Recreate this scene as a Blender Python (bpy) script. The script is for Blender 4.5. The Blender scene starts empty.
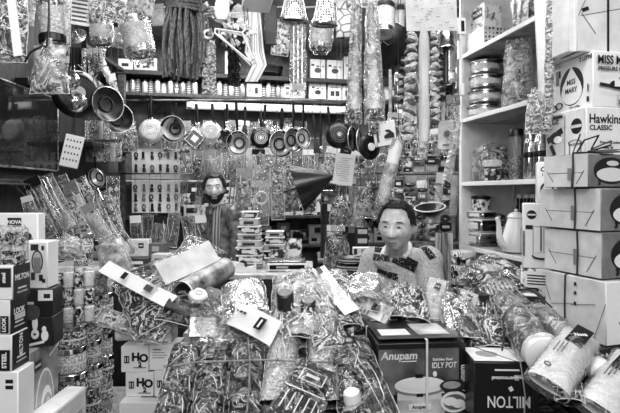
import bpy, bmesh, math, random
from mathutils import Vector, Matrix, Euler, noise
R = math.radians
PI = math.pi
random.seed(11)
sc = bpy.context.scene
COL = sc.collection
F, HZ, H = 482.0, 193.0, 1.55          # focal length in pixels (620 wide), horizon row, eye height

# ---------------------------------------------------------------- camera, world, light, exposure
cd = bpy.data.cameras.new('camera')
cam = bpy.data.objects.new('camera', cd)
COL.objects.link(cam)
cam.location = (0, 0, H)
cam.rotation_euler = (PI / 2, 0, 0)
cd.sensor_width = 36.0
cd.lens = 36.0 * F / 620.0
cd.shift_y = -(206.5 - HZ) / 620.0
cd.clip_start = 0.05
sc.camera = cam
sc.view_settings.view_transform = 'Standard'
sc.view_settings.look = 'None'
sc.view_settings.gamma = 1
sc.view_settings.use_curve_mapping = False
sc.view_settings.exposure = -0.25
wd = bpy.data.worlds.new('world')
sc.world = wd
wd.use_nodes = True
wn = wd.node_tree.nodes['Background']
wn.inputs[0].default_value = (1, 1, 1, 1)
wn.inputs[1].default_value = 0.2       # bright overcast street light entering the open shop front
sc.cycles.transparent_max_bounces = 16
sc.cycles.max_bounces = 7
sc.cycles.caustics_reflective = False
sc.cycles.caustics_refractive = False


def area(name, loc, rot, sx, sy, watts):
    d = bpy.data.lights.new(name, 'AREA')
    d.shape = 'RECTANGLE'
    d.size, d.size_y, d.energy = sx, sy, watts
    o = bpy.data.objects.new(name, d)
    COL.objects.link(o)
    o.location, o.rotation_euler = loc, rot
    return o


area('street_daylight', (0.2, -0.9, 3.0), (R(62), 0, 0), 2.6, 1.0, 78)
area('street_side_fill', (-2.2, -1.2, 2.2), (R(75), 0, R(-40)), 1.2, 1.2, 26)  # extra unseen panel, added for sharp glints on the film
area('ceiling_fill_front', (-0.1, 1.45, 2.96), (0, 0, 0), 2.4, 0.2, 34)  # unseen overhead fill, added for even soft light
area('ceiling_fill_middle', (-0.3, 3.15, 2.97), (0, 0, 0), 2.6, 0.2, 60)  # second added fill, above the rear counter
area('ceiling_fill_rear', (-0.4, 4.0, 2.97), (0, 0, 0), 2.2, 0.2, 48)  # third added fill, to brighten the back of the shop


# ---------------------------------------------------------------- places
def P(px, py, Y):
    return Vector(((px - 310) * Y / F, Y, H - (py - HZ) * Y / F))


def S(n, Y):
    return n * Y / F


def YB(px, d=0.0):                      # distance at which a sight line meets a plane d in front of the back wall
    return (4.911 - d) / (1 - 0.19 * (px - 310) / F)


def YL(px, d=0.0):                      # the same for the wall on the left
    return (-1.9 + d) * F / (px - 310)


NTH = 'first second third fourth fifth sixth seventh eighth ninth tenth eleventh twelfth thirteenth fourteenth fifteenth sixteenth seventeenth eighteenth nineteenth twentieth'.split()


# ---------------------------------------------------------------- mesh collector
class MB:
    def __init__(s):
        s.v, s.f, s.m = [], [], []

    def add(s, vs, fs, M=None, mi=0):
        b = len(s.v)
        s.v += [(M @ Vector(v)) if M is not None else Vector(v) for v in vs]
        s.f += [tuple(b + i for i in f) for f in fs]
        s.m += [mi] * len(fs)
        return s

    def join(s, o, M=None):
        b = len(s.v)
        s.v += [(M @ v) if M is not None else v for v in o.v]
        s.f += [tuple(b + i for i in f) for f in o.f]
        s.m += o.m
        return s

    def box(s, c, size, M=None, mi=0, b=0.0, taper=1.0):
        x, y, z = size[0] / 2, size[1] / 2, size[2] / 2
        cx, cy, cz = c
        if b <= 0:
            vs = []
            for k, t in ((-1, 1.0), (1, taper)):
                vs += [(cx - x * t, cy - y * t, cz + k * z), (cx + x * t, cy - y * t, cz + k * z), (cx + x * t, cy + y * t, cz + k * z), (cx - x * t, cy + y * t, cz + k * z)]
            return s.add(vs, [(0, 3, 2, 1), (4, 5, 6, 7), (0, 1, 5, 4), (1, 2, 6, 5), (2, 3, 7, 6), (3, 0, 4, 7)], M, mi)
        b = min(b, x * .9, y * .9, z * .9)
        vs, idx = [], {}
        for i in (-1, 1):
            for j in (-1, 1):
                for k in (-1, 1):
                    t = taper if k > 0 else 1.0
                    for a in range(3):
                        p = [i * (x - (0 if a == 0 else b)) * t, j * (y - (0 if a == 1 else b)) * t, k * (z - (0 if a == 2 else b))]
                        idx[(i, j, k, a)] = len(vs)
                        vs.append((cx + p[0], cy + p[1], cz + p[2]))
        fs = []
        for i in (-1, 1):
            fs.append([idx[(i, j, k, 0)] for j, k in ((-1, -1), (1, -1), (1, 1), (-1, 1))])
            fs.append([idx[(j, i, k, 1)] for j, k in ((-1, -1), (1, -1), (1, 1), (-1, 1))])
            fs.append([idx[(j, k, i, 2)] for j, k in ((-1, -1), (1, -1), (1, 1), (-1, 1))])
        for i in (-1, 1):
            for j in (-1, 1):
                fs.append([idx[(i, j, -1, 0)], idx[(i, j, 1, 0)], idx[(i, j, 1, 1)], idx[(i, j, -1, 1)]])
                fs.append([idx[(i, -1, j, 0)], idx[(i, 1, j, 0)], idx[(i, 1, j, 2)], idx[(i, -1, j, 2)]])
                fs.append([idx[(-1, i, j, 1)], idx[(1, i, j, 1)], idx[(1, i, j, 2)], idx[(-1, i, j, 2)]])
                for k in (-1, 1):
                    fs.append([idx[(i, j, k, a)] for a in range(3)])
        return s.add(vs, fs, M, mi)

    def lathe(s, prof, seg=24, M=None, mi=0, sx=1.0, sy=1.0):
        vs, fs, rings = [], [], []
        for r, z in prof:
            if r < 1e-6:
                rings.append([len(vs)])
                vs.append((0, 0, z))
            else:
                rings.append(list(range(len(vs), len(vs) + seg)))
                vs += [(r * sx * math.cos(2 * PI * i / seg), r * sy * math.sin(2 * PI * i / seg), z) for i in range(seg)]
        for a, b in zip(rings, rings[1:]):
            if len(a) == 1 and len(b) == 1:
                continue
            for i in range(seg):
                j = (i + 1) % seg
                if len(a) == 1:
                    fs.append((a[0], b[i], b[j]))
                elif len(b) == 1:
                    fs.append((a[i], a[j], b[0]))
                else:
                    fs.append((a[i], a[j], b[j], b[i]))
        return s.add(vs, fs, M, mi)

    def tube(s, pts, r, seg=8, M=None, mi=0, closed=False, cap=True, flat=1.0):
        pts = [Vector(p) for p in pts]
        n = len(pts)
        rr = r if isinstance(r, (list, tuple)) else [r] * n
        vs, fs = [], []
        up = None
        for i, p in enumerate(pts):
            if closed:
                t = pts[(i + 1) % n] - pts[i - 1]
            else:
                t = pts[min(i + 1, n - 1)] - pts[max(i - 1, 0)]
            t = t.normalized() if t.length > 1e-9 else Vector((0, 0, 1))
            if up is None:
                up = Vector((0, 0, 1)) if abs(t.z) < .9 else Vector((0, 1, 0))
            a = t.cross(up)
            a = a.normalized() if a.length > 1e-6 else t.orthogonal().normalized()
            up = a.cross(t).normalized()
            for k in range(seg):
                q = 2 * PI * k / seg
                vs.append(p + a * (rr[i] * math.cos(q)) + up * (rr[i] * flat * math.sin(q)))
        m = n if closed else n - 1
        for i in range(m):
            for k in range(seg):
                j, l = (i + 1) % n, (k + 1) % seg
                fs.append((i * seg + k, i * seg + l, j * seg + l, j * seg + k))
        if cap and not closed:
            fs.append(tuple(range(seg - 1, -1, -1)))
            fs.append(tuple((n - 1) * seg + k for k in range(seg)))
        return s.add(vs, fs, M, mi)

    def prism(s, out, d, M=None, mi=0):  # outline in x,z extruded along y, centred
        n = len(out)
        vs = [(x, -d / 2, z) for x, z in out] + [(x, d / 2, z) for x, z in out]
        fs = [tuple(range(n)), tuple(range(2 * n - 1, n - 1, -1))]
        fs += [(i, n + i, n + (i + 1) % n, (i + 1) % n) for i in range(n)]
        return s.add(vs, fs, M, mi)

    def grid(s, fn, nu, nv, M=None, mi=0, wrap_u=False):
        vs = [fn(i / (nu if wrap_u else nu - 1), j / (nv - 1)) for j in range(nv) for i in range(nu)]
        fs = []
        for j in range(nv - 1):
            for i in range(nu if wrap_u else nu - 1):
                k = (i + 1) % nu
                fs.append((j * nu + i, j * nu + k, (j + 1) * nu + k, (j + 1) * nu + i))
        return s.add(vs, fs, M, mi)

    def sphere(s, c, r, seg=16, rings=10, M=None, mi=0):
        r = r if isinstance(r, (list, tuple)) else (r, r, r)
        vs, fs = [(c[0], c[1], c[2] - r[2])], []
        for j in range(1, rings):
            t = -PI / 2 + PI * j / rings
            for i in range(seg):
                q = 2 * PI * i / seg
                vs.append((c[0] + r[0] * math.cos(t) * math.cos(q), c[1] + r[1] * math.cos(t) * math.sin(q), c[2] + r[2] * math.sin(t)))
        vs.append((c[0], c[1], c[2] + r[2]))
        top = len(vs) - 1
        for i in range(seg):
            k = (i + 1) % seg
            fs.append((0, 1 + k, 1 + i))
            for j in range(rings - 2):
                a = 1 + j * seg
                fs.append((a + i, a + k, a + seg + k, a + seg + i))
            a = 1 + (rings - 2) * seg
            fs.append((a + i, a + k, top))
        return s.add(vs, fs, M, mi)

    def pouch(s, w, h, t, nu=18, nv=22, amp=0.006, fr=14.0, seed=0.0, M=None, mi=0, pinch=0.0, sq=0.55):
        """a filled soft bag hanging from z=0 down to -h, bulging t front and back, with creases"""
        def fn(sg):
            def g(u, v):
                k = (math.sin(PI * u) ** sq) * (math.sin(PI * min(1, max(0, v * .92 + .04))) ** sq)
                x = (u - .5) * w * (1 - pinch * (1 - v) ** 2)
                z = -h * (1 - v) if False else -h * v
                p = Vector((x * fr + seed, z * fr + sg * 3.1, seed * 1.7))
                c = noise.noise(p) + .6 * abs(noise.noise(p * 2.3)) + .35 * abs(noise.noise(p * 5.1))
                e = noise.noise(Vector((u * 3 + seed, v * 9, 1.3))) * .05 * w * (1 if u in (0.0, 1.0) else .5)
                return (x * (1 if pinch == 0 else (1 - pinch * max(0, 1 - v * 2.2))) + e, sg * (k * t + c * amp * (k + .12)), z)
            return g
        s.front = fn(-1)
        s.grid(fn(-1), nu, nv, M, mi)
        s.grid(fn(1), nu, nv, M, mi)
        return s


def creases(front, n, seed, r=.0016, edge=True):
    """raised fold lines of a film bag and its sealed rim, their glints put in as white tubes"""
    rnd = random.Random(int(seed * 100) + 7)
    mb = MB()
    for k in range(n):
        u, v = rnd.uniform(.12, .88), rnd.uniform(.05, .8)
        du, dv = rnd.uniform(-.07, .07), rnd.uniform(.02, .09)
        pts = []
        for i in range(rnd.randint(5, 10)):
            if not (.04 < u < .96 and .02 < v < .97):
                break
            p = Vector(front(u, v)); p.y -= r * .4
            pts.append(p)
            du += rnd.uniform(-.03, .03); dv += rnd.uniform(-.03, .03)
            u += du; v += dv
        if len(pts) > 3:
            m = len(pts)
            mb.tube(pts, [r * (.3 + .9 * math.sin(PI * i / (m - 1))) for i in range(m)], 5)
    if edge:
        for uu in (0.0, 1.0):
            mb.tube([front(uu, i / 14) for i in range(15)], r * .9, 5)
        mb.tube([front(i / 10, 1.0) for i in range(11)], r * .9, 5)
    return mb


def xf(loc=(0, 0, 0), rot=(0, 0, 0), sc_=(1, 1, 1)):
    return Matrix.LocRotScale(Vector(loc), Euler(rot), Vector(sc_))


def link_mesh(name, mb, mats, parent=None, ang=38, weld=0.0):
    me = bpy.data.meshes.new(name)
    me.from_pydata([tuple(v) for v in mb.v], [], mb.f)
    mats = mats if isinstance(mats, (list, tuple)) else [mats]
    for m in mats:
        me.materials.append(m)
    if len(mats) > 1:
        me.polygons.foreach_set('material_index', mb.m)
    bm = bmesh.new()
    bm.from_mesh(me)
    if weld:
        bmesh.ops.remove_doubles(bm, verts=bm.verts, dist=weld)
    bmesh.ops.recalc_face_normals(bm, faces=bm.faces)
    for f in bm.faces:
        f.smooth = True
    bm.to_mesh(me)
    bm.free()
    me.set_sharp_from_angle(angle=R(ang))
    o = bpy.data.objects.new(name, me)
    COL.objects.link(o)
    if parent is not None:
        o.parent = parent
    return o


def tag(o, label, cat, group=None):
    o['label'], o['category'] = label, cat
    if group:
        o['group'] = group
    return o


def thing(name, label, cat, loc=(0, 0, 0), rot=0.0, group=None):
    o = bpy.data.objects.new(name, None)
    COL.objects.link(o)
    o.location = loc
    o.rotation_euler = rot if isinstance(rot, (tuple, list)) else (0, 0, rot)
    return tag(o, label, cat, group)


def single(name, label, cat, mb, mats, loc=(0, 0, 0), rot=0.0, group=None, ang=38, weld=0.0):
    o = link_mesh(name, mb, mats, None, ang, weld)
    o.location = loc
    o.rotation_euler = rot if isinstance(rot, (tuple, list)) else (0, 0, rot)
    return tag(o, label, cat, group)


def struct(name, mb, mats):
    o = link_mesh(name, mb, mats)
    o['kind'] = 'structure'
    return o


def copy_thing(o, label, loc, rot=None, group=None):
    c = o.copy()
    COL.objects.link(c)
    c.location = loc
    if rot is not None:
        c.rotation_euler = rot if isinstance(rot, (tuple, list)) else (0, 0, rot)
    c['label'] = label
    if group:
        c['group'] = group
    for ch in o.children:
        d = ch.copy()
        COL.objects.link(d)
        d.parent = c
        for g in ch.children:
            e = g.copy()
            COL.objects.link(e)
            e.parent = d
    return c


def text(body, size, loc, rot, mat, parent, bold=0.0, align='CENTER', sx=1.0, shear=0.0, name='lettering', op_align=None):
    cu = bpy.data.curves.new(name, 'FONT')
    cu.body = body
    cu.size = size
    cu.align_x = op_align or align
    cu.align_y = 'CENTER'
    cu.offset = bold
    cu.extrude = 0.0002
    cu.resolution_u = 3
    cu.shear = shear
    cu.materials.append(mat)
    o = bpy.data.objects.new(name, cu)
    COL.objects.link(o)
    o.location, o.rotation_euler, o.scale = loc, rot, (sx, 1, 1)
    o.parent = parent
    return o


# ---------------------------------------------------------------- materials
def lin(v):
    v = v + 24 * math.sin(2 * PI * (v - 128) / 256)
    return (min(238, max(v, 5)) / 255.0) ** 2.2


_MC = {}


def memo(fn):
    def w(*a, **k):
        key = (fn.__name__, a, tuple(sorted(k.items())))
        if key not in _MC:
            _MC[key] = fn(*a, **k)
        return _MC[key]
    return w


def nodes(name):
    m = bpy.data.materials.new(name)
    m.use_nodes = True
    nt = m.node_tree
    nt.nodes.clear()
    out = nt.nodes.new('ShaderNodeOutputMaterial')

    def N(t, **kw):
        n = nt.nodes.new('ShaderNode' + t)
        for k, v in kw.items():
            if isinstance(k, str) and hasattr(n, k):
                setattr(n, k, v)
        return n
    return m, nt, out, N


def coords(nt, N, scale, stretch=(1, 1, 1)):
    tc = N('TexCoord')
    oi = N('ObjectInfo')
    mul = N('VectorMath', operation='SCALE')
    cmb = N('CombineXYZ')
    for i in range(3):
        nt.links.new(oi.outputs['Random'], cmb.inputs[i])
    nt.links.new(cmb.outputs[0], mul.inputs[0])
    mul.inputs['Scale'].default_value = 17.0
    mp = N('Mapping')
    mp.inputs['Scale'].default_value = [scale * s for s in stretch]
    nt.links.new(tc.outputs['Object'], mp.inputs['Vector'])
    ad = N('VectorMath', operation='ADD')
    nt.links.new(mp.outputs[0], ad.inputs[0])
    nt.links.new(mul.outputs[0], ad.inputs[1])
    return ad.outputs[0]


def noise_n(nt, N, vec, detail=3, rough=.55, dist=0.0):
    n = N('TexNoise')
    n.inputs['Scale'].default_value = 1.0
    n.inputs['Detail'].default_value = detail
    n.inputs['Roughness'].default_value = rough
    n.inputs['Distortion'].default_value = dist
    nt.links.new(vec, n.inputs['Vector'])
    return n.outputs['Fac']


def ramp(nt, N, fac, stops, const=False):
    r = N('ValToRGB')
    r.color_ramp.interpolation = 'CONSTANT' if const else 'LINEAR'
    el = r.color_ramp.elements
    while len(el) > 1:
        el.remove(el[-1])
    el[0].position = stops[0][0]
    el[0].color = (*[stops[0][1]] * 3, 1)
    for p, c in stops[1:]:
        e = el.new(p)
        e.color = (c, c, c, 1)
    nt.links.new(fac, r.inputs[0])
    return r.outputs[0]


def bump_n(nt, N, height, strength, dist):
    b = N('Bump')
    b.inputs['Strength'].default_value = strength
    b.inputs['Distance'].default_value = dist
    nt.links.new(height, b.inputs['Height'])
    return b.outputs[0]


def princ(nt, N, out, rough, metal=0.0, spec=.5):
    p = N('BsdfPrincipled')
    p.inputs['Roughness'].default_value = rough
    p.inputs['Metallic'].default_value = metal
    p.inputs['Specular IOR Level'].default_value = spec
    nt.links.new(p.outputs[0], out.inputs[0])
    return p


@memo
def paint(v, rough=.5, var=.18, s=25, metal=0.0, bump=0.0, bs=None, stretch=(1, 1, 1), spec=.5):
    m, nt, out, N = nodes('paint')
    p = princ(nt, N, out, rough, metal, spec)
    c = coords(nt, N, s, stretch)
    f = noise_n(nt, N, c, 4)
    nt.links.new(ramp(nt, N, f, [(.3, lin(v * (1 - var))), (.7, lin(min(250, v * (1 + var))))]), p.inputs['Base Color'])
    if bump:
        c2 = coords(nt, N, bs or s * 3, stretch)
        nt.links.new(bump_n(nt, N, noise_n(nt, N, c2, 3), bump, .004), p.inputs['Normal'])
    return m


@memo
def steel(v=190, rough=.2, s=8):
    m, nt, out, N = nodes('steel')
    p = princ(nt, N, out, rough, 1.0)
    c = coords(nt, N, s, (1, 1, 6))
    f = noise_n(nt, N, c, 3)
    nt.links.new(ramp(nt, N, f, [(.35, lin(v * .75)), (.65, lin(min(250, v * 1.2)))]), p.inputs['Base Color'])
    nt.links.new(ramp(nt, N, f, [(.3, rough * .6), (.7, rough * 1.5)]), p.inputs['Roughness'])
    return m


@memo
def duo(v0, v1, kind='blobs', s=40, thr=.5, rough=.35, stretch=(1, 1, 1), vm=None):
    """printed surface: two or three tones in a pattern"""
    m, nt, out, N = nodes('printed')
    p = princ(nt, N, out, rough)
    c = coords(nt, N, s, stretch)
    vm = (v0 + v1) / 2 if vm is None else vm
    if kind == 'blobs':
        f = noise_n(nt, N, c, 4, .6, .6)
        k = ramp(nt, N, f, [(0, lin(v0)), (thr - .04, lin(vm)), (thr + .03, lin(v1))], True)
    elif kind == 'cells':
        vo = N('TexVoronoi')
        vo.inputs['Scale'].default_value = 1.0
        nt.links.new(c, vo.inputs['Vector'])
        bw = N('RGBToBW')
        nt.links.new(vo.outputs['Color'], bw.inputs[0])
        k = ramp(nt, N, bw.outputs[0], [(0, lin(v0)), (.38, lin(vm)), (.5, lin(v1)), (.66, lin(v0)), (.78, lin(vm))], True)
    elif kind == 'crackle':
        vo = N('TexVoronoi', feature='DISTANCE_TO_EDGE')
        vo.inputs['Scale'].default_value = 1.0
        nt.links.new(c, vo.inputs['Vector'])
        k = ramp(nt, N, vo.outputs['Distance'], [(0, lin(v0)), (thr * .25, lin(v1))])
    elif kind == 'dots':
        vo = N('TexVoronoi')
        vo.inputs['Scale'].default_value = 1.0
        vo.inputs['Randomness'].default_value = .25
        nt.links.new(c, vo.inputs['Vector'])
        k = ramp(nt, N, vo.outputs['Distance'], [(0, lin(v0)), (thr * .7, lin(v1))], True)
    elif kind == 'lines':
        br = N('TexBrick')
        br.inputs['Scale'].default_value = 1.0
        br.inputs['Mortar Size'].default_value = .16
        br.inputs['Brick Width'].default_value = .9
        br.inputs['Row Height'].default_value = .42
        br.inputs['Color1'].default_value = (*[lin(v0)] * 3, 1)
        br.inputs['Color2'].default_value = (*[lin(vm)] * 3, 1)
        br.inputs['Mortar'].default_value = (*[lin(v1)] * 3, 1)
        sw = N('SeparateXYZ')
        nt.links.new(c, sw.inputs[0])
        ad = N('Math', operation='ADD')
        nt.links.new(sw.outputs[0], ad.inputs[0])
        nt.links.new(sw.outputs[1], ad.inputs[1])
        cb = N('CombineXYZ')
        nt.links.new(ad.outputs[0], cb.inputs[0])
        nt.links.new(sw.outputs[2], cb.inputs[1])
        nt.links.new(cb.outputs[0], br.inputs['Vector'])
        f = noise_n(nt, N, c, 2)
        mx = N('Mix', data_type='RGBA')
        nt.links.new(ramp(nt, N, f, [(0, 0), (thr, 1)], True), mx.inputs[0])
        nt.links.new(br.outputs['Color'], mx.inputs[6])
        mx.inputs[7].default_value = (*[lin(v1)] * 3, 1)
        k = mx.outputs[2]
    else:                               # bands
        w = N('TexWave')
        w.inputs['Scale'].default_value = .31
        w.inputs['Distortion'].default_value = .8 if kind == 'wavy' else 0
        w.bands_direction = {'bandx': 'X', 'bandy': 'Y'}.get(kind, 'Z')
        nt.links.new(c, w.inputs['Vector'])
        k = ramp(nt, N, w.outputs['Fac'], [(0, lin(v0)), (thr, lin(v1))], True)
    nt.links.new(k, p.inputs['Base Color'])
    return m


@memo
def film(haze=.22, bump=.7, s=28, v=225, gloss=.5, rough=.13):
    """clear polythene: mostly see-through, milky creases and highlight streaks put in as white, shiny"""
    m, nt, out, N = nodes('clear_film')
    c = coords(nt, N, s)
    f = noise_n(nt, N, c, 4, .6, 1.4)
    nrm = bump_n(nt, N, f, bump, .03)
    tr = N('BsdfTransparent')
    tr.inputs[0].default_value = (.97, .97, .97, 1)
    df = N('BsdfDiffuse')
    df.inputs[0].default_value = (*[lin(v)] * 3, 1)
    gl = N('BsdfGlossy')
    gl.inputs['Roughness'].default_value = rough
    gl.inputs[0].default_value = (1, 1, 1, 1)
    nt.links.new(nrm, df.inputs['Normal'])
    nt.links.new(nrm, gl.inputs['Normal'])
    m1 = N('MixShader')
    nt.links.new(ramp(nt, N, f, [(.30, min(1, haze * 1.5)), (.36, haze * .06), (.465, haze * .06), (.49, min(.95, haze * 3.4)), (.505, min(.95, haze * 3.4)), (.53, haze * .06), (.62, haze * .06), (.66, min(.9, haze * 2.2)), (.7, haze * .3)]), m1.inputs[0])
    nt.links.new(tr.outputs[0], m1.inputs[1])
    nt.links.new(df.outputs[0], m1.inputs[2])
    fr = N('Fresnel')
    fr.inputs['IOR'].default_value = 1.5
    nt.links.new(nrm, fr.inputs['Normal'])
    mu = N('Math', operation='MULTIPLY_ADD')
    mu.use_clamp = True
    nt.links.new(fr.outputs[0], mu.inputs[0])
    mu.inputs[1].default_value = gloss * 1.3
    mu.inputs[2].default_value = .0
    m2 = N('MixShader')
    nt.links.new(mu.outputs[0], m2.inputs[0])
    nt.links.new(m1.outputs[0], m2.inputs[1])
    nt.links.new(gl.outputs[0], m2.inputs[2])
    nt.links.new(m2.outputs[0], out.inputs[0])
    return m


@memo
def crump(v0, v1, s=30, bump=.9, rough=.2, spec=.9, vor=True, metal=0.0):
    """crinkled foil, film over packed goods, crushed bags"""
    m, nt, out, N = nodes('crinkled')
    p = princ(nt, N, out, rough + .1, metal, spec * .6)
    c = coords(nt, N, s)
    f = noise_n(nt, N, c, 5, .62, 1.0)
    nt.links.new(ramp(nt, N, f, [(.36, lin(v0)), (.47, lin(v0 + (v1 - v0) * .3)), (.56, lin(v0 + (v1 - v0) * .55)), (.64, lin(v1))]), p.inputs['Base Color'])
    if vor:
        c2 = coords(nt, N, s * 1.3)
        vo = N('TexVoronoi')
        vo.inputs['Scale'].default_value = 1.0
        nt.links.new(c2, vo.inputs['Vector'])
        nt.links.new(bump_n(nt, N, vo.outputs['Distance'], bump, .02), p.inputs['Normal'])
    else:
        nt.links.new(bump_n(nt, N, f, bump, .03), p.inputs['Normal'])
    return m


@memo
def glass(v=235, haze=.06, rough=.05):
    m, nt, out, N = nodes('clear_glass')
    tr = N('BsdfTransparent')
    tr.inputs[0].default_value = (*[lin(v)] * 3, 1)
    gl = N('BsdfGlossy')
    gl.inputs['Roughness'].default_value = rough
    df = N('BsdfDiffuse')
    df.inputs[0].default_value = (.8, .8, .8, 1)
    m1 = N('MixShader')
    m1.inputs[0].default_value = haze
    nt.links.new(tr.outputs[0], m1.inputs[1])
    nt.links.new(df.outputs[0], m1.inputs[2])
    fr = N('Fresnel')
    fr.inputs['IOR'].default_value = 1.45
    m2 = N('MixShader')
    nt.links.new(fr.outputs[0], m2.inputs[0])
    nt.links.new(m1.outputs[0], m2.inputs[1])
    nt.links.new(gl.outputs[0], m2.inputs[2])
    nt.links.new(m2.outputs[0], out.inputs[0])
    return m


@memo
def wood(v=70, var=.4, stretch=(8, 8, .8), s=9, rough=.6):
    return paint(v, rough, var, s, 0.0, .3, s * 3, stretch)


@memo
def lamp(e=6.0):
    m, nt, out, N = nodes('lit_tube')
    em = N('Emission')
    em.inputs[0].default_value = (1, 1, 1, 1)
    em.inputs[1].default_value = e
    nt.links.new(em.outputs[0], out.inputs[0])
    return m


WHITE = paint(228, .45, .06)
INK = paint(24, .5, .2)
DARK = paint(38, .4, .25)
BLACK = paint(18, .35, .3)
GREY = paint(125, .5, .15)
CORD = paint(60, .6, .2)
PALE = paint(190, .5, .1)
# ---------------------------------------------------------------- the room
def slab(name, a, b, z0, z1, t, mat):
    a, b = Vector((a[0], a[1], 0)), Vector((b[0], b[1], 0))
    d = (b - a).normalized()
    n = Vector((-d.y, d.x, 0)) * t
    mb = MB()
    vs = [(*(a).xy, z0), (*(b).xy, z0), (*(b + n).xy, z0), (*(a + n).xy, z0), (*(a).xy, z1), (*(b).xy, z1), (*(b + n).xy, z1), (*(a + n).xy, z1)]
    mb.add(vs, [(0, 3, 2, 1), (4, 5, 6, 7), (0, 1, 5, 4), (1, 2, 6, 5), (2, 3, 7, 6), (3, 0, 4, 7)])
    return struct(name, mb, mat)


CEIL = 3.0
BLU = Vector((math.cos(R(10.76)), math.sin(R(10.76)), 0))   # along the back wall
RWD = Vector((-.1961, .9806, 0))                            # along the wall on the right
slab('wall_left', (-1.9, .5), (-1.9, 4.7), 0, CEIL, .1, wood(58, .45))
slab('wall_back', (-2.0, 4.531), (1.05, 5.11), 0, CEIL, .1, paint(92, .7, .35, 6, 0, .2))
slab('wall_right', (.93, 5.15), (1.86, .5), 0, CEIL, .1, paint(120, .7, .3, 5, 0, .2))
mb = MB()
mb.box((0, 2.8, -.05), (4.2, 5.2, .1))
struct('floor', mb, paint(70, .6, .3, 6))
mb = MB()
mb.box((0, 2.85, CEIL + .05), (4.2, 4.9, .1))
struct('ceiling', mb, paint(130, .8, .15, 4))


def XR(Y):                               # inner face of the wall on the right at distance Y
    return .93 + (5.15 - Y) * .2


# ---------------------------------------------------------------- counters, shelves, rails
def board(name, label, cat, c, size, yaw, mat, b=.003):
    mb = MB()
    mb.box((0, 0, 0), size, b=b)
    return single(name, label, cat, mb, mat, c, yaw)


def counter(label, x0, x1, y0, y1, z, matb, matt):
    o = thing('shop_counter', label, 'counter', ((x0 + x1) / 2, (y0 + y1) / 2, 0))
    w, d = x1 - x0, y1 - y0
    mb = MB(); mb.box((0, 0, (z - .03) / 2), (w - .02, d - .02, z - .03))
    link_mesh('cabinet_body', mb, matb, o)
    mb = MB(); mb.box((0, 0, z - .015), (w, d, .03), b=.004)
    link_mesh('worktop', mb, matt, o)
    return o


counter('grey front counter buried under the heap of plastic-wrapped goods', -.44, .86, 1.16, 2.02, .82, wood(60), PALE)
counter('low side counter carrying the boxed sets beside the jar columns', -1.86, -.80, 1.18, 1.78, .66, wood(60), GREY)
counter('low plinth under the columns of patterned jars', -1.86, -.46, 1.80, 2.62, .50, wood(60), GREY)
counter('pale grey rear counter with the weighing scale on it', -1.80, .02, 2.95, 3.55, 1.05, wood(50), paint(165, .45, .12))
counter('side counter under the stacked brown cartons', .88, 1.50, 1.46, 2.10, 1.0, wood(60), GREY)
counter('low bench in front of the brown cartons, under a white carton', .88, 1.55, 1.06, 1.44, .62, wood(60), GREY)

RAIL = {}


def rail(Y, z, x0, x1, label, r=.008, mat=None):
    mb = MB()
    mb.tube([(x0, 0, 0), (x1, 0, 0)], r, 8)
    RAIL[Y] = z
    return single('hanging_rail', label, 'rail', mb, mat or steel(120, .4), (0, Y, z))


rail(1.7, 2.62, -1.9, XR(1.7), 'front steel hanging rail over the wrapped goods')
rail(2.0, 2.62, -1.9, XR(2.0), 'second steel hanging rail, over the far edge of the front counter')
rail(2.3, 2.64, -1.9, XR(2.3), 'third steel hanging rail, carrying rope and canisters')
rail(2.6, 2.70, -1.9, XR(2.6), 'fourth steel hanging rail, over the older man')
rail(3.0, 2.78, -1.9, XR(3.0), 'fifth steel hanging rail, above the rear counter')
rail(3.4, 2.86, -1.9, XR(3.4), 'sixth steel hanging rail, behind the rear counter')
rail(3.9, 2.30, -1.9, XR(3.9), 'low steel rail the frying pans hang from')
rail(4.15, 2.02, -1.9, XR(4.15), 'lower steel rail carrying packets near the back wall', .006)
rail(4.2, 1.72, -1.9, XR(4.2), 'lowest steel rail with packets behind the bearded man', .006)

# back wall shelves
def back_board(label, z, d0, dep, th, mat, u0=.02, u1=2.86):
    mb = MB()
    L = u1 - u0
    mb.box((0, 0, 0), (L, dep, th), b=.003)
    c = Vector((-1.9, 4.55, 0)) + BLU * ((u0 + u1) / 2) + Vector((BLU.y, -BLU.x, 0)) * (d0 + dep / 2)
    return single('wall_shelf', label, 'shelf', mb, mat, (c.x, c.y, z), R(10.76))


def ZB(py, px=230, d=0.0):
    return H - (py - HZ) * YB(px, d) / F


Z_TIN = ZB(95.5, 230, .30)               # tin shelf
Z_TOP = ZB(74, 230, .30)
back_board('long high shelf on the back wall carrying small tins', Z_TIN - .015, .02, .28, .03, wood(75))
back_board('dark uppermost shelf on the back wall carrying cookware', Z_TOP - .02, .02, .28, .04, wood(55))
back_board('narrow pale shelf low on the back wall behind the pans', 1.66, .02, .16, .02, PALE)
back_board('deep shelf at chest height on the back wall', 1.32, .02, .26, .025, wood(80))

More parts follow.
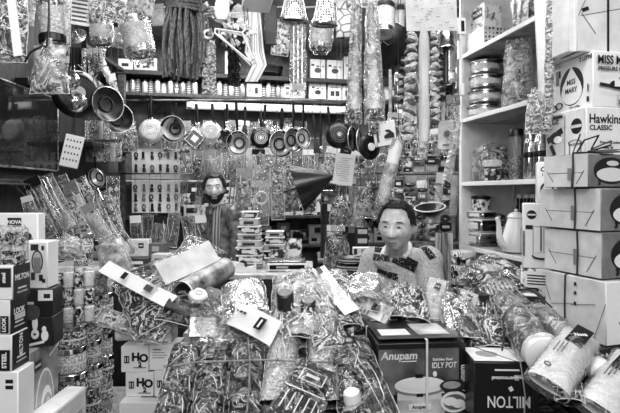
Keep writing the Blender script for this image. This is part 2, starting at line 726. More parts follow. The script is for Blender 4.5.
# tube light under the tin shelf
o = thing('tube_light', 'long lit tube light fixed under the tin shelf on the back wall', 'light', (0, 0, 0), R(10.76))
pL, pR = P(186, 104, YB(186, .25)), P(347, 104, YB(347, .25))
mid = (pL + pR) / 2
o.location = (mid.x, mid.y, 2.37)
L = (pR - pL).length
mb = MB(); mb.box((0, .05, .0), (L, .03, .075), b=.004)
link_mesh('batten', mb, WHITE, o)
mb = MB(); mb.tube([(-L / 2 + .05, 0, 0), (L / 2 - .05, 0, 0)], .024, 12)
link_mesh('lamp_tube', mb, lamp(2.6), o)
for sx in (-1, 1):
    mb = MB(); mb.box((sx * (L / 2 - .03), .01, 0), (.04, .06, .06), b=.005)
    link_mesh('end_socket', mb, WHITE, o)
for sx in (-1, 1):
    mb = MB(); mb.box((sx * L * .3, .05, (Z_TIN - .03 - 2.37) / 2 + .017), (.03, .02, Z_TIN - .03 - 2.37 - .03))
    link_mesh('mounting_clip', mb, GREY, o)

CREASE_GLINT = paint(236, .18, .05)  # near-white, so the glint of the folds is in the colour
# ---------------------------------------------------------------- generic builders
FACES = {'F': ((0, -.5, .5), (1, 0, 0), (0, 0, 1), (0, -1, 0)), 'L': ((-.5, 0, .5), (0, -1, 0), (0, 0, 1), (-1, 0, 0)),
         'R': ((.5, 0, .5), (0, 1, 0), (0, 0, 1), (1, 0, 0)), 'T': ((0, 0, 1), (1, 0, 0), (0, 1, 0), (0, 0, 1))}


def asmat(v):
    return paint(v, .42, .06) if isinstance(v, (int, float)) else v


def decorate(root, w, d, h, prints):
    plates = []
    for k, e in enumerate(prints):
        face, kind = e[0], e[1]
        c, U, V, Nn = [Vector(q) for q in FACES[face]]
        c = Vector((c.x * w, c.y * d, c.z * h))
        off = .0006 + .0005 * k
        u, v = e[2], e[3]
        if kind == 'text':
            size, body, val = e[4], e[5], e[6]
            op = e[7] if len(e) > 7 else {}
            M = Matrix((U, V, Nn)).transposed() @ Matrix.Rotation(R(op.get('rot', 0)), 3, 'Z')
            text(body, size, c + U * u + V * v + Nn * (off + .0006), M.to_euler(), asmat(val), root, size * op.get('bold', .03), sx=op.get('sx', 1.0), shear=op.get('shear', 0), op_align=op.get('align'))
            continue
        su, sv, val = e[4], e[5], asmat(e[6])
        rot = R(e[7]) if len(e) > 7 else 0
        M3 = Matrix((U, V, Nn)).transposed() @ Matrix.Rotation(rot, 3, 'Z')
        M = Matrix.Translation(c + U * u + V * v + Nn * off) @ M3.to_4x4()
        size_u, size_v = (su, sv) if kind != 'poly' else (.12, .16)
        bb = (u - size_u / 2, u + size_u / 2, v - size_v / 2, v + size_v / 2)
        for pl in plates:
            if pl[0] == face and pl[1] is val and any(max(0, bb[0] - q[1], q[0] - bb[1], bb[2] - q[3], q[2] - bb[3]) < .012 for q in pl[3]):
                pl[3].append(bb)
                break
        else:
            pl = [face, val, MB(), [bb]]
            plates.append(pl)
        mb = pl[2]
        if kind == 'rect':
            mb.box((0, 0, 0), (su, sv, .0008), M)
        elif kind == 'ell':
            mb.lathe([(0, .0004), (.5, .0004), (.5, -.0004), (0, -.0004)], 28, M @ Matrix.Diagonal((su, sv, 1, 1)))
        elif kind == 'ring':
            q = e[8] if len(e) > 8 else .8
            mb.lathe([(.5, -.0004), (.5, .0004), (.5 * q, .0004), (.5 * q, -.0004), (.5, -.0004)], 28, M @ Matrix.Diagonal((su, sv, 1, 1)))
        elif kind == 'poly':            # su: outline list, sv: scale
            mb.prism([(a * sv, b * sv) for a, b in su], .0008, M @ Matrix.Rotation(R(-90), 4, 'X') @ Matrix.Scale(1, 4))
    for pl in plates:
        link_mesh('print', pl[2], pl[1], root)


def carton(name, label, cat, w, d, h, loc, yaw, mat, prints=(), group=None, b=.003, tape=None, pitch=(0, 0)):
    o = thing(name, label, cat, loc, (pitch[0], pitch[1], yaw), group)
    mb = MB(); mb.box((0, 0, h / 2), (w, d, h), b=b)
    link_mesh('box_body', mb, asmat(mat), o)
    decorate(o, w, d, h, prints)
    if tape:
        mb = MB()
        t = .0012
        mb.box((0, 0, h + t / 2), (w * .98, tape, t)); mb.box((-w / 2 - t / 2, 0, h * .8), (t, tape, h * .4)); mb.box((w / 2 + t / 2, 0, h * .8), (t, tape, h * .4))
        link_mesh('tape', mb, paint(150, .25, .1), o)
    return o


def string(o, z0, z1, x=0, y=0, r=.0016, mat=None, name='string'):
    mb = MB(); mb.tube([(x, y, z0), (x * .5, y, (z0 + z1) / 2), (0, y, z1)], r, 5)
    return link_mesh(name, mb, mat or CORD, o)


def to_rail(o, Y, z0=0.0, x=0):
    """a string from a thing's top straight up to the rail it hangs from"""
    p0 = Vector((x, 0, z0))
    w = o.matrix_basis @ p0
    p1 = o.matrix_basis.inverted() @ Vector((w.x, w.y, RAIL[Y]))
    mb = MB(); mb.tube([p0, p0.lerp(p1, .5), p1], .0014, 5)
    return link_mesh('string', mb, CORD, o)


def jar(px, base, wp, hp, Y, label, style='pattern', group=None, tone=(60, 210), lid=.22, s=55, cat='jar'):
    r, h = S(wp, Y) / 2, S(hp, Y)
    p = P(px, base, Y)
    o = thing('storage_jar', label, cat, p, random.uniform(-1, 1), group)
    hb = h * (1 - lid)
    mb = MB(); mb.lathe([(0, 0), (r * .92, 0), (r, r * .1), (r, hb * .93), (r * .93, hb), (0, hb)], 24)
    if style == 'clear':
        link_mesh('jar_body', mb, glass(235, .1), o)
        m2 = MB(); m2.lathe([(0, .004), (r * .86, .004), (r * .86, hb * .8), (0, hb * .86)], 18)
        link_mesh('contents', m2, duo(tone[0], tone[1], 'cells', 90), o)
    else:
        link_mesh('jar_body', mb, duo(tone[0], tone[1], style, s, .5, .2) if style != 'pattern' else duo(tone[0], tone[1], 'cells', s, .5, .18), o)
        m2 = MB(); m2.lathe([(r * 1.012, hb * .44), (r * 1.018, hb * .46), (r * 1.018, hb * .53), (r * 1.012, hb * .55)], 24)
        link_mesh('label_band', m2, paint(215, .3, .1), o)
    m3 = MB(); m3.lathe([(0, hb), (r * .9, hb), (r * 1.02, hb + .002), (r * 1.03, h * .97), (r * .96, h), (r * .5, h + .001), (0, h)], 24)
    link_mesh('lid', m3, steel(205, .16), o)
    return o


def tin(px, base, wp, hp, Y, label, tone=150, group=None, lidtone=60, pat=None, cat='tin'):
    r, h = S(wp, Y) / 2, S(hp, Y)
    o = thing('small_tin', label, cat, P(px, base, Y), random.uniform(-2, 2), group)
    mb = MB(); mb.lathe([(0, 0), (r * .96, 0), (r, .002), (r, h * .8), (r * .8, h * .86), (0, h * .86)], 16)
    link_mesh('tin_body', mb, pat or steel(tone, .2), o)
    mb = MB(); mb.lathe([(0, h * .86), (r * .72, h * .86), (r * .72, h * .97), (r * .6, h), (0, h)], 16)
    link_mesh('cap', mb, paint(lidtone, .35, .1), o)
    return o


FILLS = ['spoons', 'card', 'lump', 'ring', 'brush', 'clips', 'cloth', 'tools']


def packet(px, py, wp, hp, Y, style, label, cat='packet', yaw=None, roll=0, group=None, tone=None, hang=True, haze=.3, header=True, depth=None, s=None):
    """a flat film packet with a printed header card, hanging by a string"""
    w, h = S(wp, Y), S(hp, Y)
    yaw = random.uniform(-.3, .3) if yaw is None else yaw
    o = thing('hanging_packet', label, cat, P(px, py, Y), (0, R(roll), yaw), group)
    t = depth or max(.008, w * .16)
    rnd = random.Random(int(px * 31 + py * 7))
    hh = h * (.2 if header else 0)
    if header:
        mb = MB(); mb.box((0, 0, -hh / 2), (w, .0015, hh))
        link_mesh('header_card', mb, duo(rnd.choice([20, 60, 225]), rnd.choice([235, 140, 40]), 'lines', 60 / max(.4, w * 12), .5), o)
    def fill(name, mb, mat):
        link_mesh(name, mb, mat, o)
    z0, z1 = -hh - h * .05, -h * .96
    if style == 'spoons':
        n = max(3, min(6, int(wp / 4)))
        for i in range(n):
            x = -w * .36 + w * .72 * i / (n - 1)
            mb = MB(); mb.tube([(x, 0, z0), (x, 0, z0 + (z1 - z0) * .6), (x, 0, z1)], [w * .05, w * .045, w * .09], 6, flat=.6)
            fill('utensil', mb, steel(rnd.randint(150, 230), .25) if rnd.random() < .6 else paint(tone or rnd.choice([30, 120, 225]), .3, .2))
    elif style == 'card':
        mb = MB(); mb.box((0, 0, (z0 + z1) / 2), (w * .86, t * .7, abs(z1 - z0)), b=.002)
        fill('card_insert', mb, duo(*(tone or (40, 220)), 'blobs', s or 24 / max(w, .04) * .1 + 30, .48))
    elif style == 'lump':
        mb = MB(); mb.pouch(w * .8, abs(z1 - z0), t * .8, 12, 14, .006, 30, px * .37, Matrix.Translation((0, 0, z0)))
        fill('contents', mb, crump(*(tone or (30, 140)), s or 60))
    elif style == 'ring':
        rr = min(w * .4, abs(z1 - z0) * .4)
        mb = MB(); mb.tube([(rr * math.cos(a), 0, (z0 + z1) / 2 + rr * math.sin(a)) for a in [2 * PI * i / 20 for i in range(20)]], rr * .2, 7, closed=True)
        fill('coil', mb, paint(tone or rnd.choice([30, 150, 220]), .3, .2))
    elif style == 'brush':
        mb = MB(); mb.tube([(0, 0, z0), (0, 0, (z0 + z1) / 2)], w * .07, 7)
        fill('grip', mb, paint(rnd.choice([30, 200]), .3))
        mb = MB(); mb.lathe([(w * .1, (z0 + z1) / 2), (w * .34, z1 * .85), (w * .4, z1), (0, z1)], 12, None, 0, 1, .5)
        fill('bristles', mb, duo(40, 210, 'crackle', 90, .6))
    elif style == 'clips':
        for i in range(6):
            x, z = w * (.26 if i % 2 else -.2), z0 + (z1 - z0) * (.15 + .28 * (i // 2))
            mb = MB(); mb.box((0, 0, 0), (w * .3, t * .5, h * .12), xf((x, 0, z), (0, rnd.uniform(-.8, .8), 0)), b=.002)
            fill('clip', mb, paint(rnd.choice([25, 90, 235]), .3))
    elif style == 'cloth':
        mb = MB(); mb.pouch(w * .84, abs(z1 - z0), t * .9, 14, 14, .01, 22, px * .21, Matrix.Translation((0, 0, z0)))
        fill('folded_cloth', mb, duo(*(tone or (120, 230)), 'bandx', 160, .5))
    else:
        for i in range(3):
            x = -w * .25 + w * .25 * i
            mb = MB(); mb.box((x, 0, z0 + (z1 - z0) * .3), (w * .13, t * .5, abs(z1 - z0) * .5), b=.003)
            fill('handle', mb, paint(rnd.choice([22, 60, 30]), .3))
            mb = MB(); mb.box((x, 0, z0 + (z1 - z0) * .76), (w * .08, t * .2, abs(z1 - z0) * .42))
            fill('blade', mb, steel(210, .2))
    if haze > 0:
        mb = MB(); mb.pouch(w, h - hh, t * 1.15 + .002, 10, 12, .004, 25, px * .11, Matrix.Translation((0, 0, -hh)))
        link_mesh('film_pouch', mb, film(haze, .7, 22, 235, .3), o)
        if wp > 9:
            link_mesh('crease', creases(mb.front, 3, px + py, .0016 if Y > 3 else .0010), CREASE_GLINT, o)
    if hang:
        to_rail(o, Y, 0)
    return o


RX = Matrix.Rotation(R(90), 4, 'X')      # local z becomes -y: a lathe that faces the customer


def pan(px, py, rp, Y, label, kind='inside', yaw=0.0, pitch=0.0, hl=None, tone=32, inner=190, hang=True, roll=0.0, cat='frying pan', name='frying_pan', hz=None, floor=.0, depth=.45):
    r = S(rp, Y)
    o = thing(name, label, cat, P(px, py, Y), (pitch, R(roll), yaw))
    dp = r * depth
    coat, met = paint(tone, .32, .25), paint(inner, .3, .25, 12, .35)
    mb = MB()
    if kind == 'inside':
        mb.lathe([(0, -dp), (r * .7, -dp), (r * .82, -dp * .8), (r, dp * .1), (r * 1.02, dp * .14), (r * 1.0, dp * .2), (r * .95, dp * .1), (r * .72, -dp * .72), (r * .66, -dp * .85), (0, -dp * .85)], 30, RX)
        link_mesh('pan_body', mb, coat, o)
        mb = MB(); mb.lathe([(0, -dp * .8), (r * .62, -dp * .8), (r * .7, -dp * .68), (r * .86, -dp * .2), (r * .84, -dp * .24), (r * .6, -dp * .83), (0, -dp * .83)], 30, RX)
        link_mesh('cooking_surface', mb, met, o)
        mb = MB(); mb.tube([(r * 1.0 * math.cos(a), -dp * .2, r * 1.0 * math.sin(a)) for a in [2 * PI * i / 30 for i in range(30)]], r * .028, 5, closed=True)
        link_mesh('rim', mb, paint(200, .25, .1, 20, .4), o)
        mb = MB(); mb.tube([(r * .42 * math.cos(a), dp * .72, r * .42 * math.sin(a)) for a in [2 * PI * i / 24 for i in range(24)]], r * .07, 6, closed=True)
        link_mesh('base_ring', mb, DARK, o)
    else:                               # the outside bottom faces the customer
        mb.lathe([(0, dp), (r * .68, dp), (r * .78, dp * .85), (r, -dp * .4), (r * .98, -dp * .55), (r * .9, -dp * .4), (0, -dp * .4)], 30, RX)
        link_mesh('pan_body', mb, coat, o)
        mb = MB()
        for q in ((.60, .56), (.46, .40), (.28, .22)):
            mb.lathe([(r * q[0], dp), (r * q[0], dp + .0025), (r * q[1], dp + .0025), (r * q[1], dp)], 26, RX)
        link_mesh('base_ring', mb, paint(inner, .35, .1), o)
        mb = MB(); mb.lathe([(0, dp + .002), (r * .16, dp + .002), (r * .16, dp), (0, dp)], 18, RX)
        link_mesh('base_disc', mb, paint(min(240, inner + 60), .35, .1), o)
    if hl:
        h = S(hl, Y)
        mb = MB(); mb.tube([(0, dp * .0, r * .94), (0, -dp * .2, r + h * .4), (0, -dp * .1, r + h)], [r * .10, r * .15, r * .13], 8, flat=.7)
        link_mesh('handle', mb, BLACK, o)
        mb = MB(); mb.box((0, 0, r * .98), (r * .3, r * .12, r * .2), b=.003)
        link_mesh('handle_bracket', mb, steel(200), o)
        top = r + h
    else:
        mb = MB(); mb.tube([(-r * .2, 0, r * .98), (0, 0, r * 1.2), (r * .2, 0, r * .98)], r * .05, 6)
        link_mesh('loop_handle', mb, DARK, o)
        top = r * 1.2
    if hang:
        string(o, top - .004, RAIL[Y] - o.location.z)
    return o


def lid(px, py, rp, Y, label, tone=200, yaw=0.0, pitch=0.0, metal=True, hang=True, cat='lid'):
    r = S(rp, Y)
    o = thing('pan_lid', label, cat, P(px, py, Y), (pitch, 0, yaw))
    mb = MB(); mb.lathe([(0, r * .22), (r * .5, r * .18), (r * .9, r * .05), (r, 0), (r, -r * .05), (r * .9, -r * .02), (r * .5, r * .1), (0, r * .14)], 28, RX)
    link_mesh('lid_disc', mb, steel(tone, .22) if metal else paint(tone, .35, .2), o)
    mb = MB(); mb.lathe([(0, r * .2), (r * .08, r * .2), (r * .07, r * .3), (r * .15, r * .34), (r * .14, r * .4), (0, r * .42)], 14, RX)
    link_mesh('lid_knob', mb, BLACK, o)
    if hang:
        string(o, r * .98, RAIL[Y] - o.location.z)
    return o


def can(px, py, wp, hp, Y, label, tone=190, roll=0, bag=True, pat=None, bottom=60, pitch=0.0, cat='canister', group=None):
    """a canister in a clear bag hung from the rail; px, py: its middle"""
    r, h = S(wp, Y) / 2, S(hp, Y)
    o = thing('steel_canister', label, cat, P(px, py, Y), (pitch, R(roll), 0), group)
    mb = MB(); mb.lathe([(0, -h / 2 + .004), (r * .9, -h / 2 + .004), (r * .92, -h / 2), (r, -h / 2 + .003), (r, h / 2 - .002), (r * .96, h / 2), (0, h / 2)], 28)
    link_mesh('can_body', mb, pat or steel(tone, .2), o)
    mb = MB(); mb.lathe([(r * 1.005, -h * .32), (r * 1.012, -h * .32), (r * 1.012, h * .3), (r * 1.005, h * .3), (r * 1.005, -h * .32)], 28)
    link_mesh('printed_label', mb, duo(70, 225, 'lines', 45, .5), o)
    mb = MB(); mb.lathe([(0, -h / 2 - .001), (r * .86, -h / 2 - .001), (r * .86, -h / 2 + .003), (0, -h / 2 + .003)], 24)
    link_mesh('base_disc', mb, paint(bottom, .4, .2), o)
    top = h / 2
    if bag:
        mb = MB()
        def g(u, v):
            a = 2 * PI * u
            k = (1.0 if v > .3 else .12 + .88 * math.sin(v / .3 * PI / 2)) if v < .85 else 1 - (v - .85) * 2.2
            n = noise.noise(Vector((math.cos(a) * 2, math.sin(a) * 2, v * 7 + px)))
            rr = r * 1.1 * k * (1 + .12 * n)
            return (rr * math.cos(a), rr * math.sin(a), h * .95 - v * h * 1.62)
        mb.grid(g, 22, 16, wrap_u=True)
        link_mesh('film_bag', mb, film(.3, .8, 26), o)
        top = h * .95
    return o, top


def bagged(px, py, wp, hp, Y, label, inner='lump', tone=(60, 200), yaw=0.0, roll=0.0, pitch=0.0, haze=.3, t=.28, cat='bag', amp=.012, s=40, hang=True, name='plastic_bag', pinch=.35):
    w, h = S(wp, Y), S(hp, Y)
    o = thing(name, label, cat, P(px, py, Y), (pitch, R(roll), yaw))
    if inner == 'lump':
        mb = MB(); mb.pouch(w * .82, h * .8, w * t * .8, 16, 18, amp, 20, px * .3, Matrix.Translation((0, 0, -h * .14)))
        link_mesh('contents', mb, crump(tone[0], tone[1], s), o)
    elif inner:
        mb = MB(); mb.pouch(w * .8, h * .78, w * t * .75, 16, 18, amp * .5, 16, px * .3, Matrix.Translation((0, 0, -h * .14)))
        link_mesh('contents', mb, duo(tone[0], tone[1], inner, s), o)
    mb = MB(); mb.pouch(w, h, w * t, 20, 24, amp, 18, px * .17, pinch=pinch)
    link_mesh('film_bag', mb, film(haze, .9, 16), o)
    link_mesh('crease', creases(mb.front, 6, px + py, .0012), CREASE_GLINT, o)
    if hang:
        to_rail(o, Y, -.003)
    return o
# ---------------------------------------------------------------- shelving unit against the wall on the right
SA, SD, SN = Vector((.92, 2.9, 0)), Vector((.207, -.978, 0)), Vector((.978, .207, 0))
SYAW = math.atan2(-.978, .207)
SZ = [2.38, 1.995, 1.616, 1.237, .85]
o = thing('shelving_unit', 'pale open shelving unit of five boards holding steel ware and jars', 'shelf', SA, SYAW)
cream = paint(205, .45, .08, 12)
mb = MB(); mb.box((-.012, .17, 1.42), (.024, .34, 2.84), b=.003)
link_mesh('side_panel', mb, cream, o)
mb = MB(); mb.box((.36, .345, 1.42), (.72, .012, 2.84))
link_mesh('back_panel', mb, paint(165, .5, .18, 10), o)
for z in SZ:
    mb = MB(); mb.box((.36, .17, z - .012), (.72, .34, .024), b=.003)
    link_mesh('shelf_board', mb, paint(140, .5, .2, 10), o)
    mb = MB(); mb.box((.36, -.004, z - .012), (.72, .008, .024), b=.002)
    link_mesh('edge_strip', mb, paint(222, .4, .06), o)
mb = MB(); mb.box((-.012, -.006, 1.42), (.028, .010, 2.84), b=.002)
link_mesh('front_post', mb, paint(222, .4, .06), o)


def SH(px, dep, z):
    k = (px - 310) / F
    u = (k * (2.9 + .207 * dep) - .92 - .978 * dep) / (.207 + .978 * k)
    p = SA + SD * u + SN * dep
    p.z = z + .0015
    return p


# top board
p = SH(482, .10, SZ[0])
carton('display_box', 'long spotted display box lying on the top board of the shelving unit', 'box', .30, .16, .115, p, SYAW, duo(60, 195, 'dots', 42, .42), [('F', 'rect', -.02, 0, .13, .05, duo(30, 225, 'lines', 60))])
p = SH(486, .12, SZ[0] + .117)
carton('gift_box', 'white box with a dark label on top of the spotted display box', 'box', .13, .12, .16, p, SYAW + .1, duo(90, 225, 'blobs', 22, .45), [('F', 'rect', 0, .03, .09, .05, 35), ('F', 'text', 0, .03, .028, 'NOVA', WHITE), ('L', 'rect', 0, -.03, .08, .05, 60)])
p = SH(469, .10, SZ[0] + .117)
carton('gift_box', 'narrow pale box standing by the far post of the shelving unit', 'box', .07, .07, .2, p, SYAW, duo(120, 232, 'lines', 30, .5))
p = SH(519, .07, SZ[0])
o = thing('steel_tumbler', 'tapered steel tumbler in film on the top shelving board', 'tumbler', p)
mb = MB(); mb.lathe([(0, 0), (.026, 0), (.028, .004), (.042, .15), (.044, .152), (.040, .148), (.026, .006), (0, .006)], 24)
link_mesh('cup', mb, steel(185, .2), o)
mb = MB(); mb.lathe([(.030, .001), (.034, .05), (.047, .15), (.043, .18), (.02, .2), (0, .2)], 20)
link_mesh('film_wrap', mb, film(.35, .9, 30), o)
p = SH(531, .1, SZ[0])
carton('gift_box', 'tall dark box next to the steel tumbler on the top board', 'box', .09, .09, .24, p, SYAW, duo(40, 150, 'blobs', 20, .5))

# second board: four steel casseroles stacked
def casserole(label, p, r, h, yaw, tone):
    o = thing('steel_casserole', label, 'casserole', p, yaw, 'stacked casseroles on the shelving unit')
    mb = MB(); mb.lathe([(0, 0), (r * .86, 0), (r * .92, .004), (r * .94, h * .7), (r * 1.02, h * .73), (r * 1.02, h * .78), (r * .9, h * .80), (0, h * .80)], 30)
    link_mesh('pot_body', mb, steel(tone + 30, .28), o)
    mb = MB(); mb.lathe([(r * .98, h * .79), (r * 1.0, h * .82), (r * .85, h * .92), (r * .4, h * .99), (0, h)], 30)
    link_mesh('lid', mb, steel(tone + 40, .25), o)
    mb = MB(); mb.lathe([(r * .945, h * .2), (r * .955, h * .2), (r * .955, h * .55), (r * .945, h * .55), (r * .945, h * .2)], 30)
    link_mesh('printed_band', mb, duo(70, 210, 'lines', 70), o)
    for sx in (-1, 1):
        mb = MB(); mb.tube([(sx * r * .92, -r * .25, h * .66), (sx * r * 1.25, -r * .2, h * .7), (sx * r * 1.25, r * .2, h * .7), (sx * r * .92, r * .25, h * .66)], .006, 7)
        link_mesh('handle', mb, BLACK, o)
    return o


z = SZ[1] + .0015
p0 = SH(485, .13, 0)
for i, lab in enumerate(['lowest and widest steel casserole of the shelf stack', 'second steel casserole from the bottom of the shelf stack', 'third steel casserole up in the shelf stack', 'uppermost steel casserole of the shelf stack, under the top board']):
    casserole(lab, (p0.x, p0.y, z), .108 - .006 * i, .088, SYAW + .2 * i - .2, 185 - 8 * (i % 2))
    z += .089
p = SH(507, .05, SZ[1])
carton('small_box', 'tiny dark box beside the steel casserole stack', 'box', .035, .05, .075, p, SYAW, duo(30, 130, 'lines', 60))
p = SH(518, .07, SZ[1])
o = thing('utensil_bag', 'tall clear bag of steel utensils standing on the second shelving board', 'bag', p + Vector((0, 0, .35)), SYAW + .9)
mb = MB(); mb.pouch(.125, .28, .042, 20, 26, .012, 14, 3.3, Matrix.Translation((0, 0, -.055)), pinch=.1)
link_mesh('contents', mb, crump(100, 215, 18, 1.0, .18), o)
mb = MB(); mb.pouch(.15, .345, .052, 24, 30, .014, 14, 8.1, pinch=.1)
link_mesh('film_bag', mb, film(.3, 1.0, 24), o)

# third board
p = SH(492, .12, SZ[2])
o = thing('container_set', 'film-wrapped set of steel containers on the third shelving board', 'containers', p, SYAW)
for x, y, r, h in ((-.075, 0, .030, .15), (-.018, -.04, .028, .11), (.055, -.03, .046, .075), (.03, .04, .04, .2), (-.04, .05, .035, .17)):
    mb = MB(); mb.lathe([(0, 0), (r, 0), (r, h * .8), (r * 1.05, h * .82), (r * 1.05, h * .9), (r * .6, h), (0, h)], 18, xf((x, y, 0)))
    link_mesh('canister', mb, steel(200, .16) if x < .03 else duo(60, 220, 'cells', 60), o)
mb = MB(); mb.box((.055, -.035, .1), (.09, .07, .04), b=.004)
link_mesh('small_pack', mb, duo(40, 225, 'lines', 50), o)
def wrapfn(w, d, h, amp, fr, seed, top=.25):
    def g(u, v):
        a = 2 * PI * u
        c, s_ = math.cos(a), math.sin(a)
        q = 1 / max(abs(c), abs(s_)) ** .75
        k = 1.0 if v < 1 - top else 1 - ((v - 1 + top) / top) ** 1.5 * .85
        n = noise.noise(Vector((c * fr + seed, s_ * fr, v * fr * 2)))
        return (w / 2 * c * q * k * (1 + amp * n), d / 2 * s_ * q * k * (1 + amp * n), h * v)
    return g
mb = MB(); mb.grid(wrapfn(.19, .19, .235, .10, 2.2, 5), 34, 18, wrap_u=True)
link_mesh('film_wrap', mb, film(.14, .9, 14, 235, .35), o)
p = SH(516, .09, SZ[2])
o = thing('storage_jar', 'tall clear jar with a black screw lid on the third board', 'jar', p, 0)
mb = MB(); mb.lathe([(0, .001), (.034, .001), (.037, .006), (.037, .215), (.033, .228), (.033, .236)], 26)
link_mesh('jar_body', mb, glass(225, .12), o)
mb = MB(); mb.lathe([(0, .004), (.033, .004), (.033, .125), (0, .128)], 20)
link_mesh('contents', mb, duo(130, 235, 'cells', 120), o)
mb = MB(); mb.lathe([(0, .232), (.037, .232), (.037, .264), (.035, .268), (0, .268)], 26)
link_mesh('lid', mb, BLACK, o)
for i, (px, lab) in enumerate(((530, 'steel bottle with a dark waist band beside the tall clear jar'), (540, 'banded steel bottle half hidden at the near end of the third board'))):
    p = SH(px, .08, SZ[2])
    o = thing('steel_bottle', lab, 'bottle', p, 0, 'steel bottles on the shelving unit')
    mb = MB(); mb.lathe([(0, 0), (.030, 0), (.031, .003), (.031, .16), (.027, .19), (.019, .215), (.019, .235), (0, .236)], 26)
    link_mesh('bottle_body', mb, steel(215, .14), o)
    mb = MB(); mb.lathe([(.0315, .108), (.032, .109), (.032, .136), (.0315, .137), (.0305, .137), (.0305, .108), (.0315, .108)], 26)
    link_mesh('waist_band', mb, paint(45, .3, .3), o)
    mb = MB(); mb.lathe([(0, .236), (.021, .236), (.021, .25), (0, .252)], 20)
    link_mesh('cap', mb, steel(170, .25), o)
o = bagged(537, 88, 24, 46, 2.02, 'bulging clear bag of crockery hung in front of the steel bottles', 'lump', (120, 235), hang=False, t=.34)

# fourth board: stacked containers, tins, kettle
p = SH(481, .10, SZ[3])
z = SZ[3] + .0015
for i, (w, h, lab) in enumerate(((.15, .075, 'lowest square steel container in the stack beside the kettle'), (.145, .075, 'middle square steel container in the stack beside the kettle'), (.135, .04, 'flat steel box topping the container stack beside the kettle'))):
    o = carton('steel_container', lab, 'container', w, .12, h, (p.x, p.y, z), SYAW + .15 * i, steel(185, .2), [('F', 'rect', 0, 0, w * .6, h * .5, duo(40, 225, 'lines', 50)), ('F', 'rect', 0, h * .42, w, h * .1, 235)], b=.008)
    mb = MB(); mb.box((0, 0, h), (w * 1.03, .125, .008), b=.003)
    link_mesh('lid', mb, paint(225, .3, .1), o)
    z += h + .006
o = thing('storage_jar', 'squat jar with a printed face band and a flat dark lid topping the steel containers', 'jar', (p.x, p.y, z), .4)
mb = MB(); mb.lathe([(0, 0), (.05, 0), (.054, .008), (.054, .06), (.048, .068), (0, .068)], 26)
link_mesh('jar_body', mb, duo(45, 230, 'blobs', 42, .46, .25), o)
mb = MB(); mb.lathe([(0, .066), (.050, .066), (.056, .070), (.056, .084), (.03, .088), (0, .088)], 26)
link_mesh('lid', mb, BLACK, o)
q = SH(467, .06, SZ[3])
tin(467, 214, 12, 24, q.y, 'small dark tin at the far post of the fourth board', 60, None, 40, duo(30, 150, 'lines', 60)).location.z = SZ[3] + .155
tin(467, 245, 13, 38, q.y, 'tall banded tin at the far post under the small dark tin', 60, None, 200, duo(60, 215, 'band', 120)).location.z = SZ[3] + .0015
q = SH(499, .20, SZ[3])
o = thing('storage_jar', 'printed cylinder jar with a domed lid standing behind the kettle spout', 'jar', (q.x, q.y, SZ[3]), 0)
mb = MB(); mb.lathe([(0, 0), (.042, 0), (.044, .005), (.044, .15), (.03, .165), (0, .165)], 26)
link_mesh('jar_body', mb, duo(40, 215, 'blobs', 50, .5, .25), o)
mb = MB(); mb.lathe([(0, .163), (.036, .163), (.036, .18), (.02, .19), (0, .192)], 26)
link_mesh('lid', mb, steel(195), o)
for i, px in enumerate((520, 527, 534)):
    q = SH(px, .24, SZ[3])
    o = thing('glass_bottle', f'{NTH[i]} of three dark bottles with pale caps behind the kettle, counted from the far post', 'bottle', (q.x, q.y, SZ[3]), 0, 'dark bottles behind the kettle')
    mb = MB(); mb.lathe([(0, 0), (.027, 0), (.028, .2), (.016, .25), (.015, .285), (0, .285)], 20)
    link_mesh('bottle_body', mb, paint(45, .15, .3), o)
    mb = MB(); mb.lathe([(0, .285), (.018, .285), (.018, .305), (0, .306)], 16)
    link_mesh('cap', mb, WHITE, o)
q = SH(516, .085, SZ[3])
o = thing('kettle', 'tall white enamel kettle with a long upturned spout on the fourth board', 'kettle', q, .1)
enam = paint(232, .22, .04)
mb = MB(); mb.lathe([(0, 0), (.055, 0), (.066, .006), (.072, .03), (.070, .07), (.058, .12), (.046, .16), (.040, .178), (.042, .182), (0, .182)], 34)
link_mesh('kettle_body', mb, enam, o)
mb = MB(); mb.lathe([(.043, .181), (.044, .186), (.034, .203), (.016, .212), (0, .214)], 28)
link_mesh('lid', mb, enam, o)
mb = MB(); mb.sphere((0, 0, .220), (.010, .010, .009), 12, 8)
link_mesh('lid_knob', mb, enam, o)
mb = MB(); mb.tube([(-.058, -.01, .035), (-.085, -.012, .05), (-.098, -.014, .085), (-.1, -.014, .125), (-.104, -.014, .16), (-.114, -.014, .182)], [.026, .021, .016, .013, .011, .012], 12)
link_mesh('spout', mb, enam, o)
mb = MB(); mb.tube([(.04, .01, .172), (.08, .015, .165), (.092, .016, .12), (.085, .014, .07), (.062, .01, .045)], .007, 8, flat=.7)
link_mesh('handle', mb, enam, o)
mb = MB(); mb.box((0, 0, 0), (.02, .001, .010), xf((.018, -.071, .04), (R(4), 0, R(15))))
link_mesh('maker_print', mb, INK, o)

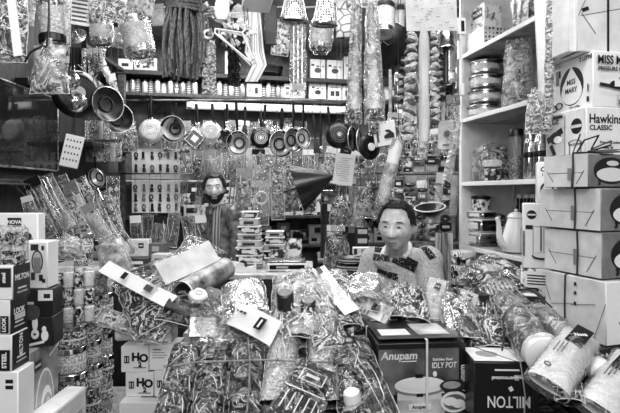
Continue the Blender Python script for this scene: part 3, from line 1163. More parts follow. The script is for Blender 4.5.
# jug box on a small box, and the narrow box over it
zb = 1.001
pp = P(538, 0, 1.97)
carton('small_box', 'small patterned box under the jug box beside the shelving unit', 'box', .13, .10, .245, (pp.x, pp.y, zb), R(-22), duo(25, 235, 'blobs', 26, .47), [('F', 'rect', 0, .08, .105, .065, 228), ('F', 'rect', 0, .08, .085, .045, duo(30, 230, 'wavy', 90, .5))])
jug = [('F', 'ell', -.03, .085, .036, .036, 30), ('F', 'rect', -.03, .085, .03, .006, 200), ('F', 'rect', -.038, .035, .028, .016, 25), ('F', 'rect', .005, -.02, .062, .12, 150), ('F', 'rect', -.005, -.02, .034, .11, 225), ('F', 'ell', .008, -.08, .075, .03, 40), ('F', 'ell', .008, -.076, .066, .02, 205),
       ('F', 'rect', .004, -.01, .005, .1, 60), ('F', 'rect', .042, 0, .006, .13, 45), ('F', 'rect', -.058, -.03, .005, .1, 60), ('L', 'rect', 0, -.02, .06, .1, 120)]
carton('jug_box', 'white box printed with a glass jug beside the kettle', 'box', .125, .10, .262, (pp.x + .004, pp.y, zb + .246), R(-22), 222, jug)
carton('small_box', 'narrow white box with swirl lettering standing on the jug box', 'box', .075, .08, .165, (pp.x + .026, pp.y - .015, zb + .509), R(-22), 215,
       [('F', 'text', 0, .052, .026, 'Cute', INK, {'shear': .3}), ('F', 'text', 0, .030, .016, '1.5 ltr', INK), ('F', 'ring', 0, -.03, .05, .06, 40, 0, .7), ('F', 'rect', .012, -.06, .03, .02, 70)])


# ---------------------------------------------------------------- cartons stacked on the right
def corner(px, Y, z, yaw, w, d, side=-1):
    """centre of a box whose near corner (left for side=-1) stands on the sight line px at distance Y"""
    X = (px - 310) * Y / F
    v = Matrix.Rotation(yaw, 3, 'Z') @ Vector((side * w / 2, -d / 2, 0))
    return Vector((X - v.x, Y - v.y, z))


TAN = paint(178, .6, .08, 14)
TAN2 = paint(122, .6, .1, 14)
FLAPS = [('L', 'rect', 0, -.01, .2, .0016, 60), ('L', 'rect', -.085, -.025, .0016, .06, 70, 35), ('L', 'rect', .085, -.03, .0016, .07, 60, -32)]


def can_box(name, label, w, d, h, px, Y, z, yaw, extra=(), cord=True, big=True):
    pr = list(FLAPS)
    pr = [(a[0], a[1], a[2] * d / .25, a[3] * h / .15, a[4] * (d / .25 if a[4] > .01 else 1), a[5] * (h / .15 if a[5] > .01 else 1), *a[6:]) for a in pr]
    pr += [('F', 'ell', -.05, .0, .17, h * .8, 50), ('F', 'ell', -.05, -h * .12, .145, h * .42, 238), ('F', 'ell', -.045, h * .22, .06, h * .16, 200), ('F', 'text', -.11, -h * .36, h * .2, '3', INK, {'bold': .06}), ('L', 'rect', .02, -h * .1, .014, h * .36, 125)]
    pr += list(extra)
    c = corner(px, Y, z, yaw, w, d)
    o = carton(name, label, 'carton', w, d, h, c, yaw, TAN2, pr, b=.004)
    mb = MB(); mb.box((-w / 2 - .0002, 0, h / 2), (.0006, d * .985, h * .97))
    link_mesh('end_panel', mb, TAN, o)
    if cord:
        mb = MB()
        y = -d * .12
        mb.tube([(-w / 2 - .005, y, .002), (-w / 2 - .006, y - .004, h * .5), (-w / 2 - .005, y, h - .004), (-w / 2 + .004, y, h + .003), (w * .2, y, h + .003)], .003, 6)
        link_mesh('binding_cord', mb, CORD, o)
    return o


Z4 = 1.072
carton('flat_carton', 'flat dark carton lettered in white under the largest pale carton', 'carton', .34, .26, .07, corner(596, 1.475, 1.001, R(17), .34, .26), R(17), 35, [('F', 'text', -.07, .006, .034, 'MILTON', WHITE, {'bold': .035}), ('F', 'rect', -.07, -.022, .11, .003, 190)])
o = carton('large_carton', 'largest pale carton of the side stack, with a white front panel', 'carton', .36, .25, .2, corner(606, 1.5, Z4, R(17), .36, .25), R(17), TAN,
       [('F', 'rect', 0, 0, .355, .195, 232), ('F', 'rect', -.045, .067, .15, .045, 28), ('F', 'text', -.08, .067, .03, 'MILTON', WHITE, {'bold': .02, 'align': 'LEFT'}), ('F', 'rect', -.1, -.02, .06, .012, 60, 30), ('F', 'rect', -.08, -.055, .07, .01, 90, 12),
        ('L', 'rect', .04, .012, .10, .0016, 60, 12), ('L', 'rect', -.045, -.002, .1, .0016, 70, 12), ('L', 'rect', .105, -.03, .0016, .13, 60, -20), ('L', 'rect', .012, .075, .009, .012, 55), ('L', 'rect', .012, .045, .009, .012, 55), ('L', 'rect', .012, .01, .009, .012, 60), ('L', 'rect', -.112, .04, .0016, .09, 90, 24)])
mb = MB(); mb.tube([(-.184, .03, .002), (-.185, .032, .1), (-.184, .03, .198), (-.17, .03, .204), (.05, .03, .204)], .003, 6)
link_mesh('binding_cord', mb, CORD, o)
can_box('oval_carton', 'lowest of the three oval-printed cartons, standing on the largest carton', .34, .24, .148, 602, 1.52, Z4 + .205, R(17))
can_box('oval_carton', 'middle of the three oval-printed cartons', .34, .25, .136, 601, 1.515, Z4 + .357, R(18))
o = can_box('oval_carton', 'top oval-printed carton with loose flaps and string tied over it', .32, .165, .108, 588, 1.53, Z4 + .497, R(24), cord=False)
mb = MB()
mb.tube([(-.165, -.03, .0), (-.166, -.035, .06), (-.16, -.03, .112), (-.05, -.02, .118), (.1, .0, .112)], .0035, 6)
mb.tube([(-.14, -.03, .116), (-.16, -.07, .15), (-.12, -.09, .165), (-.1, -.05, .125), (-.06, -.09, .15), (-.03, -.07, .14), (-.09, -.03, .118)], .003, 6)
link_mesh('binding_cord', mb, DARK, o)
mb = MB(); mb.tube([(-.01, .05, .114), (.02, -.06, .122), (.05, -.118, .108), (.064, -.1165, .05), (.06, -.1165, .004)], .004, 6)
link_mesh('white_cord', mb, WHITE, o)
mb = MB(); mb.box((.02, .0, 0), (.26, .05, .003), xf((0, -.06, .122), (R(12), R(-4), R(6))))
link_mesh('loose_flap', mb, paint(60, .5, .2), o)

# plain cartons that carry the cooker boxes
c = corner(582, 1.83, 1.001, R(9), .34, .24)
for i in range(2):
    carton('plain_carton', ['plain carton standing on the side counter behind the oval-printed stack', 'plain carton under the classic cooker box'][i], 'carton', .34, .24, .315, (c.x, c.y, 1.001 + .316 * i), R(9), TAN2, [('L', 'rect', 0, 0, .2, .002, 80), ('F', 'rect', 0, 0, .2, .05, 120)], tape=.05)
zh = 1.001 + .633
HK = [('F', 'text', -.168, .078, .05, 'Hawkins', INK, {'bold': .02, 'sx': .85, 'align': 'LEFT'}), ('F', 'text', -.166, .044, .027, 'CLASSIC', INK, {'bold': .025, 'align': 'LEFT'}), ('F', 'text', -.075, -.012, .013, 'Pressure Cooker', paint(70)), ('F', 'text', -.085, -.032, .013, 'safety lid', paint(70)), ('F', 'text', -.09, -.058, .013, 'Tempered', paint(70)),
      ('F', 'ell', .06, -.02, .12, .07, 60), ('F', 'ell', .06, -.01, .1, .04, 170), ('F', 'rect', .06, -.08, .12, .06, 100),
      ('L', 'rect', .064, 0, .106, .24, 205), ('L', 'ell', .072, .055, .062, .062, 40), ('L', 'rect', .072, .055, .058, .012, 190), ('L', 'rect', .066, -.055, .07, .085, 130), ('L', 'rect', .066, -.055, .05, .075, 215), ('L', 'rect', .066, -.03, .006, .12, 60, -30), ('L', 'ring', .066, -.01, .075, .024, 70, 0, .85),
      ('L', 'rect', -.05, .0, .112, .24, 170), ('L', 'text', -.05, .09, .036, 'CE', paint(90), {'shear': .3}), ('L', 'rect', -.05, .03, .1, .026, 30, 22), ('L', 'ell', -.045, .02, .07, .05, 45), ('L', 'ell', -.03, .012, .05, .03, 220), ('L', 'rect', -.06, -.03, .02, .05, 50, 30), ('L', 'ring', -.065, -.07, .05, .04, 50, 0, .8), ('L', 'rect', -.045, .105, .09, .012, 60)]
carton('cooker_box', 'pale pressure cooker box lettered classic, behind the top oval carton', 'box', .36, .235, .25, corner(586, 1.86, zh, R(10), .36, .235), R(10), 215, HK)
zm = zh + .2515
DIAM = [(0, .075), (.048, .0), (0, -.075), (-.048, 0)]
MMA = [('L', 'ell', .0, -.005, .140, .158, 32), ('L', 'ell', .0, -.030, .122, .098, 226), ('L', 'poly', 0, -.002, [(0, .078), (.055, .0), (.03, -.055), (-.03, -.055), (-.055, 0)], 1.0, 226), ('L', 'text', 0, .012, .03, 'MISS', INK, {'bold': .02, 'sx': .9}), ('L', 'text', 0, -.022, .03, 'MARY', INK, {'bold': .02, 'sx': .9}),
       ('L', 'text', -.07 + .155, .09, .022, '2 LITRE', INK, {'bold': .02}), ('L', 'text', .02, -.092, .011, 'Tasty cooking', INK), ('L', 'rect', -.075, .06, .024, .03, 60), ('L', 'rect', -.082, .045, .018, .06, 110), ('L', 'ring', -.072, -.075, .05, .03, 40, 0, .7), ('L', 'ring', -.1, -.082, .04, .03, 40, 0, .7), ('L', 'rect', .1, -.03, .006, .03, 60), ('L', 'rect', .1, -.075, .012, .02, 50)]
for q in range(5):
    MMA.append(('L', 'rect', -.106, .07 - .034 * q, .004, .016, 50, 30))
MMF = [('F', 'text', -.168, .072, .045, 'MISS MARY', INK, {'bold': .03, 'sx': .8, 'align': 'LEFT'}), ('F', 'text', -.166, .038, .023, 'PRESSURE COOKER', INK, {'bold': .03, 'sx': .85, 'align': 'LEFT'}), ('F', 'rect', -.06, -.036, .2, .014, 60, -8), ('F', 'ell', -.09, -.022, .05, .03, 40), ('F', 'rect', -.08, -.015, .03, .03, 225), ('F', 'ell', -.03, -.028, .05, .04, 235), ('F', 'ell', -.07, .002, .012, .012, 30), ('F', 'rect', .0, -.07, .16, .03, 180), ('F', 'text', -.02, -.066, .02, 'Tasty', INK), ('F', 'rect', -.0, -.09, .16, .018, 120)]
carton('cooker_box', 'pale pressure cooker box with a round badge, stacked on the classic cooker box', 'box', .36, .24, .217, corner(593, 1.87, zm, R(9), .36, .24), R(9), 218, MMA + MMF)
zt = zm + .2185
carton('tall_box', 'tall slim pale box with a dark banded emblem beside the big top carton', 'box', .05, .10, .42, corner(567, 1.885, zt, R(9), .06, .10), R(9), 200, [('F', 'rect', 0, .04, .052, .05, 30), ('F', 'rect', 0, .04, .05, .032, 215), ('F', 'text', 0, .04, .022, 'LKD', INK, {'bold': .02}), ('F', 'rect', 0, .08, .04, .006, 60), ('F', 'rect', 0, .005, .04, .003, 120)])
o = carton('large_carton', 'big tan carton with folded flaps on top of the cooker boxes, bound with dark strap', 'carton', .42, .24, .42, corner(577, 1.88, zt, R(9), .42, .24), R(9), paint(188, .6, .07, 12),
           [('F', 'rect', .0, -.03, .40, .002, 60, 12), ('F', 'rect', -.165, .01, .002, .18, 50, -26), ('F', 'rect', -.16, -.1, .002, .1, 60, 38), ('F', 'rect', -.175, -.045, .03, .014, 40, 22), ('F', 'rect', .1, .07, .03, .008, 50, 12), ('F', 'rect', .1, -.17, .1, .02, 40, 14)])
mb = MB(); mb.box((-.075, -.1215, .21), (.008, .003, .424), xf((0, 0, 0)))
mb.box((-.075, 0, .4215), (.008, .24, .003))
link_mesh('dark_strap', mb, INK, o)

# long packed strips hanging before the shelf end
o = thing('curtain_rod_pack', 'long flat white pack hanging before the near end of the shelving unit', 'pack', P(540, -22, 2.0), (0, R(-3.2), .2))
mb = MB(); mb.box((0, 0, -.27), (.062, .014, .54), b=.003)
link_mesh('card_sleeve', mb, paint(212, .4, .1, 20), o)
mb = MB(); mb.box((.004, -.0075, -.43), (.008, .001, .13)); mb.box((0, -.0075, -.52), (.05, .001, .01))
link_mesh('print', mb, DARK, o)
mb = MB(); mb.tube([(0, 0, -.54), (0, 0, -.575)], .02, 12)
link_mesh('end_knob', mb, paint(150, .3, .2), o)
to_rail(o, 2.0, -.002)
o = thing('foil_roll', 'slim textured roll in film hanging beside the long white pack', 'roll', P(551, -20, 2.0), (0, R(1.5), 0))
mb = MB(); mb.tube([(0, 0, -.62 * i / 14) for i in range(15)], [.02 + .003 * math.sin(i * 1.7) for i in range(15)], 12)
link_mesh('roll_body', mb, crump(110, 220, 60, .8), o)
to_rail(o, 2.0, -.002)
o = thing('foil_roll', 'dark slim roll hanging behind the textured one by the tall slim box', 'roll', P(560, -18, 2.3), (0, R(1), 0))
mb = MB(); mb.tube([(0, 0, 0), (0, 0, -.6)], .017, 12)
link_mesh('roll_body', mb, paint(60, .3, .3), o)
mb = MB(); mb.tube([(0, 0, -.18), (0, 0, -.3)], .0178, 12, cap=False)
link_mesh('paper_sleeve', mb, paint(190, .5, .1), o)
to_rail(o, 2.3, -.002)
# ---------------------------------------------------------------- boxed sets at the left
def lcorner(px, Y, z, yaw, w, d):
    return corner(px, Y, z, yaw, w, d, 1)


zc = .661
# slim boxes in front, standing on one another
c = lcorner(18, 1.40, zc, 0, .26, .085)
carton('lunch_box_pack', 'white box with a grey tray picture, bottom of the side stack', 'box', .26, .085, .37, c, 0, 225, [('F', 'rect', .105, .148, .022, .028, 30), ('F', 'rect', .105, .148, .022, .006, 225), ('F', 'rect', .075, -.05, .1, .13, 110), ('F', 'rect', .08, -.055, .075, .11, 165), ('F', 'rect', .075, .022, .1, .008, 40)])
z = zc + .371
dk = paint(30, .4, .15)


def two_tone(label, px, h, z, words_, small, extra=()):
    c = lcorner(px, 1.40, z, 0, .24, .085)
    o = carton('gift_box', label, 'box', .24, .085, h, c, 0, 222, [('R', 'rect', 0, 0, .083, h * .98, dk), ('R', 'text', 0, .012, .024, words_, WHITE, {'bold': .02, **small}), ('R', 'rect', .0, -.02, .04, .005, 190), ('R', 'rect', 0, -.032, .05, .004, 160)] + list(extra))
    return o


two_tone('white and black box with sideways white lettering, second from the bottom of the side stack', 12, .105, z, 'MILTON', {'rot': 90, 'sx': .8}, [('F', 'rect', .1, -.02, .03, .06, 30), ('F', 'text', .1, -.02, .018, 'STEEL', WHITE, {'rot': 90})])
z += .106
two_tone('white and black box with a small pale plaque, third up in the side stack', 10, .10, z, 'LOOK', {'sx': .8}, [('F', 'rect', .105, -.02, .024, .05, 30), ('F', 'text', .105, -.02, .015, 'LOOK', WHITE, {'rot': 90}), ('R', 'rect', .0, -.004, .05, .016, 180)])
z += .101
two_tone('white and black box with level white lettering, top of the side stack', 13, .10, z, 'MILTON', {'sx': .8}, [('F', 'rect', .095, .015, .04, .055, 40), ('F', 'text', .095, .015, .016, 'steel', WHITE, {'rot': 90})])
zt1 = z + .101
# shrink pack of six small jars on top
o = thing('bottle_multipack', 'film-wrapped pack of small dotted bottles standing on the topmost white and black box', 'bottles', P(12, 0, 1.44) * 1, 0)
o.location = (P(10, 0, 1.44).x, 1.44, zt1)
for r_ in range(2):
    for i in range(3):
        x = -.036 + .036 * i
        m = xf((x, -.012, .056 * r_))
        b_ = MB(); b_.lathe([(0, 0), (.015, 0), (.016, .003), (.016, .034), (.010, .040), (0, .040)], 16, m)
        bo = link_mesh('bottle', b_, duo(50, 215, 'cells', 90, .5, .2), o)
        b_ = MB(); b_.lathe([(0, .040), (.0125, .040), (.0125, .053), (0, .054)], 14, m)
        link_mesh('cap', b_, WHITE, bo)
mb = MB(); mb.box((0, -.012, .057), (.116, .04, .116), b=.012)
link_mesh('film_wrap', mb, film(.18, .6, 30), o)
# boxes further back
c = lcorner(38, 1.76, zc, 0, .30, .05)
carton('appliance_box', 'large white box with a dark appliance picture under the wood panel', 'box', .30, .05, .815, c, 0, 220, [('F', 'ell', .10, .30, .075, .06, 120), ('F', 'ell', .10, .325, .055, .03, 30), ('F', 'rect', .10, .29, .05, .05, 70), ('F', 'rect', .065, .375, .05, .032, 45), ('F', 'text', .065, .375, .018, 'NOVA', WHITE), ('F', 'ell', -.0, .31, .09, .08, 190), ('F', 'rect', 0, .27, .1, .04, 110)])
c = lcorner(28, 1.50, zc, 0, .16, .185)
plate = paint(128, .5, .18, 18)
o = carton('dinner_set_box', 'grey box printed with an oval plate beside the lowest patterned jars', 'box', .16, .185, .39, c, R(2), plate, [('R', 'ell', .0, -.01, .12, .25, 205), ('R', 'ell', .0, -.01, .108, .232, 150), ('R', 'ell', .008, -.02, .075, .15, 215), ('R', 'ell', .012, -.03, .06, .12, 150), ('R', 'ell', .014, -.036, .045, .1, 195), ('R', 'rect', -.05, .14, .045, .03, 60), ('R', 'rect', -.05, .14, .035, .008, 170), ('R', 'rect', .055, .16, .07, .006, 210, 20), ('F', 'ring', .05, -.08, .1, .25, 170, 0, .8)])
ztop = zc + .391
BX = P(41, 0, 1.60).x
carton('doll_box', 'dark gift box with three pale figure cut-outs on the plate box', 'box', .11, .09, .098, (BX, 1.60, ztop), R(8), 52, [('F', 'ell', -.03, -.024, .022, .036, 226), ('F', 'ell', -.026, -.002, .014, .016, 226), ('F', 'ell', 0, -.006, .024, .032, 226), ('F', 'ell', 0, .03, .017, .05, 226), ('F', 'ell', .03, -.012, .022, .036, 226), ('F', 'ell', .028, .01, .014, .018, 226), ('F', 'rect', .004, -.036, .05, .008, 215, 12), ('F', 'ell', 0, -.006, .008, .008, 60)])
carton('gift_box', 'dark gift box with a pale corner label, standing on the doll box', 'box', .10, .09, .088, (BX + .003, 1.60, ztop + .099), R(6), 45, [('F', 'rect', .03, .024, .045, .034, 215), ('F', 'rect', .035, .022, .02, .014, 60), ('F', 'rect', -.02, -.0, .03, .008, 190), ('F', 'ell', -.01, -.03, .05, .05, 90)])
carton('flask_box', 'tall white box printed with a grey flask, above the dark gift boxes', 'box', .088, .08, .152, (BX - .005, 1.60, ztop + .188), R(4), 224, [('F', 'ell', .012, .012, .036, .074, 60), ('F', 'ell', .012, .012, .028, .064, 175), ('F', 'rect', .012, .0, .022, .05, 130), ('F', 'rect', .004, .058, .024, .020, 40), ('F', 'rect', .03, .056, .008, .014, 60), ('F', 'rect', .0, -.035, .012, .024, 70), ('F', 'rect', .025, -.04, .012, .02, 40), ('F', 'rect', -.036, .0, .01, .12, 190), ('F', 'rect', .034, -.05, .01, .012, 50)])
c = Vector((P(58, 0, 1.60).x, 1.60, zc))
carton('flat_box', 'long pale box lying low in front of the patterned jars', 'box', .07, .24, .20, (-.838, 1.60, zc), R(-2), 205, [('R', 'rect', 0, .09, .23, .008, 235), ('R', 'rect', 0, -.01, .18, .09, 160)])

# ---------------------------------------------------------------- columns of patterned jars on the plinth
def col(px, Y, w, heights, z0, name, tones, s=55):
    z = z0
    n = len(heights)
    for i, hp in enumerate(heights):
        h = S(hp, Y)
        pos = 'lowest' if i == 0 else ('uppermost' if i == n - 1 else NTH[i] + ' from the bottom')
        py = HZ + (H - z) * F / Y
        dx = .8 * math.sin(i * 2.4 + px)
        jar(px + dx, py, w, hp, Y, f'patterned jar with a bright steel lid, {pos} in {name}', 'pattern' if i % 3 else 'blobs', 'patterned jars in columns', tones[i % len(tones)], .24, s + 130)
        z += h + .0008


TT = [(85, 205), (115, 215), (75, 185), (120, 210)]
col(72, 1.90, 27, [32, 29, 27, 25.5, 21], .501, 'the nearest jar column', TT)
col(91, 2.07, 20, [27, 24, 24, 23, 22, 22], .501, 'the second jar column', TT[1:] + TT[:1], 62)
col(104, 2.22, 17, [24, 22, 21, 21, 20, 20, 20], .501, 'the third jar column', TT[2:] + TT[:2], 62)
col(84, 2.33, 17, [24, 23, 22, 22, 22, 22, 21, 20], .501, 'the hindmost jar column', TT, 62)
# shrink-wrapped bottles on top of the jars: three tiers of four
zb = .501 + S(134.5, 1.9) + .005
o = None
for t in range(3):
    for i in range(4):
        px = 58 + 10.4 * i
        Y = 1.90 + .015 * i
        lab = f'small label-wrapped bottle, {NTH[i]} from the boxes in the {["bottom", "middle", "top"][t]} tier over the jars'
        bo = tin(px, 0, 9.6, 17.5, Y, lab, 150, 'label-wrapped bottles in three tiers', 170, duo(55, 200, 'lines' if (i + t) % 2 else 'blobs', 60, .5, .25), 'bottle')
        bo.name = 'small_bottle'
        bo.location.z = zb + t * .0705
o = bagged(70, 236, 32, 24, 1.93, 'crinkled clear bag of white pieces lying on the bottle tiers', 'lump', (140, 240), hang=False, t=.3)
o = jar(96, 310, 21, 22, 2.06, 'squat clear jar of mixed pieces on the second jar column', 'clear', None, (70, 220), .2)
o.location.z = .501 + S(142, 2.07) + .006

# ---------------------------------------------------------------- small white cartons
def h2o(label, px0, px1, py0, py1, Y, mark=True, group=None, logo=True):
    w, h = S(px1 - px0, Y), S(py1 - py0, Y)
    p = P((px0 + px1) / 2, py1, Y)
    pr = [('R', 'rect', 0, 0, .09, h * .98, 150)]
    if mark:
        pr += [('F', 'text', .004 if logo else -.02, .008, .044, 'H', INK, {'bold': .05}), ('F', 'text', .036 if logo else .02, .004, .042, 'O', INK, {'bold': .05}), ('F', 'text', .021 if logo else .002, -.020, .026, '2', INK, {'bold': .05}), ('F', 'rect', .02, -.032, .05, .003, 110)]
        if logo:
            pr += [('F', 'rect', -.031, .0, .020, .028, 35), ('F', 'rect', -.036, .0, .003, .018, 225), ('F', 'rect', -.026, .0, .003, .018, 225)]
        else:
            pr += [('F', 'rect', 0, .04, .02, .008, 30)]
    else:
        pr += [('F', 'rect', .02, -.035, .04, .012, duo(30, 220, 'bandx', 400)), ('F', 'rect', -.02, .02, .05, .003, 140), ('F', 'rect', -.015, .01, .06, .003, 150), ('F', 'rect', -.02, .0, .05, .003, 140), ('F', 'rect', -.025, .032, .03, .004, 110)]
    return carton('small_carton', label, 'carton', w, .10, h, (p.x, Y + .05, p.z), 0, 228, pr, group, b=.002)


G2 = 'small white cartons by the foil packs'
base = carton('white_carton', 'wide white carton with a dark printed top under the small white cartons', 'carton', .235, .20, .245, (P(154, 0, 1.9).x, 1.95, .501), 0, 226, [('T', 'rect', .0, -.03, .10, .05, 60), ('T', 'text', -.03, -.03, .03, 'NOVA', WHITE), ('T', 'rect', .08, .0, .05, .03, 90), ('F', 'rect', 0, .02, .1, .06, 90)])
zz = .501 + .246
pyb = HZ + (H - zz) * F / 1.9
a = h2o('small white carton with a dark square and bubble lettering, bottom one toward the jars', 125.5, 153.5, pyb - 24, pyb, 1.9, True, G2)
b_ = h2o('small white carton with bubble lettering, bottom one toward the foil packs', 154.2, 181, pyb - 26, pyb, 1.9, True, G2)
c_ = h2o('small white carton, second up toward the jars, with a dark square mark', 121, 148.5, pyb - 50.4, pyb - 24.4, 1.9, True, G2)
d_ = h2o('small white carton showing a barcode, middle of the carton pile', 149.2, 178, pyb - 52, pyb - 26.4, 1.9, False, G2)
h2o('small white carton with large bubble lettering, top of the carton pile', 143, 171, pyb - 73, pyb - 52.4, 1.92, True, G2, False)
carton('tall_white_box', 'tall plain white box between the small cartons and the foil packs', 'box', S(26, 2.0), .09, S(52, 1.96), (P(194, 0, 2.0).x, 2.075, .747), 0, 222, [('F', 'rect', .0, .085, .05, .008, 150), ('F', 'rect', 0, .07, .06, .003, 170)])
carton('tall_white_box', 'white box with a dark oval emblem behind the foil packs', 'box', S(20, 2.0), .09, .21, (P(219, 0, 2.0).x, 2.075, .747), 0, 205, [('F', 'ell', 0, .06, .06, .05, 60), ('F', 'ell', 0, .06, .045, .03, 190)])
counter('short plinth under the tall white boxes behind the foil packs', -.455, -.30, 2.025, 2.14, .746, wood(60), GREY)
p = P(127, 346, 1.97)
o = thing('white_jug', 'white rounded jug on its side on the small cartons', 'jug', (p.x, 1.97, zz + S(51.5, 1.9) + .036), (0, R(90), R(20)))
mb = MB(); mb.lathe([(0, -.045), (.03, -.045), (.036, -.035), (.036, .03), (.026, .05), (.02, .055), (0, .055)], 26)
link_mesh('jug_body', mb, paint(230, .3, .04), o)
mb = MB(); mb.lathe([(0, .055), (.022, .055), (.022, .07), (0, .07)], 18)
link_mesh('cap', mb, DARK, o)
mb = MB(); mb.tube([(-.03, 0, -.03), (-.055, 0, -.01), (-.055, 0, .02), (-.028, 0, .04)], .006, 7)
link_mesh('handle', mb, paint(230, .3, .04), o)
# ---------------------------------------------------------------- the heap on the front counter
def frame(a, b, roll=0.0, face=None):
    """matrix whose local -z runs from sight point a to b and whose -y faces the customer"""
    p0, p1 = P(*a), P(*b)
    d = p1 - p0
    z = -d.normalized()
    n = (face or (Vector((0, -.2, 2.2)) - (p0 + p1) / 2)).normalized()
    y = -(n - z * n.dot(z)).normalized()
    x = y.cross(z).normalized()
    M = Matrix((x, y, z)).transposed().to_4x4()
    return Matrix.Translation(p0) @ M @ Matrix.Rotation(R(roll), 4, 'Y'), d.length


def lay(name, label, cat, a, b, group=None, roll=0.0, face=None):
    o = bpy.data.objects.new(name, None)
    COL.objects.link(o)
    M, h = frame(a, b, roll, face)
    o.matrix_world = M
    tag(o, label, cat, group)
    return o, h


def cardmesh(w, h, bend=0.0, n=10, z0=0.0, y=0.0, th=.0012):
    mb = MB()
    def f(s):
        return lambda u, v: ((u - .5) * w, y + s * th + bend * math.sin(PI * v) - bend * .3 * math.cos(PI * u), z0 - h * v)
    mb.grid(f(-1), 6, n); mb.grid(f(1), 6, n)
    return mb


def logo(o, x, z, w, h, y, rot=0, tone=30, word=None, size=.02):
    mb = MB(); mb.box((0, 0, 0), (w, .001, h), xf((x, y, z), (0, R(rot), 0)))
    link_mesh('print', mb, paint(tone, .4, .1), o)
    if word:
        text(word, size, (x, y - .0012, z), (R(90), R(rot), 0), WHITE, o, size * .02)


# loose crumpled film fills the gaps between the packs
def moundz(x, y):
    base = .90 + .13 * min(1, max(0, (y - 1.22) / .55)) - .03 * abs(x - .2)
    if y < 1.48 + (.56 if .15 < x < .56 else .2 if x >= .56 else 0) and x > .15:
        return .8206
    edge = min(1, (x + .44) / .12, (.86 - x) / .08, (y - 1.17) / .05, (2.01 - y) / .04)
    return .8206 + (base - .822 + .02 * noise.noise(Vector((x * 9, y * 9, 2)))) * max(0, min(1, edge)) ** .5
mb = MB()
mb.grid(lambda u, v: (-.44 + 1.3 * u, 1.17 + .84 * v, moundz(-.44 + 1.3 * u, 1.17 + .84 * v)), 70, 46)
fo = link_mesh('packing_film', mb, crump(45, 170, 26, 1.0, .2))
fo['kind'] = 'stuff'
tag(fo, 'crumpled packing film filling the gaps under the wrapped packs on the counter', 'packing film')

board('narrow_stand', 'narrow stand under the steel tiffin stack and the clear bowl bag', 'stand', (.83, 2.28, .535), (.24, .42, 1.07), 0, wood(60))

# ---- foil scrubber packs, three columns of three, tied with string
G5 = 'dark foil scrubber packs'
def foil_pack(label, a, b, wp, seed, tones=(20, 190), net=False, s=44):
    o, h = lay('scrubber_pack', label, 'packet', a, b, G5 if not net else 'mesh scrubber packs')
    w = S(wp, (a[2] + b[2]) / 2)
    mb = MB(); mb.pouch(w * .96, h * 1.02, .034, 22, 20, .010, 26, seed, sq=.35)
    link_mesh('pack_body', mb, crump(tones[0], tones[1] * .38, s * .45, 1.0, .2) if not net else duo(tones[0], tones[1], 'crackle', 130, .7, .3), o)
    mb = MB(); mb.pouch(w, h * 1.04, .042, 22, 20, .009, 20, seed + 3, sq=.35)
    link_mesh('film_wrap', mb, film(.09, 1.0, 14, 235, .4), o)
    link_mesh('crease', creases(mb.front, 4, seed, .0009), CREASE_GLINT, o)
    return o


for i, (x0, x1, wp, nm_) in enumerate(((188, 168, 31, 'the column by the small cartons'), (216, 206, 31, 'the middle foil column'), (247, 246, 35, 'the column by the dark gap'))):
    for r_ in range(3):
        t0, t1 = r_ / 3, (r_ + 1) / 3
        a = (x0 + (x1 - x0) * t0, 347 + 75 * t0, 1.66 - .36 * t0)
        b = (x0 + (x1 - x0) * t1, 347 + 75 * t1, 1.66 - .36 * t1)
        foil_pack(f'dark foil scrubber pack, {["rear", "middle", "front"][r_]} one in {nm_}', a, b, wp, i * 3.3 + r_ * 1.7)
for i, (x0, x1, wp, nm_) in enumerate(((286, 274, 30, 'beside the dark gap'), (326, 330, 40, 'under the white crinkly bag'))):
    for r_ in range(2):
        t0, t1 = r_ / 2, (r_ + 1) / 2
        a = (x0 + (x1 - x0) * t0, 338 + 66 * t0, 1.68 - .33 * t0)
        b = (x0 + (x1 - x0) * t1, 338 + 66 * t1, 1.68 - .33 * t1)
        foil_pack(f'{["mesh", "mesh"][r_]} scrubber pack {nm_}, {["rear", "front"][r_]} one', a, b, wp, 20 + i * 3.3 + r_ * 1.7, (50, 205), True)


def cord_px(name, label, pts, r, mat, cat='string', lift=0.0):
    mb = MB()
    pp = [P(*p) + Vector((0, 0, lift)) for p in pts]
    # smooth the polyline
    q = []
    for i in range(len(pp) - 1):
        p0, p1, p2, p3 = pp[max(i - 1, 0)], pp[i], pp[i + 1], pp[min(i + 2, len(pp) - 1)]
        for k in range(6):
            t = k / 6
            q.append(.5 * ((2 * p1) + (p2 - p0) * t + (2 * p0 - 5 * p1 + 4 * p2 - p3) * t * t + (3 * p1 - p0 - 3 * p2 + p3) * t ** 3))
    q.append(pp[-1])
    mb.tube(q, r, 6)
    return single(name, label, cat, mb, mat)


cord_px('binding_string', 'grey string tied straight across the foil and mesh scrubber packs', [(172, 366, 1.50), (200, 362, 1.50), (232, 361, 1.50), (262, 360, 1.49), (290, 361, 1.49), (318, 362, 1.50), (345, 362, 1.5)], .0028, paint(120, .6, .2))
cord_px('binding_string', 'grey string running lengthwise over the third foil column', [(248, 338, 1.62), (250, 360, 1.5), (249, 385, 1.38), (247, 413, 1.24)], .0028, paint(105, .6, .2))

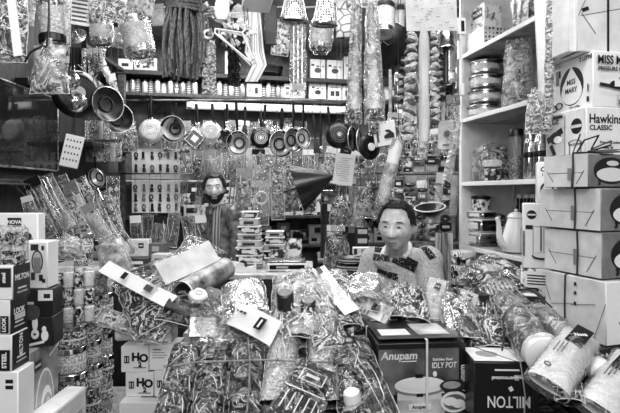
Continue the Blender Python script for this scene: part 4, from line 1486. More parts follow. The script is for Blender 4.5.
# dark printed packet with a square emblem
o, h = lay('label_packet', 'dark flat packet with a white square emblem lying on the mesh scrubbers', 'packet', (320, 366, 1.44), (286, 428, 1.16))
w = S(44, 1.3)
link_mesh('card_insert', cardmesh(w, h, .012), paint(48, .35, .3), o)
for q, (sx, sz, tone, yy) in enumerate(((.072, .056, 225, -.0034), (.064, .049, 45, -.0044), (.040, .014, 215, -.0054))):
    mb = MB(); mb.box((.0, yy - .008, -h * .28), (sx, .0008, sz)); link_mesh('print', mb, paint(tone, .4, .1), o)
mb = MB(); mb.box((0, -.012, -h * .52), (w * .96, .0008, .005)); link_mesh('print', mb, WHITE, o)
for q in range(5):
    mb = MB(); mb.box((-w * .34 + q * .02, -.0125, -h * .72), (.0035, .0008, h * .26), xf((0, 0, 0), (0, 0, 0))); link_mesh('print', mb, WHITE, o)
mb = MB(); mb.pouch(w * 1.12, h * 1.06, .022, 20, 22, .006, 18, 41)
link_mesh('film_pouch', mb, film(.08, .7, 12, 235, .35), o)
# dark shiny bag with a white cap
o, h = lay('plastic_bag', 'dark shiny bag with a round white cap showing, beside the boxed idli pot', 'bag', (345, 343, 1.66), (372, 425, 1.22))
w = S(52, 1.42)
mb = MB(); mb.pouch(w * .86, h * .94, .045, 22, 26, .016, 16, 12, sq=.4)
link_mesh('contents', mb, crump(14, 70, 16, 1.0, .16), o)
mb = MB(); mb.pouch(w, h, .052, 22, 26, .014, 16, 31, sq=.4)
link_mesh('film_bag', mb, film(.12, 1.0, 14, 235, .6), o)
link_mesh('crease', creases(mb.front, 7, 5, .001), CREASE_GLINT, o)
c = o.matrix_world.inverted() @ (P(352, 396, 1.27))
mb = MB(); mb.lathe([(0, .016), (.016, .016), (.021, .012), (.0225, .0), (.0225, -.02), (0, -.02)], 24, Matrix.Translation(c) @ RX)
link_mesh('bottle_cap', mb, paint(235, .3, .04), o)

# ---- the large white crinkly bag with dark round lids
o, h = lay('plastic_bag', 'big white crinkly bag with two dark round lids showing, middle of the heap', 'bag', (302, 277, 2.05), (306, 346, 1.62))
w = S(66, 1.85)
mb = MB(); mb.pouch(w * .9, h * .94, .058, 30, 34, .02, 12, 5.5, sq=.4)
link_mesh('contents', mb, crump(110, 225, 9, 1.0, .22), o)
for px, py, r_ in ((285, 295, .031), (308, 303, .028)):
    c = o.matrix_world.inverted() @ P(px, py, 1.715)
    mb = MB(); mb.lathe([(0, .012), (r_ * .8, .012), (r_, .006), (r_, -.05), (0, -.05)], 26, Matrix.Translation(c) @ RX)
    link_mesh('round_lid', mb, paint(60, .3, .2), o)
mb = MB(); mb.pouch(w, h, .08, 30, 34, .024, 12, 15.5, sq=.4)
link_mesh('film_bag', mb, film(.26, 1.0, 12, 240, .5), o)
link_mesh('crease', creases(mb.front, 10, 3, .0012), CREASE_GLINT, o)

# ---- left side of the heap
def bag2(label, a, b, wp, t, tones, haze=.25, inner=None, s=30, amp=.014, fr=16, seed=0.0, name='plastic_bag', sq=.42, gloss=.5, cat='bag'):
    o, h = lay(name, label, cat, a, b)
    w = S(wp, (a[2] + b[2]) / 2)
    if tones:
        mb = MB(); mb.pouch(w * .88, h * .93, t * .8, 24, 26, amp, fr, seed, sq=sq)
        link_mesh('contents', mb, inner or crump(tones[0] * .8, tones[0] * .4 + tones[1] * .5, s * .6, 1.0, .2), o)
    mb = MB(); mb.pouch(w, h, t, 26, 28, amp, fr, seed + 9, sq=sq)
    link_mesh('film_bag', mb, film(haze, 1.0, 13, 238, gloss), o)
    link_mesh('crease', creases(mb.front, 6, seed + wp, .0011), CREASE_GLINT, o)
    return o, w, h


def stripcard(o, a, b, wp, tone=232, logos=(), bend=.01, lift=.0):
    """a printed card strip fixed inside the bag o, from sight point a to b"""
    M, h = frame(a, b)
    w = S(wp, (a[2] + b[2]) / 2)
    mb = MB().join(cardmesh(w, h, bend), o.matrix_world.inverted() @ M)
    c = link_mesh('header_card', mb, paint(tone, .35, .06), o)
    for x, z, lw, lh, rot, t_ in logos:
        m2 = MB(); m2.box((0, 0, 0), (lw * w, .001, lh * h), o.matrix_world.inverted() @ M @ xf((x * w, -.004 - abs(bend) * 1.3, -z * h), (0, R(rot), 0)))
        link_mesh('print', m2, paint(t_, .4, .1), c)
    return c


o, w, h = bag2('clear bag of flat grey goods with a long white header, far corner of the heap', (150, 266, 2.08), (176, 322, 1.84), 78, .05, (40, 215), .22, s=16, seed=2)
stripcard(o, (104, 266, 1.98), (172, 302, 1.80), 15, 235, [(0, .35, .5, .06, 0, 60), (0, .7, .4, .1, 0, 90)])
o, w, h = bag2('flat clear packet with a white strip over the white jug', (96, 314, 1.98), (166, 336, 1.80), 18, .012, None, .3, seed=6, name='flat_packet', cat='packet')
stripcard(o, (98, 316, 1.975), (150, 331, 1.83), 11, 228, [(0, .3, .3, .2, 0, 70), (0, .65, .5, .12, 0, 110)])
o, w, h = bag2('clear bag with a folded white sheet and a wrapped roll, top of the heap', (210, 247, 2.22), (166, 305, 1.86), 52, .06, None, .2, seed=11, amp=.018, fr=11)
Mi = o.matrix_world.inverted()
M, hh = frame((214, 250, 2.06), (160, 274, 1.86))
mb = MB().join(cardmesh(S(23, 2.0), hh, .012), Mi @ M)
link_mesh('folded_sheet', mb, paint(186, .4, .14, 10, 0, .4, 24), o)
p0, p1 = P(226, 268, 2.14), P(184, 292, 1.88)
mb = MB(); mb.tube([p0 + (p1 - p0) * i / 6 for i in range(7)], S(11.5, 2.0), 22, Mi)
link_mesh('wrapped_roll', mb, paint(120, .3, .5, 14), o)
d = (p1 - p0).normalized()
mb = MB(); mb.tube([p1, p1 + d * .006], S(9.5, 1.9), 22, Mi)
link_mesh('roll_end', mb, BLACK, o)
mb = MB(); mb.tube([p1 - d * .004, p1 + d * .008], [S(12, 1.88)] * 2, 22, Mi, cap=False)
link_mesh('end_rim', mb, paint(225, .3, .1), o)
# C: dark flat box with a round lid
o, h = lay('flat_pack', 'dark flat pack with a pale round lid on it, below the wrapped roll', 'packet', (205, 291, 1.96), (190, 322, 1.78))
w = S(56, 1.85)
mb = MB(); mb.box((0, -.012, -h / 2), (w, .04, h), b=.005)
link_mesh('pack_body', mb, paint(42, .3, .4, 20), o)
mb = MB(); mb.lathe([(0, .018), (.03, .018), (.036, .012), (.037, -.005), (0, -.005)], 28, xf((-.01, -.035, -h * .45)) @ RX)
link_mesh('round_lid', mb, paint(205, .35, .08), o)
mb = MB(); mb.lathe([(.014, .0185), (.014, .020), (.010, .020), (.010, .0185)], 20, xf((-.01, -.035, -h * .45)) @ RX)
link_mesh('lid_ring', mb, paint(150, .4, .1), o)
mb = MB(); mb.pouch(w * 1.12, h * 1.2, .045, 18, 18, .008, 16, 77, Matrix.Translation((0, 0, .01)))
link_mesh('film_pouch', mb, film(.06, .7, 12, 235, .3), o)
link_mesh('crease', creases(mb.front, 5, 7, .001), CREASE_GLINT, o)
# D: printed packet
o, h = lay('printed_packet', 'glossy printed packet with two pale round dots, over the tall white box', 'packet', (212, 312, 1.84), (206, 343, 1.66), None, -14)
w = S(50, 1.75)
link_mesh('pack_body', MB().join(cardmesh(w, h, .012, th=.006)), paint(130, .3, .35, 14), o)
for (x, z, sx, sz, t_) in ((-.05, .62, .09, .6, 222), (.045, .3, .022, .2, 235), (.07, .26, .018, .16, 235), (.055, .58, .03, .2, 225), (-.06, .2, .05, .22, 60)):
    mb = MB(); mb.box((0, 0, 0), (sx, .001, sz * h), xf((x, -.02, -z * h), (0, R(8), 0))) if t_ != 235 else mb.lathe([(0, .001), (.5, .001), (.5, 0), (0, 0)], 18, xf((x, -.02, -z * h)) @ RX @ Matrix.Diagonal((sx, sz * h, 1, 1)))
    link_mesh('print', mb, duo(150, 230, 'blobs', 60) if t_ == 222 else paint(t_, .35, .1), o)
mb = MB(); mb.pouch(w * 1.1, h * 1.1, .032, 18, 16, .008, 18, 62)
link_mesh('film_pouch', mb, film(.14, .9, 28, 235, .7), o)
# E: curved white tag
o, h = lay('header_tag', 'curved white header card with a dark logo bar, lying beside the foil packs', 'packet', (226, 312, 1.80), (276, 334, 1.60))
w = S(24, 1.7)
link_mesh('card_insert', cardmesh(w, h, -.025, 14), paint(235, .4, .04), o)
for z, lw, lh, t_ in ((.80, .011 * 4, .13, 30), (.80, .03, .03, 225), (.40, .008, .05, 40), (.47, .008, .05, 40), (.33, .006, .03, 60)):
    mb = MB(); mb.box((0 if z > .6 else .012, -.034 if z > .6 else -.036, -z * h), (lw, .001 if t_ < 200 else .002, lh * h)); link_mesh('print', mb, paint(t_, .4, .1), o)
o, w, h = bag2('clear bag of patterned diamond-print sachets behind the curved white card', (243, 284, 2.0), (247, 318, 1.74), 44, .05, (40, 230), .12, duo(30, 150, 'cells', 18, .5, .3), seed=21)
bag2('crumpled clear bag filling the gap by the round lid', (222, 296, 1.93), (240, 330, 1.75), 30, .03, (50, 210), .3, s=24, seed=23)
# H: bags between the white crinkly bag and the boxed pot
o, w, h = bag2('clear bag with a slanted white header, between the lidded bag and the dome jar', (330, 274, 2.05), (345, 330, 1.70), 36, .05, (70, 225), .25, s=26, seed=31)
stripcard(o, (318, 268, 1.98), (352, 312, 1.70), 15, 236, [(-.1, .14, .34, .14, 0, 40)], .012)
o, w, h = bag2('shiny clear bag of folded white film over the mesh scrubbers', (318, 304, 1.84), (332, 352, 1.56), 34, .045, (110, 240), .3, s=18, seed=35, amp=.02)
# I: dome jar in a bag
o, h = lay('dome_jar_bag', 'grey domed jar inside a clear bag with a white collar, before the older man', 'bag', (368, 281, 1.96), (366, 318, 1.74))
w = S(46, 1.86)
mb = MB(); mb.lathe([(.048, -.02), (.056, 0), (.056, .055), (.046, .085), (.02, .1), (0, .102)], 28, xf((-.002, .0, -h * .5), (R(24), 0, 0)))
link_mesh('dome_jar', mb, paint(150, .2, .2, 14), o)
mb = MB(); mb.tube([(-.058, 0, -.12), (-.07, -.01, -.05), (-.055, -.02, -.005), (-.04, -.02, -.03), (-.05, -.03, -.13)], .006, 7, flat=.4)
link_mesh('bag_handle', mb, paint(228, .4, .06), o)
mb = MB(); mb.pouch(w, h, .075, 24, 24, .016, 14, 52, sq=.4)
link_mesh('film_bag', mb, film(.07, .8, 8, 235, .35), o)
link_mesh('crease', creases(mb.front, 6, 4, .001), CREASE_GLINT, o)
o, h = lay('header_tag', 'white header card with dark print rows, behind the boxed idli pot', 'packet', (356, 300, 1.88), (390, 316, 1.78))
w = S(19, 1.8)
link_mesh('card_insert', cardmesh(w, h, .006), paint(232, .4, .05), o)
logo(o, .004, -h * .62, .03, .034, -.013, 0, 35)
for q in range(4):
    mb = MB(); mb.box((-.026 + .0, -.013, -h * (.2 + .1 * q)), (.018, .001, .004)); link_mesh('print', mb, DARK, o)
# J: crumpled bags in front of the old man
bag2('crumpled clear bag before the older man, behind the boxed pot', (405, 289, 1.98), (406, 322, 1.76), 46, .055, (70, 220), .26, s=20, seed=44, amp=.02)
bag2('low crumpled bag between the dome jar and the white tags', (385, 290, 1.96), (392, 320, 1.80), 30, .035, (90, 225), .28, s=26, seed=48)
o, h = lay('paper_roll', 'slim pale paper roll lying behind the boxed idli pot', 'roll', (392, 316, 1.9), (430, 301, 1.94))
mb = MB(); mb.tube([(0, 0, 0), (0, 0, -h)], .011, 14); link_mesh('roll_body', mb, paint(215, .4, .1), o)
mb = MB(); mb.tube([(0, 0, .001), (0, 0, -.004)], .007, 12); link_mesh('roll_core', mb, DARK, o)
for i, (a, b, wp, lab) in enumerate((((438, 279, 1.92), (430, 322, 1.82), 17, 'tall white tag with a dark emblem standing up before the older man'), ((470, 292, 1.84), (458, 330, 1.74), 17, 'leaning white tag with a dark emblem, near the clear bowl bag'))):
    o, h = lay('header_tag', lab, 'packet', a, b)
    w = S(wp, a[2])
    link_mesh('card_insert', cardmesh(w, h, .006), paint(236, .4, .04), o)
    logo(o, .004, -h * .2, .022, .028, -.012, 8, 30)
    mb = MB(); mb.box((.004, -.0135, -h * .2), (.014, .001, .003), xf((0, 0, 0), (0, 0, 0))); link_mesh('print', mb, WHITE, o)
    mb = MB(); mb.box((-.0, -.012, -h * .55), (.004, .001, .016)); link_mesh('print', mb, paint(90), o)
    mb = MB(); mb.pouch(w * 1.3, h * 1.3, .02, 14, 16, .008, 18, 70 + i); link_mesh('film_pouch', mb, film(.2, .9, 26), o)
bag2('crumpled clear bag with dark streaks by the leaning white tag', (452, 292, 1.92), (466, 342, 1.66), 34, .045, (30, 205), .22, s=22, seed=55, amp=.02)
bag2('crumpled clear bag of pale goods by the striped bag', (486, 300, 1.9), (492, 350, 1.62), 34, .045, (60, 225), .24, s=18, seed=58, amp=.02)
o, w, h = bag2('striped plastic bag lying before the flat black box', (496, 284, 1.88), (512, 320, 1.70), 34, .03, (40, 225), .12, duo(45, 228, 'bandx', 70, .5, .3), seed=61, name='striped_bag')

# ---- the boxed idli pot
IW, ID, IH = .295, .34, .235
IY = R(5)
c = corner(378, 1.57, .822, IY, IW, ID)
pot = 205
pr = [('F', 'rect', 0, 0, IW - .004, IH - .004, paint(96, .3, .35, 7)), ('F', 'rect', 0, .108, IW - .004, .016, 40), ('F', 'rect', .135, 0, .022, IH - .01, 45), ('F', 'text', .135, -.0, .026, 'Anupam', paint(190), {'rot': 90}),
      ('F', 'text', -.078, .078, .036, 'Anupam', paint(215), {'bold': .025, 'shear': .15}), ('F', 'rect', -.045, .06, .05, .003, 210),
      ('F', 'text', .068, .064, .012, 'Stainless Steel', paint(215)), ('F', 'text', .072, .044, .026, 'IDLY POT', paint(230), {'bold': .02, 'shear': .12, 'sx': .75}),
      ('F', 'ell', -.005, -.066, .175, .1, 190), ('F', 'rect', -.008, -.098, .165, .065, paint(185, .3, .3, 9)), ('F', 'ell', -.008, -.004 - .022, .176, .055, 130), ('F', 'ell', -.008, -.018, .172, .055, 222), ('F', 'ell', -.008, -.012, .13, .036, 238), ('F', 'rect', -.012, .012, .026, .012, 30), ('F', 'rect', -.01, -.05, .022, .01, 35),
      ('F', 'ell', .04, .018, .014, .018, 232), ('F', 'rect', -.01, -.088, .075, .02, 235), ('F', 'text', -.01, -.088, .016, 'Anupam', INK), ('F', 'rect', .07, -.07, .014, .05, 60), ('F', 'rect', -.092, -.06, .012, .03, 40),
      ('F', 'ell', .105, -.075, .095, .07, 228), ('F', 'ell', .105, -.075, .075, .052, 110), ('F', 'ell', .09, -.072, .045, .028, 236), ('F', 'ell', .118, -.08, .045, .028, 236), ('F', 'ell', .1, -.02, .09, .04, 70), ('F', 'ell', .095, -.018, .06, .024, 150),
      ('F', 'ell', -.115, -.03, .04, .05, 120), ('F', 'rect', -.118, -.085, .035, .04, 150),
      ('T', 'rect', 0, 0, IW - .006, ID - .006, paint(52, .3, .4, 9)), ('T', 'rect', -.075, -.09, .10, .07, 205), ('T', 'rect', .055, -.06, .11, .13, paint(150, .3, .4, 8)), ('T', 'text', .03, .085, .026, 'Anupam', paint(215), {'bold': .02, 'sx': 1.2}), ('T', 'text', -.07, .06, .024, 'IDLY POT', paint(215), {'bold': .02}), ('T', 'rect', -.05, .12, .1, .05, 190), ('T', 'ell', .05, .135, .06, .03, 235), ('T', 'text', .06, -.02, .02, 'Anupam', paint(215)),
      ('L', 'rect', 0, 0, ID - .01, IH - .01, paint(60, .35, .3, 8)), ('L', 'rect', .06, .0, .07, .16, 150), ('L', 'rect', -.03, .02, .05, .12, 190)]
o = carton('idli_pot_box', 'dark glossy idli pot box with a pot picture, strapped, on the counter', 'box', IW, ID, IH, c, IY, 70, pr)
mb = MB()
t = .0022
for (x, w_) in ((.012, .007),):
    mb.box((x, -ID / 2 - .013, IH / 2 + .007), (w_, .0015, IH + .012)); mb.box((x, 0, IH + .014), (w_, ID + .026, .0015))
st = link_mesh('pale_strap', mb, paint(200, .4, .1), o)
mb = MB(); mb.tube([(-IW / 2 - .002, .01, IH * .1), (-IW / 2 - .002, .008, IH + .010), (IW / 2 + .002, .02, IH + .012), (IW / 2 + .06, .0, IH - .01)], .003, 6)
link_mesh('white_string', mb, paint(225, .5, .1), o)

# ---- upside-down Milton box
MW, MD, MH = .20, .135, .205
c = corner(474, 1.49, .822, R(-2), MW, MD)
o = carton('gift_box', 'dark gift box with upside-down white lettering at the near edge of the counter', 'box', MW, MD, MH, c, R(-2), 34, [('F', 'text', .006, .018 - .035, .050, 'MILTON', WHITE, {'rot': 180, 'bold': .012, 'sx': .72}), ('F', 'text', -.005, .055, .016, 'Thermosteel', WHITE, {'rot': 180, 'bold': .02}), ('F', 'text', .045, .058, .02, 'home', WHITE, {'rot': 180}), ('F', 'rect', .0, .08, .075, .005, 210), ('F', 'rect', .012, .022, .012, .014, 220, 30), ('F', 'text', .05, -.075, .012, 'hot and cold', WHITE, {'rot': 180}),
        ('T', 'rect', 0, 0, MW - .006, MD - .006, 205), ('T', 'ell', -.04, .0, .07, .06, 140), ('T', 'rect', .05, .02, .06, .05, 235), ('F', 'rect', 0, -.1, MW, .006, 215)])
mb = MB(); mb.tube([(.045, MD / 2, MH + .004), (.04, -MD / 2 - .003, MH + .003), (.055, -MD / 2 - .003, MH * .5), (.05, -MD / 2 - .003, .01)], .0022, 6)
link_mesh('thin_string', mb, paint(150, .4, .1), o)
mb = MB(); mb.tube([(-.06, MD / 2, MH + .004), (.03, -MD / 2 - .002, MH + .003), (.075, -MD / 2 - .003, MH * .6), (.085, -MD / 2 - .003, .01)], .0022, 6)
link_mesh('thin_string', mb, paint(60, .4, .1), o)

# ---- long wrapped bundles and Nova packs
def bundle(label, a, b, rp, seed, tone):
    o, h = lay('wrapped_bundle', label, 'bundle', a, b)
    r = S(rp, (a[2] + b[2]) / 2)
    mb = MB(); mb.tube([(.004 * math.sin(i * 1.3 + seed), 0, -h * i / 10) for i in range(11)], [r * .5] + [r * (.86 + .08 * math.sin(i * 2.1 + seed)) for i in range(9)] + [r * .8], 18)
    link_mesh('contents', mb, crump(tone - 50, tone + 40, 18, .5, .25, vor=False), o)
    mb = MB()
    def g(u, v):
        a_ = 2 * PI * u
        n = noise.noise(Vector((math.cos(a_) * 1.6 + seed, math.sin(a_) * 1.6, v * 6)))
        q = r * 1.12 * (1 + .22 * n) * (.25 + .75 * min(1, v * 6))
        return (q * math.cos(a_), q * math.sin(a_), -h * 1.02 * v)
    mb.grid(g, 26, 26, wrap_u=True)
    link_mesh('film_wrap', mb, film(.16, 1.0, 11, 238, .5), o)
    mb = MB(); mb.lathe([(0, 0), (r * .9, 0), (r * 1.0, -.008), (r * .95, -.04), (r * .6, -.05), (0, -.05)], 24, Matrix.Translation((0, 0, -h * .96)))
    link_mesh('end_cap', mb, paint(228, .35, .05), o)
    return o


bundle('longest film-wrapped bundle with a white end cap, over the dark upside-down box', (492, 284, 1.98), (543, 353, 1.46), 17, 1.0, 130)
bundle('slimmer film-wrapped bundle lying along the largest pale carton', (522, 296, 1.92), (572, 345, 1.50), 11, 4.0, 165)
bundle('lower film-wrapped bundle with a white end cap, behind the white pack by the carton corner', (548, 330, 1.66), (597, 368, 1.36), 11, 7.0, 175)


def nova(label, a, b, wp, seed, lx, lz, mark=False):
    o, h = lay('emblem_pack', label, 'packet', a, b, 'white packs with a dark emblem')
    w = S(wp, (a[2] + b[2]) / 2)
    mb = MB(); mb.pouch(w * .94, h * .96, .04, 20, 22, .006, 16, seed, sq=.45)
    link_mesh('pack_body', mb, duo(185, 232, 'blobs', 40, .40, .35, (1, 1, 1), 222), o)
    mb = MB(); mb.box((0, 0, 0), (w * .42, .001, h * .30), xf((lx * w, -.047, -lz * h), (R(6), R(4), 0)))
    link_mesh('print', mb, INK, o)
    text('Nova', w * .17, (lx * w, -.0515, -lz * h), (R(90), R(-52), R(0)), WHITE, o, .0006, shear=.3)
    for q in range(3):
        mb = MB(); mb.box((0, 0, 0), (w * .03, .001, h * .2), xf(((-.1 - .08 * q) * w, -.047, -(.55 + .02 * q) * h)))
        link_mesh('print', mb, paint(120, .4), o)
    if mark:
        mb = MB(); mb.lathe([(.009, .001), (.009, 0), (.006, 0), (.006, .001), (.009, .001)], 18, xf((-.2 * w, -.036, -h * .86)) @ RX)
        link_mesh('print', mb, INK, o)
    mb = MB(); mb.pouch(w * 1.04, h * 1.03, .048, 20, 22, .008, 14, seed + 4, sq=.45)
    link_mesh('film_pouch', mb, film(.08, .6, 10, 240, .4), o)
    return o


nova('white pack with a dark emblem and a round mark, leaning over the dark upside-down box', (581, 337, 1.44), (546, 387, 1.22), 40, 3, .02, .26, True)
nova('white pack with a dark emblem over the white carton corner', (634, 360, 1.40), (596, 412, 1.19), 40, 8, -.05, .36)
carton('white_carton', 'plain white carton under the white emblem packs', 'carton', .32, .30, .375, (1.02 + .05, 1.26, .621), R(8), 222, [('F', 'rect', .0, .12, .25, .02, 120), ('T', 'rect', -.06, -.06, .1, .002, 90, 50)])
bag2('small crushed foil sachet between the two white emblem packs', (566, 377, 1.30), (570, 402, 1.2), 26, .02, (40, 200), .2, s=40, seed=81, name='foil_sachet', cat='sachet')
carton('plain_carton', 'plain carton raising the flat black box above the heap', 'carton', .22, .2, .30, (.735, 1.90, .822), 0, TAN2)
carton('flat_box', 'flat black box with a pale round picture, by the patterned small box', 'box', .23, .16, .045, (.765, 1.86, 1.124), R(-14), 34, [('T', 'ell', -.02, .03, .085, .075, 205), ('T', 'ell', -.02, .03, .03, .02, 120), ('T', 'rect', .03, -.045, .12, .05, 190), ('T', 'rect', .03, -.045, .09, .034, 230), ('F', 'rect', .03, 0, .12, .012, 110)])
cord_px('strap_cord', 'thin dark cord snaking over the wrapped bundles', [(478, 300, 1.9), (500, 322, 1.72), (504, 345, 1.6), (502, 360, 1.5)], .0028, BLACK, 'cord', .03)
cord_px('strap_cord', 'dark strap looping over the long bundle near its white cap', [(508, 318, 1.72), (514, 306, 1.76), (530, 304, 1.75), (552, 322, 1.62)], .003, BLACK, 'cord', .05)

# ---- clear bowl bag, tiffin stack
o = thing('bowl_bag', 'big shiny clear bag of stacked bowls beside the white kettle', 'bag', (P(492, 0, 2.17).x, 2.17, 1.071), 0)
mb = MB()
for k in range(3):
    mb = MB(); mb.lathe([(0, .004 + .03 * k), (.06, .004 + .03 * k), (.105, .06 + .03 * k), (.108, .063 + .03 * k), (.102, .06 + .03 * k), (.058, .01 + .03 * k), (0, .01 + .03 * k)], 30)
    link_mesh('bowl', mb, glass(225, .2), o)
mb = MB(); mb.lathe([(0, .135), (.05, .132), (.055, .136), (.05, .15), (.02, .158), (0, .16)], 28)
link_mesh('bowl_lid', mb, paint(185, .3, .15), o)
mb = MB(); mb.grid(wrapfn(.27, .24, .205, .2, 2.6, 9, .55), 40, 26, wrap_u=True)
link_mesh('film_bag', mb, film(.26, 1.0, 13, 240, .5), o)
z = 1.071
for i, lab in enumerate(('lowest steel tiffin with a white dotted rim beside the bowl bag', 'second steel tiffin with a white dotted rim beside the bowl bag', 'third steel tiffin with a white dotted rim, topping the stack by the bowl bag')):
    o = thing('steel_tiffin', lab, 'tiffin', (P(463, 0, 2.34).x, 2.34, z), .3 * i, 'dotted rim tiffins')
    mb = MB(); mb.lathe([(0, 0), (.052, 0), (.056, .004), (.056, .04), (0, .04)], 26)
    link_mesh('tiffin_body', mb, duo(40, 190, 'cells', 60, .5, .2), o)
    mb = MB(); mb.lathe([(0, .040), (.059, .040), (.060, .046), (.058, .062), (.05, .066), (0, .066)], 26)
    link_mesh('lid', mb, duo(70, 235, 'bandx', 260, .4, .2), o)
    z += .067
# ---------------------------------------------------------------- things hung from the ceiling rails
# rope bundle
Y = 2.3
o = thing('rope_bundle', 'thick dark bundle of hanging ropes bound round its upper end', 'rope', P(184, 10, Y))
rp = paint(84, .7, .6, 160, 0, .8, 300, (1, 1, .5))
rnd = random.Random(5)
for i in range(46):
    a, q = rnd.uniform(0, 2 * PI), math.sqrt(rnd.random())
    x0, y0 = .075 * q * math.cos(a), .05 * q * math.sin(a)
    fl = rnd.uniform(1.2, 1.8)
    ln = rnd.uniform(.25, .335)
    pts = []
    for k in range(9):
        t = k / 8
        b_ = .85 + (fl - .85) * math.sin(min(1, t * 1.15) * PI * .62)
        pts.append((x0 * b_ + .006 * math.sin(t * 7 + i), y0 * b_ + .006 * math.cos(t * 6 + i * 2), .09 - t * (ln + .09)))
    mb = MB(); mb.tube(pts, .0062, 6)
    link_mesh('rope_strand', mb, rp, o)
for k in range(5):
    mb = MB(); z = -.005 + .0135 * k
    mb.tube([(.079 * math.cos(a), .056 * math.sin(a), z + .004 * math.sin(a * 2 + k)) for a in [2 * PI * i / 28 for i in range(28)]], .0072, 7, closed=True)
    link_mesh('binding_turn', mb, rp, o)
mb = MB(); mb.tube([(0, 0, .08), (0, 0, RAIL[Y] - o.location.z)], .012, 8)
link_mesh('hanging_rope', mb, rp, o)

# big crinkled bag at the corner and its neighbours
o = bagged(8, -45, 40, 108, 1.7, 'long crinkled clear bag with a white strip hung at the outer corner', 'lump', (40, 225), t=.22, s=18, amp=.022, haze=.3, pinch=.2)
mb = MB(); mb.box((.012, -.035, -.22), (.03, .003, .30), xf((0, 0, 0), (0, R(-7), 0)))
link_mesh('white_strip', mb, paint(225, .35, .1, 10), o)
o, top = can(46, 18, 24, 46, 1.95, 'dark-lidded steel flask set in film beside the white print strip', 170, -3, True, None, 25)
o.location.y = 2.0; string(o, top * .96, RAIL[2.0] - o.location.z)
mb = MB(); mb.lathe([(.052, -.093), (.056, -.088), (.056, -.06), (.052, -.055)], 28); link_mesh('dark_collar', mb, BLACK, o)
o = bagged(50, 38, 40, 56, 1.7, 'cone-shaped crinkled bag hanging over the television corner', 'lump', (110, 235), t=.3, s=16, amp=.012, haze=.25, pinch=.85)
cord_px('black_wire', 'black cord looping across the cone-shaped crinkled bag', [(25, 62, 1.66), (31, 52, 1.64), (42, 46, 1.63), (48, 36, 1.64), (50, -60, 1.7)], .0035, BLACK, 'cord')
packet(66, -8, 13, 54, 2.0, 'card', 'tall white print strip pack between the flask set and the grid mat', roll=2, tone=(150, 240), haze=.12, header=False, s=60)
# grid mat
o = thing('grid_mat', 'dark-barred white grid mat hung above the first canister', 'mat', P(83, -6, 2.3), (0, R(4), .3))
w, h = S(22, 2.3), S(32, 2.3)
mb = MB(); mb.box((0, 0, -h / 2), (w, .006, h), b=.002); link_mesh('mat_panel', mb, paint(200, .5, .1), o)
for k in range(7):
    mb = MB(); mb.box((0, -.004, -h * (.08 + .13 * k)), (w * .86, .004, h * .05), xf((0, 0, 0), (0, 0, 0))); link_mesh('grille_bar', mb, DARK, o)
to_rail(o, 2.3)
o = thing('wire_basket', 'round wire strainer hanging under the grid mat', 'strainer', P(78, 36, 2.3), (R(-20), 0, 0))
r = S(8, 2.3)
for k in range(5):
    rr = r * (1 - .19 * k)
    mb = MB(); mb.tube([(rr * math.cos(a), .004 * k, rr * math.sin(a)) for a in [2 * PI * i / 18 for i in range(18)]], .002, 5, closed=True); link_mesh('wire_ring', mb, steel(190, .3), o)
for k in range(6):
    a = PI * k / 6
    mb = MB(); mb.tube([(r * math.cos(a), 0, r * math.sin(a)), (0, .02, 0), (-r * math.cos(a), 0, -r * math.sin(a))], .0014, 5); link_mesh('wire_spoke', mb, steel(190, .3), o)
string(o, r, RAIL[2.3] - o.location.z)
o, top = can(102, 33, 21, 20, 2.3, 'short steel canister with a dark base seen from below, beside the grid mat', 200, -4, True, None, 30)
string(o, top * .96, RAIL[2.3] - o.location.z)
o, top = can(137, 37, 28, 37, 2.3, 'larger steel canister in a pointed clear bag, tilted beside the ropes', 205, -14, True, None, 90)
string(o, top * .96, RAIL[2.3] - o.location.z, .02)
for i, (px, py, w, h, Yy, st, tn, lab) in enumerate((
        (20, -10, 14, 40, 2.3, 'lump', (30, 210), 'crushed clear packet behind the outer crinkled bag'), (32, -8, 10, 34, 2.3, 'card', (60, 235), 'narrow pale packet over the dark cord'),
        (98, -10, 18, 34, 2.0, 'lump', (60, 235), 'crumpled clear packet in front of the short canister'), (116, -8, 22, 30, 2.0, 'clips', None, 'packet of mixed clips between the two canisters'),
        (128, -12, 26, 26, 2.3, 'card', (50, 240), 'printed pouch above the tilted canister'), (146, -14, 20, 30, 2.3, 'card', (30, 240), 'striped printed pouch by the rope top'),
        (119, 22, 14, 26, 2.6, 'lump', (110, 240), 'small pale packet showing between the canisters'), (156, 4, 14, 22, 2.6, 'cloth', (200, 240), 'pale folded cloth packet behind the rope top'),
        (64, 40, 14, 26, 2.6, 'tools', None, 'packet of dark tools behind the cone-shaped bag'), (94, 48, 16, 24, 3.0, 'lump', (40, 220), 'crushed packet below the short canister'))):
    packet(px, py, w, h, Yy, st, lab, tone=tn, roll=random.uniform(-8, 8), haze=.35, s=34)

# cluster of pegs and clips on a ring
o = thing('peg_cluster', 'crowded hanging cluster of black and white plastic pegs beside the ropes', 'pegs', P(226, -6, 2.3))
rnd = random.Random(8)
for i in range(70):
    px, py = rnd.uniform(204, 252), rnd.uniform(0, 50)
    if (px - 228) ** 2 / 700 + (py - 22) ** 2 / 900 > 1:
        continue
    p = P(px, py, 2.3 + rnd.uniform(-.05, .05)) - o.location
    mb = MB(); mb.prism([(-.011, 0), (.011, 0), (.004, .034), (-.004, .034)], .008, xf(p, (rnd.uniform(-.5, .5), rnd.uniform(0, 6.28), rnd.uniform(-.8, .8))))
    link_mesh('peg', mb, paint(rnd.choice([28, 40, 225, 235, 235, 120]), .35, .1), o)
for k in range(3):
    mb = MB(); mb.tube([(.0 + .05 * (k - 1), 0, -.02), (.02 * (k - 1), 0, RAIL[2.3] - o.location.z)], .0016, 5); link_mesh('string', mb, CORD, o)
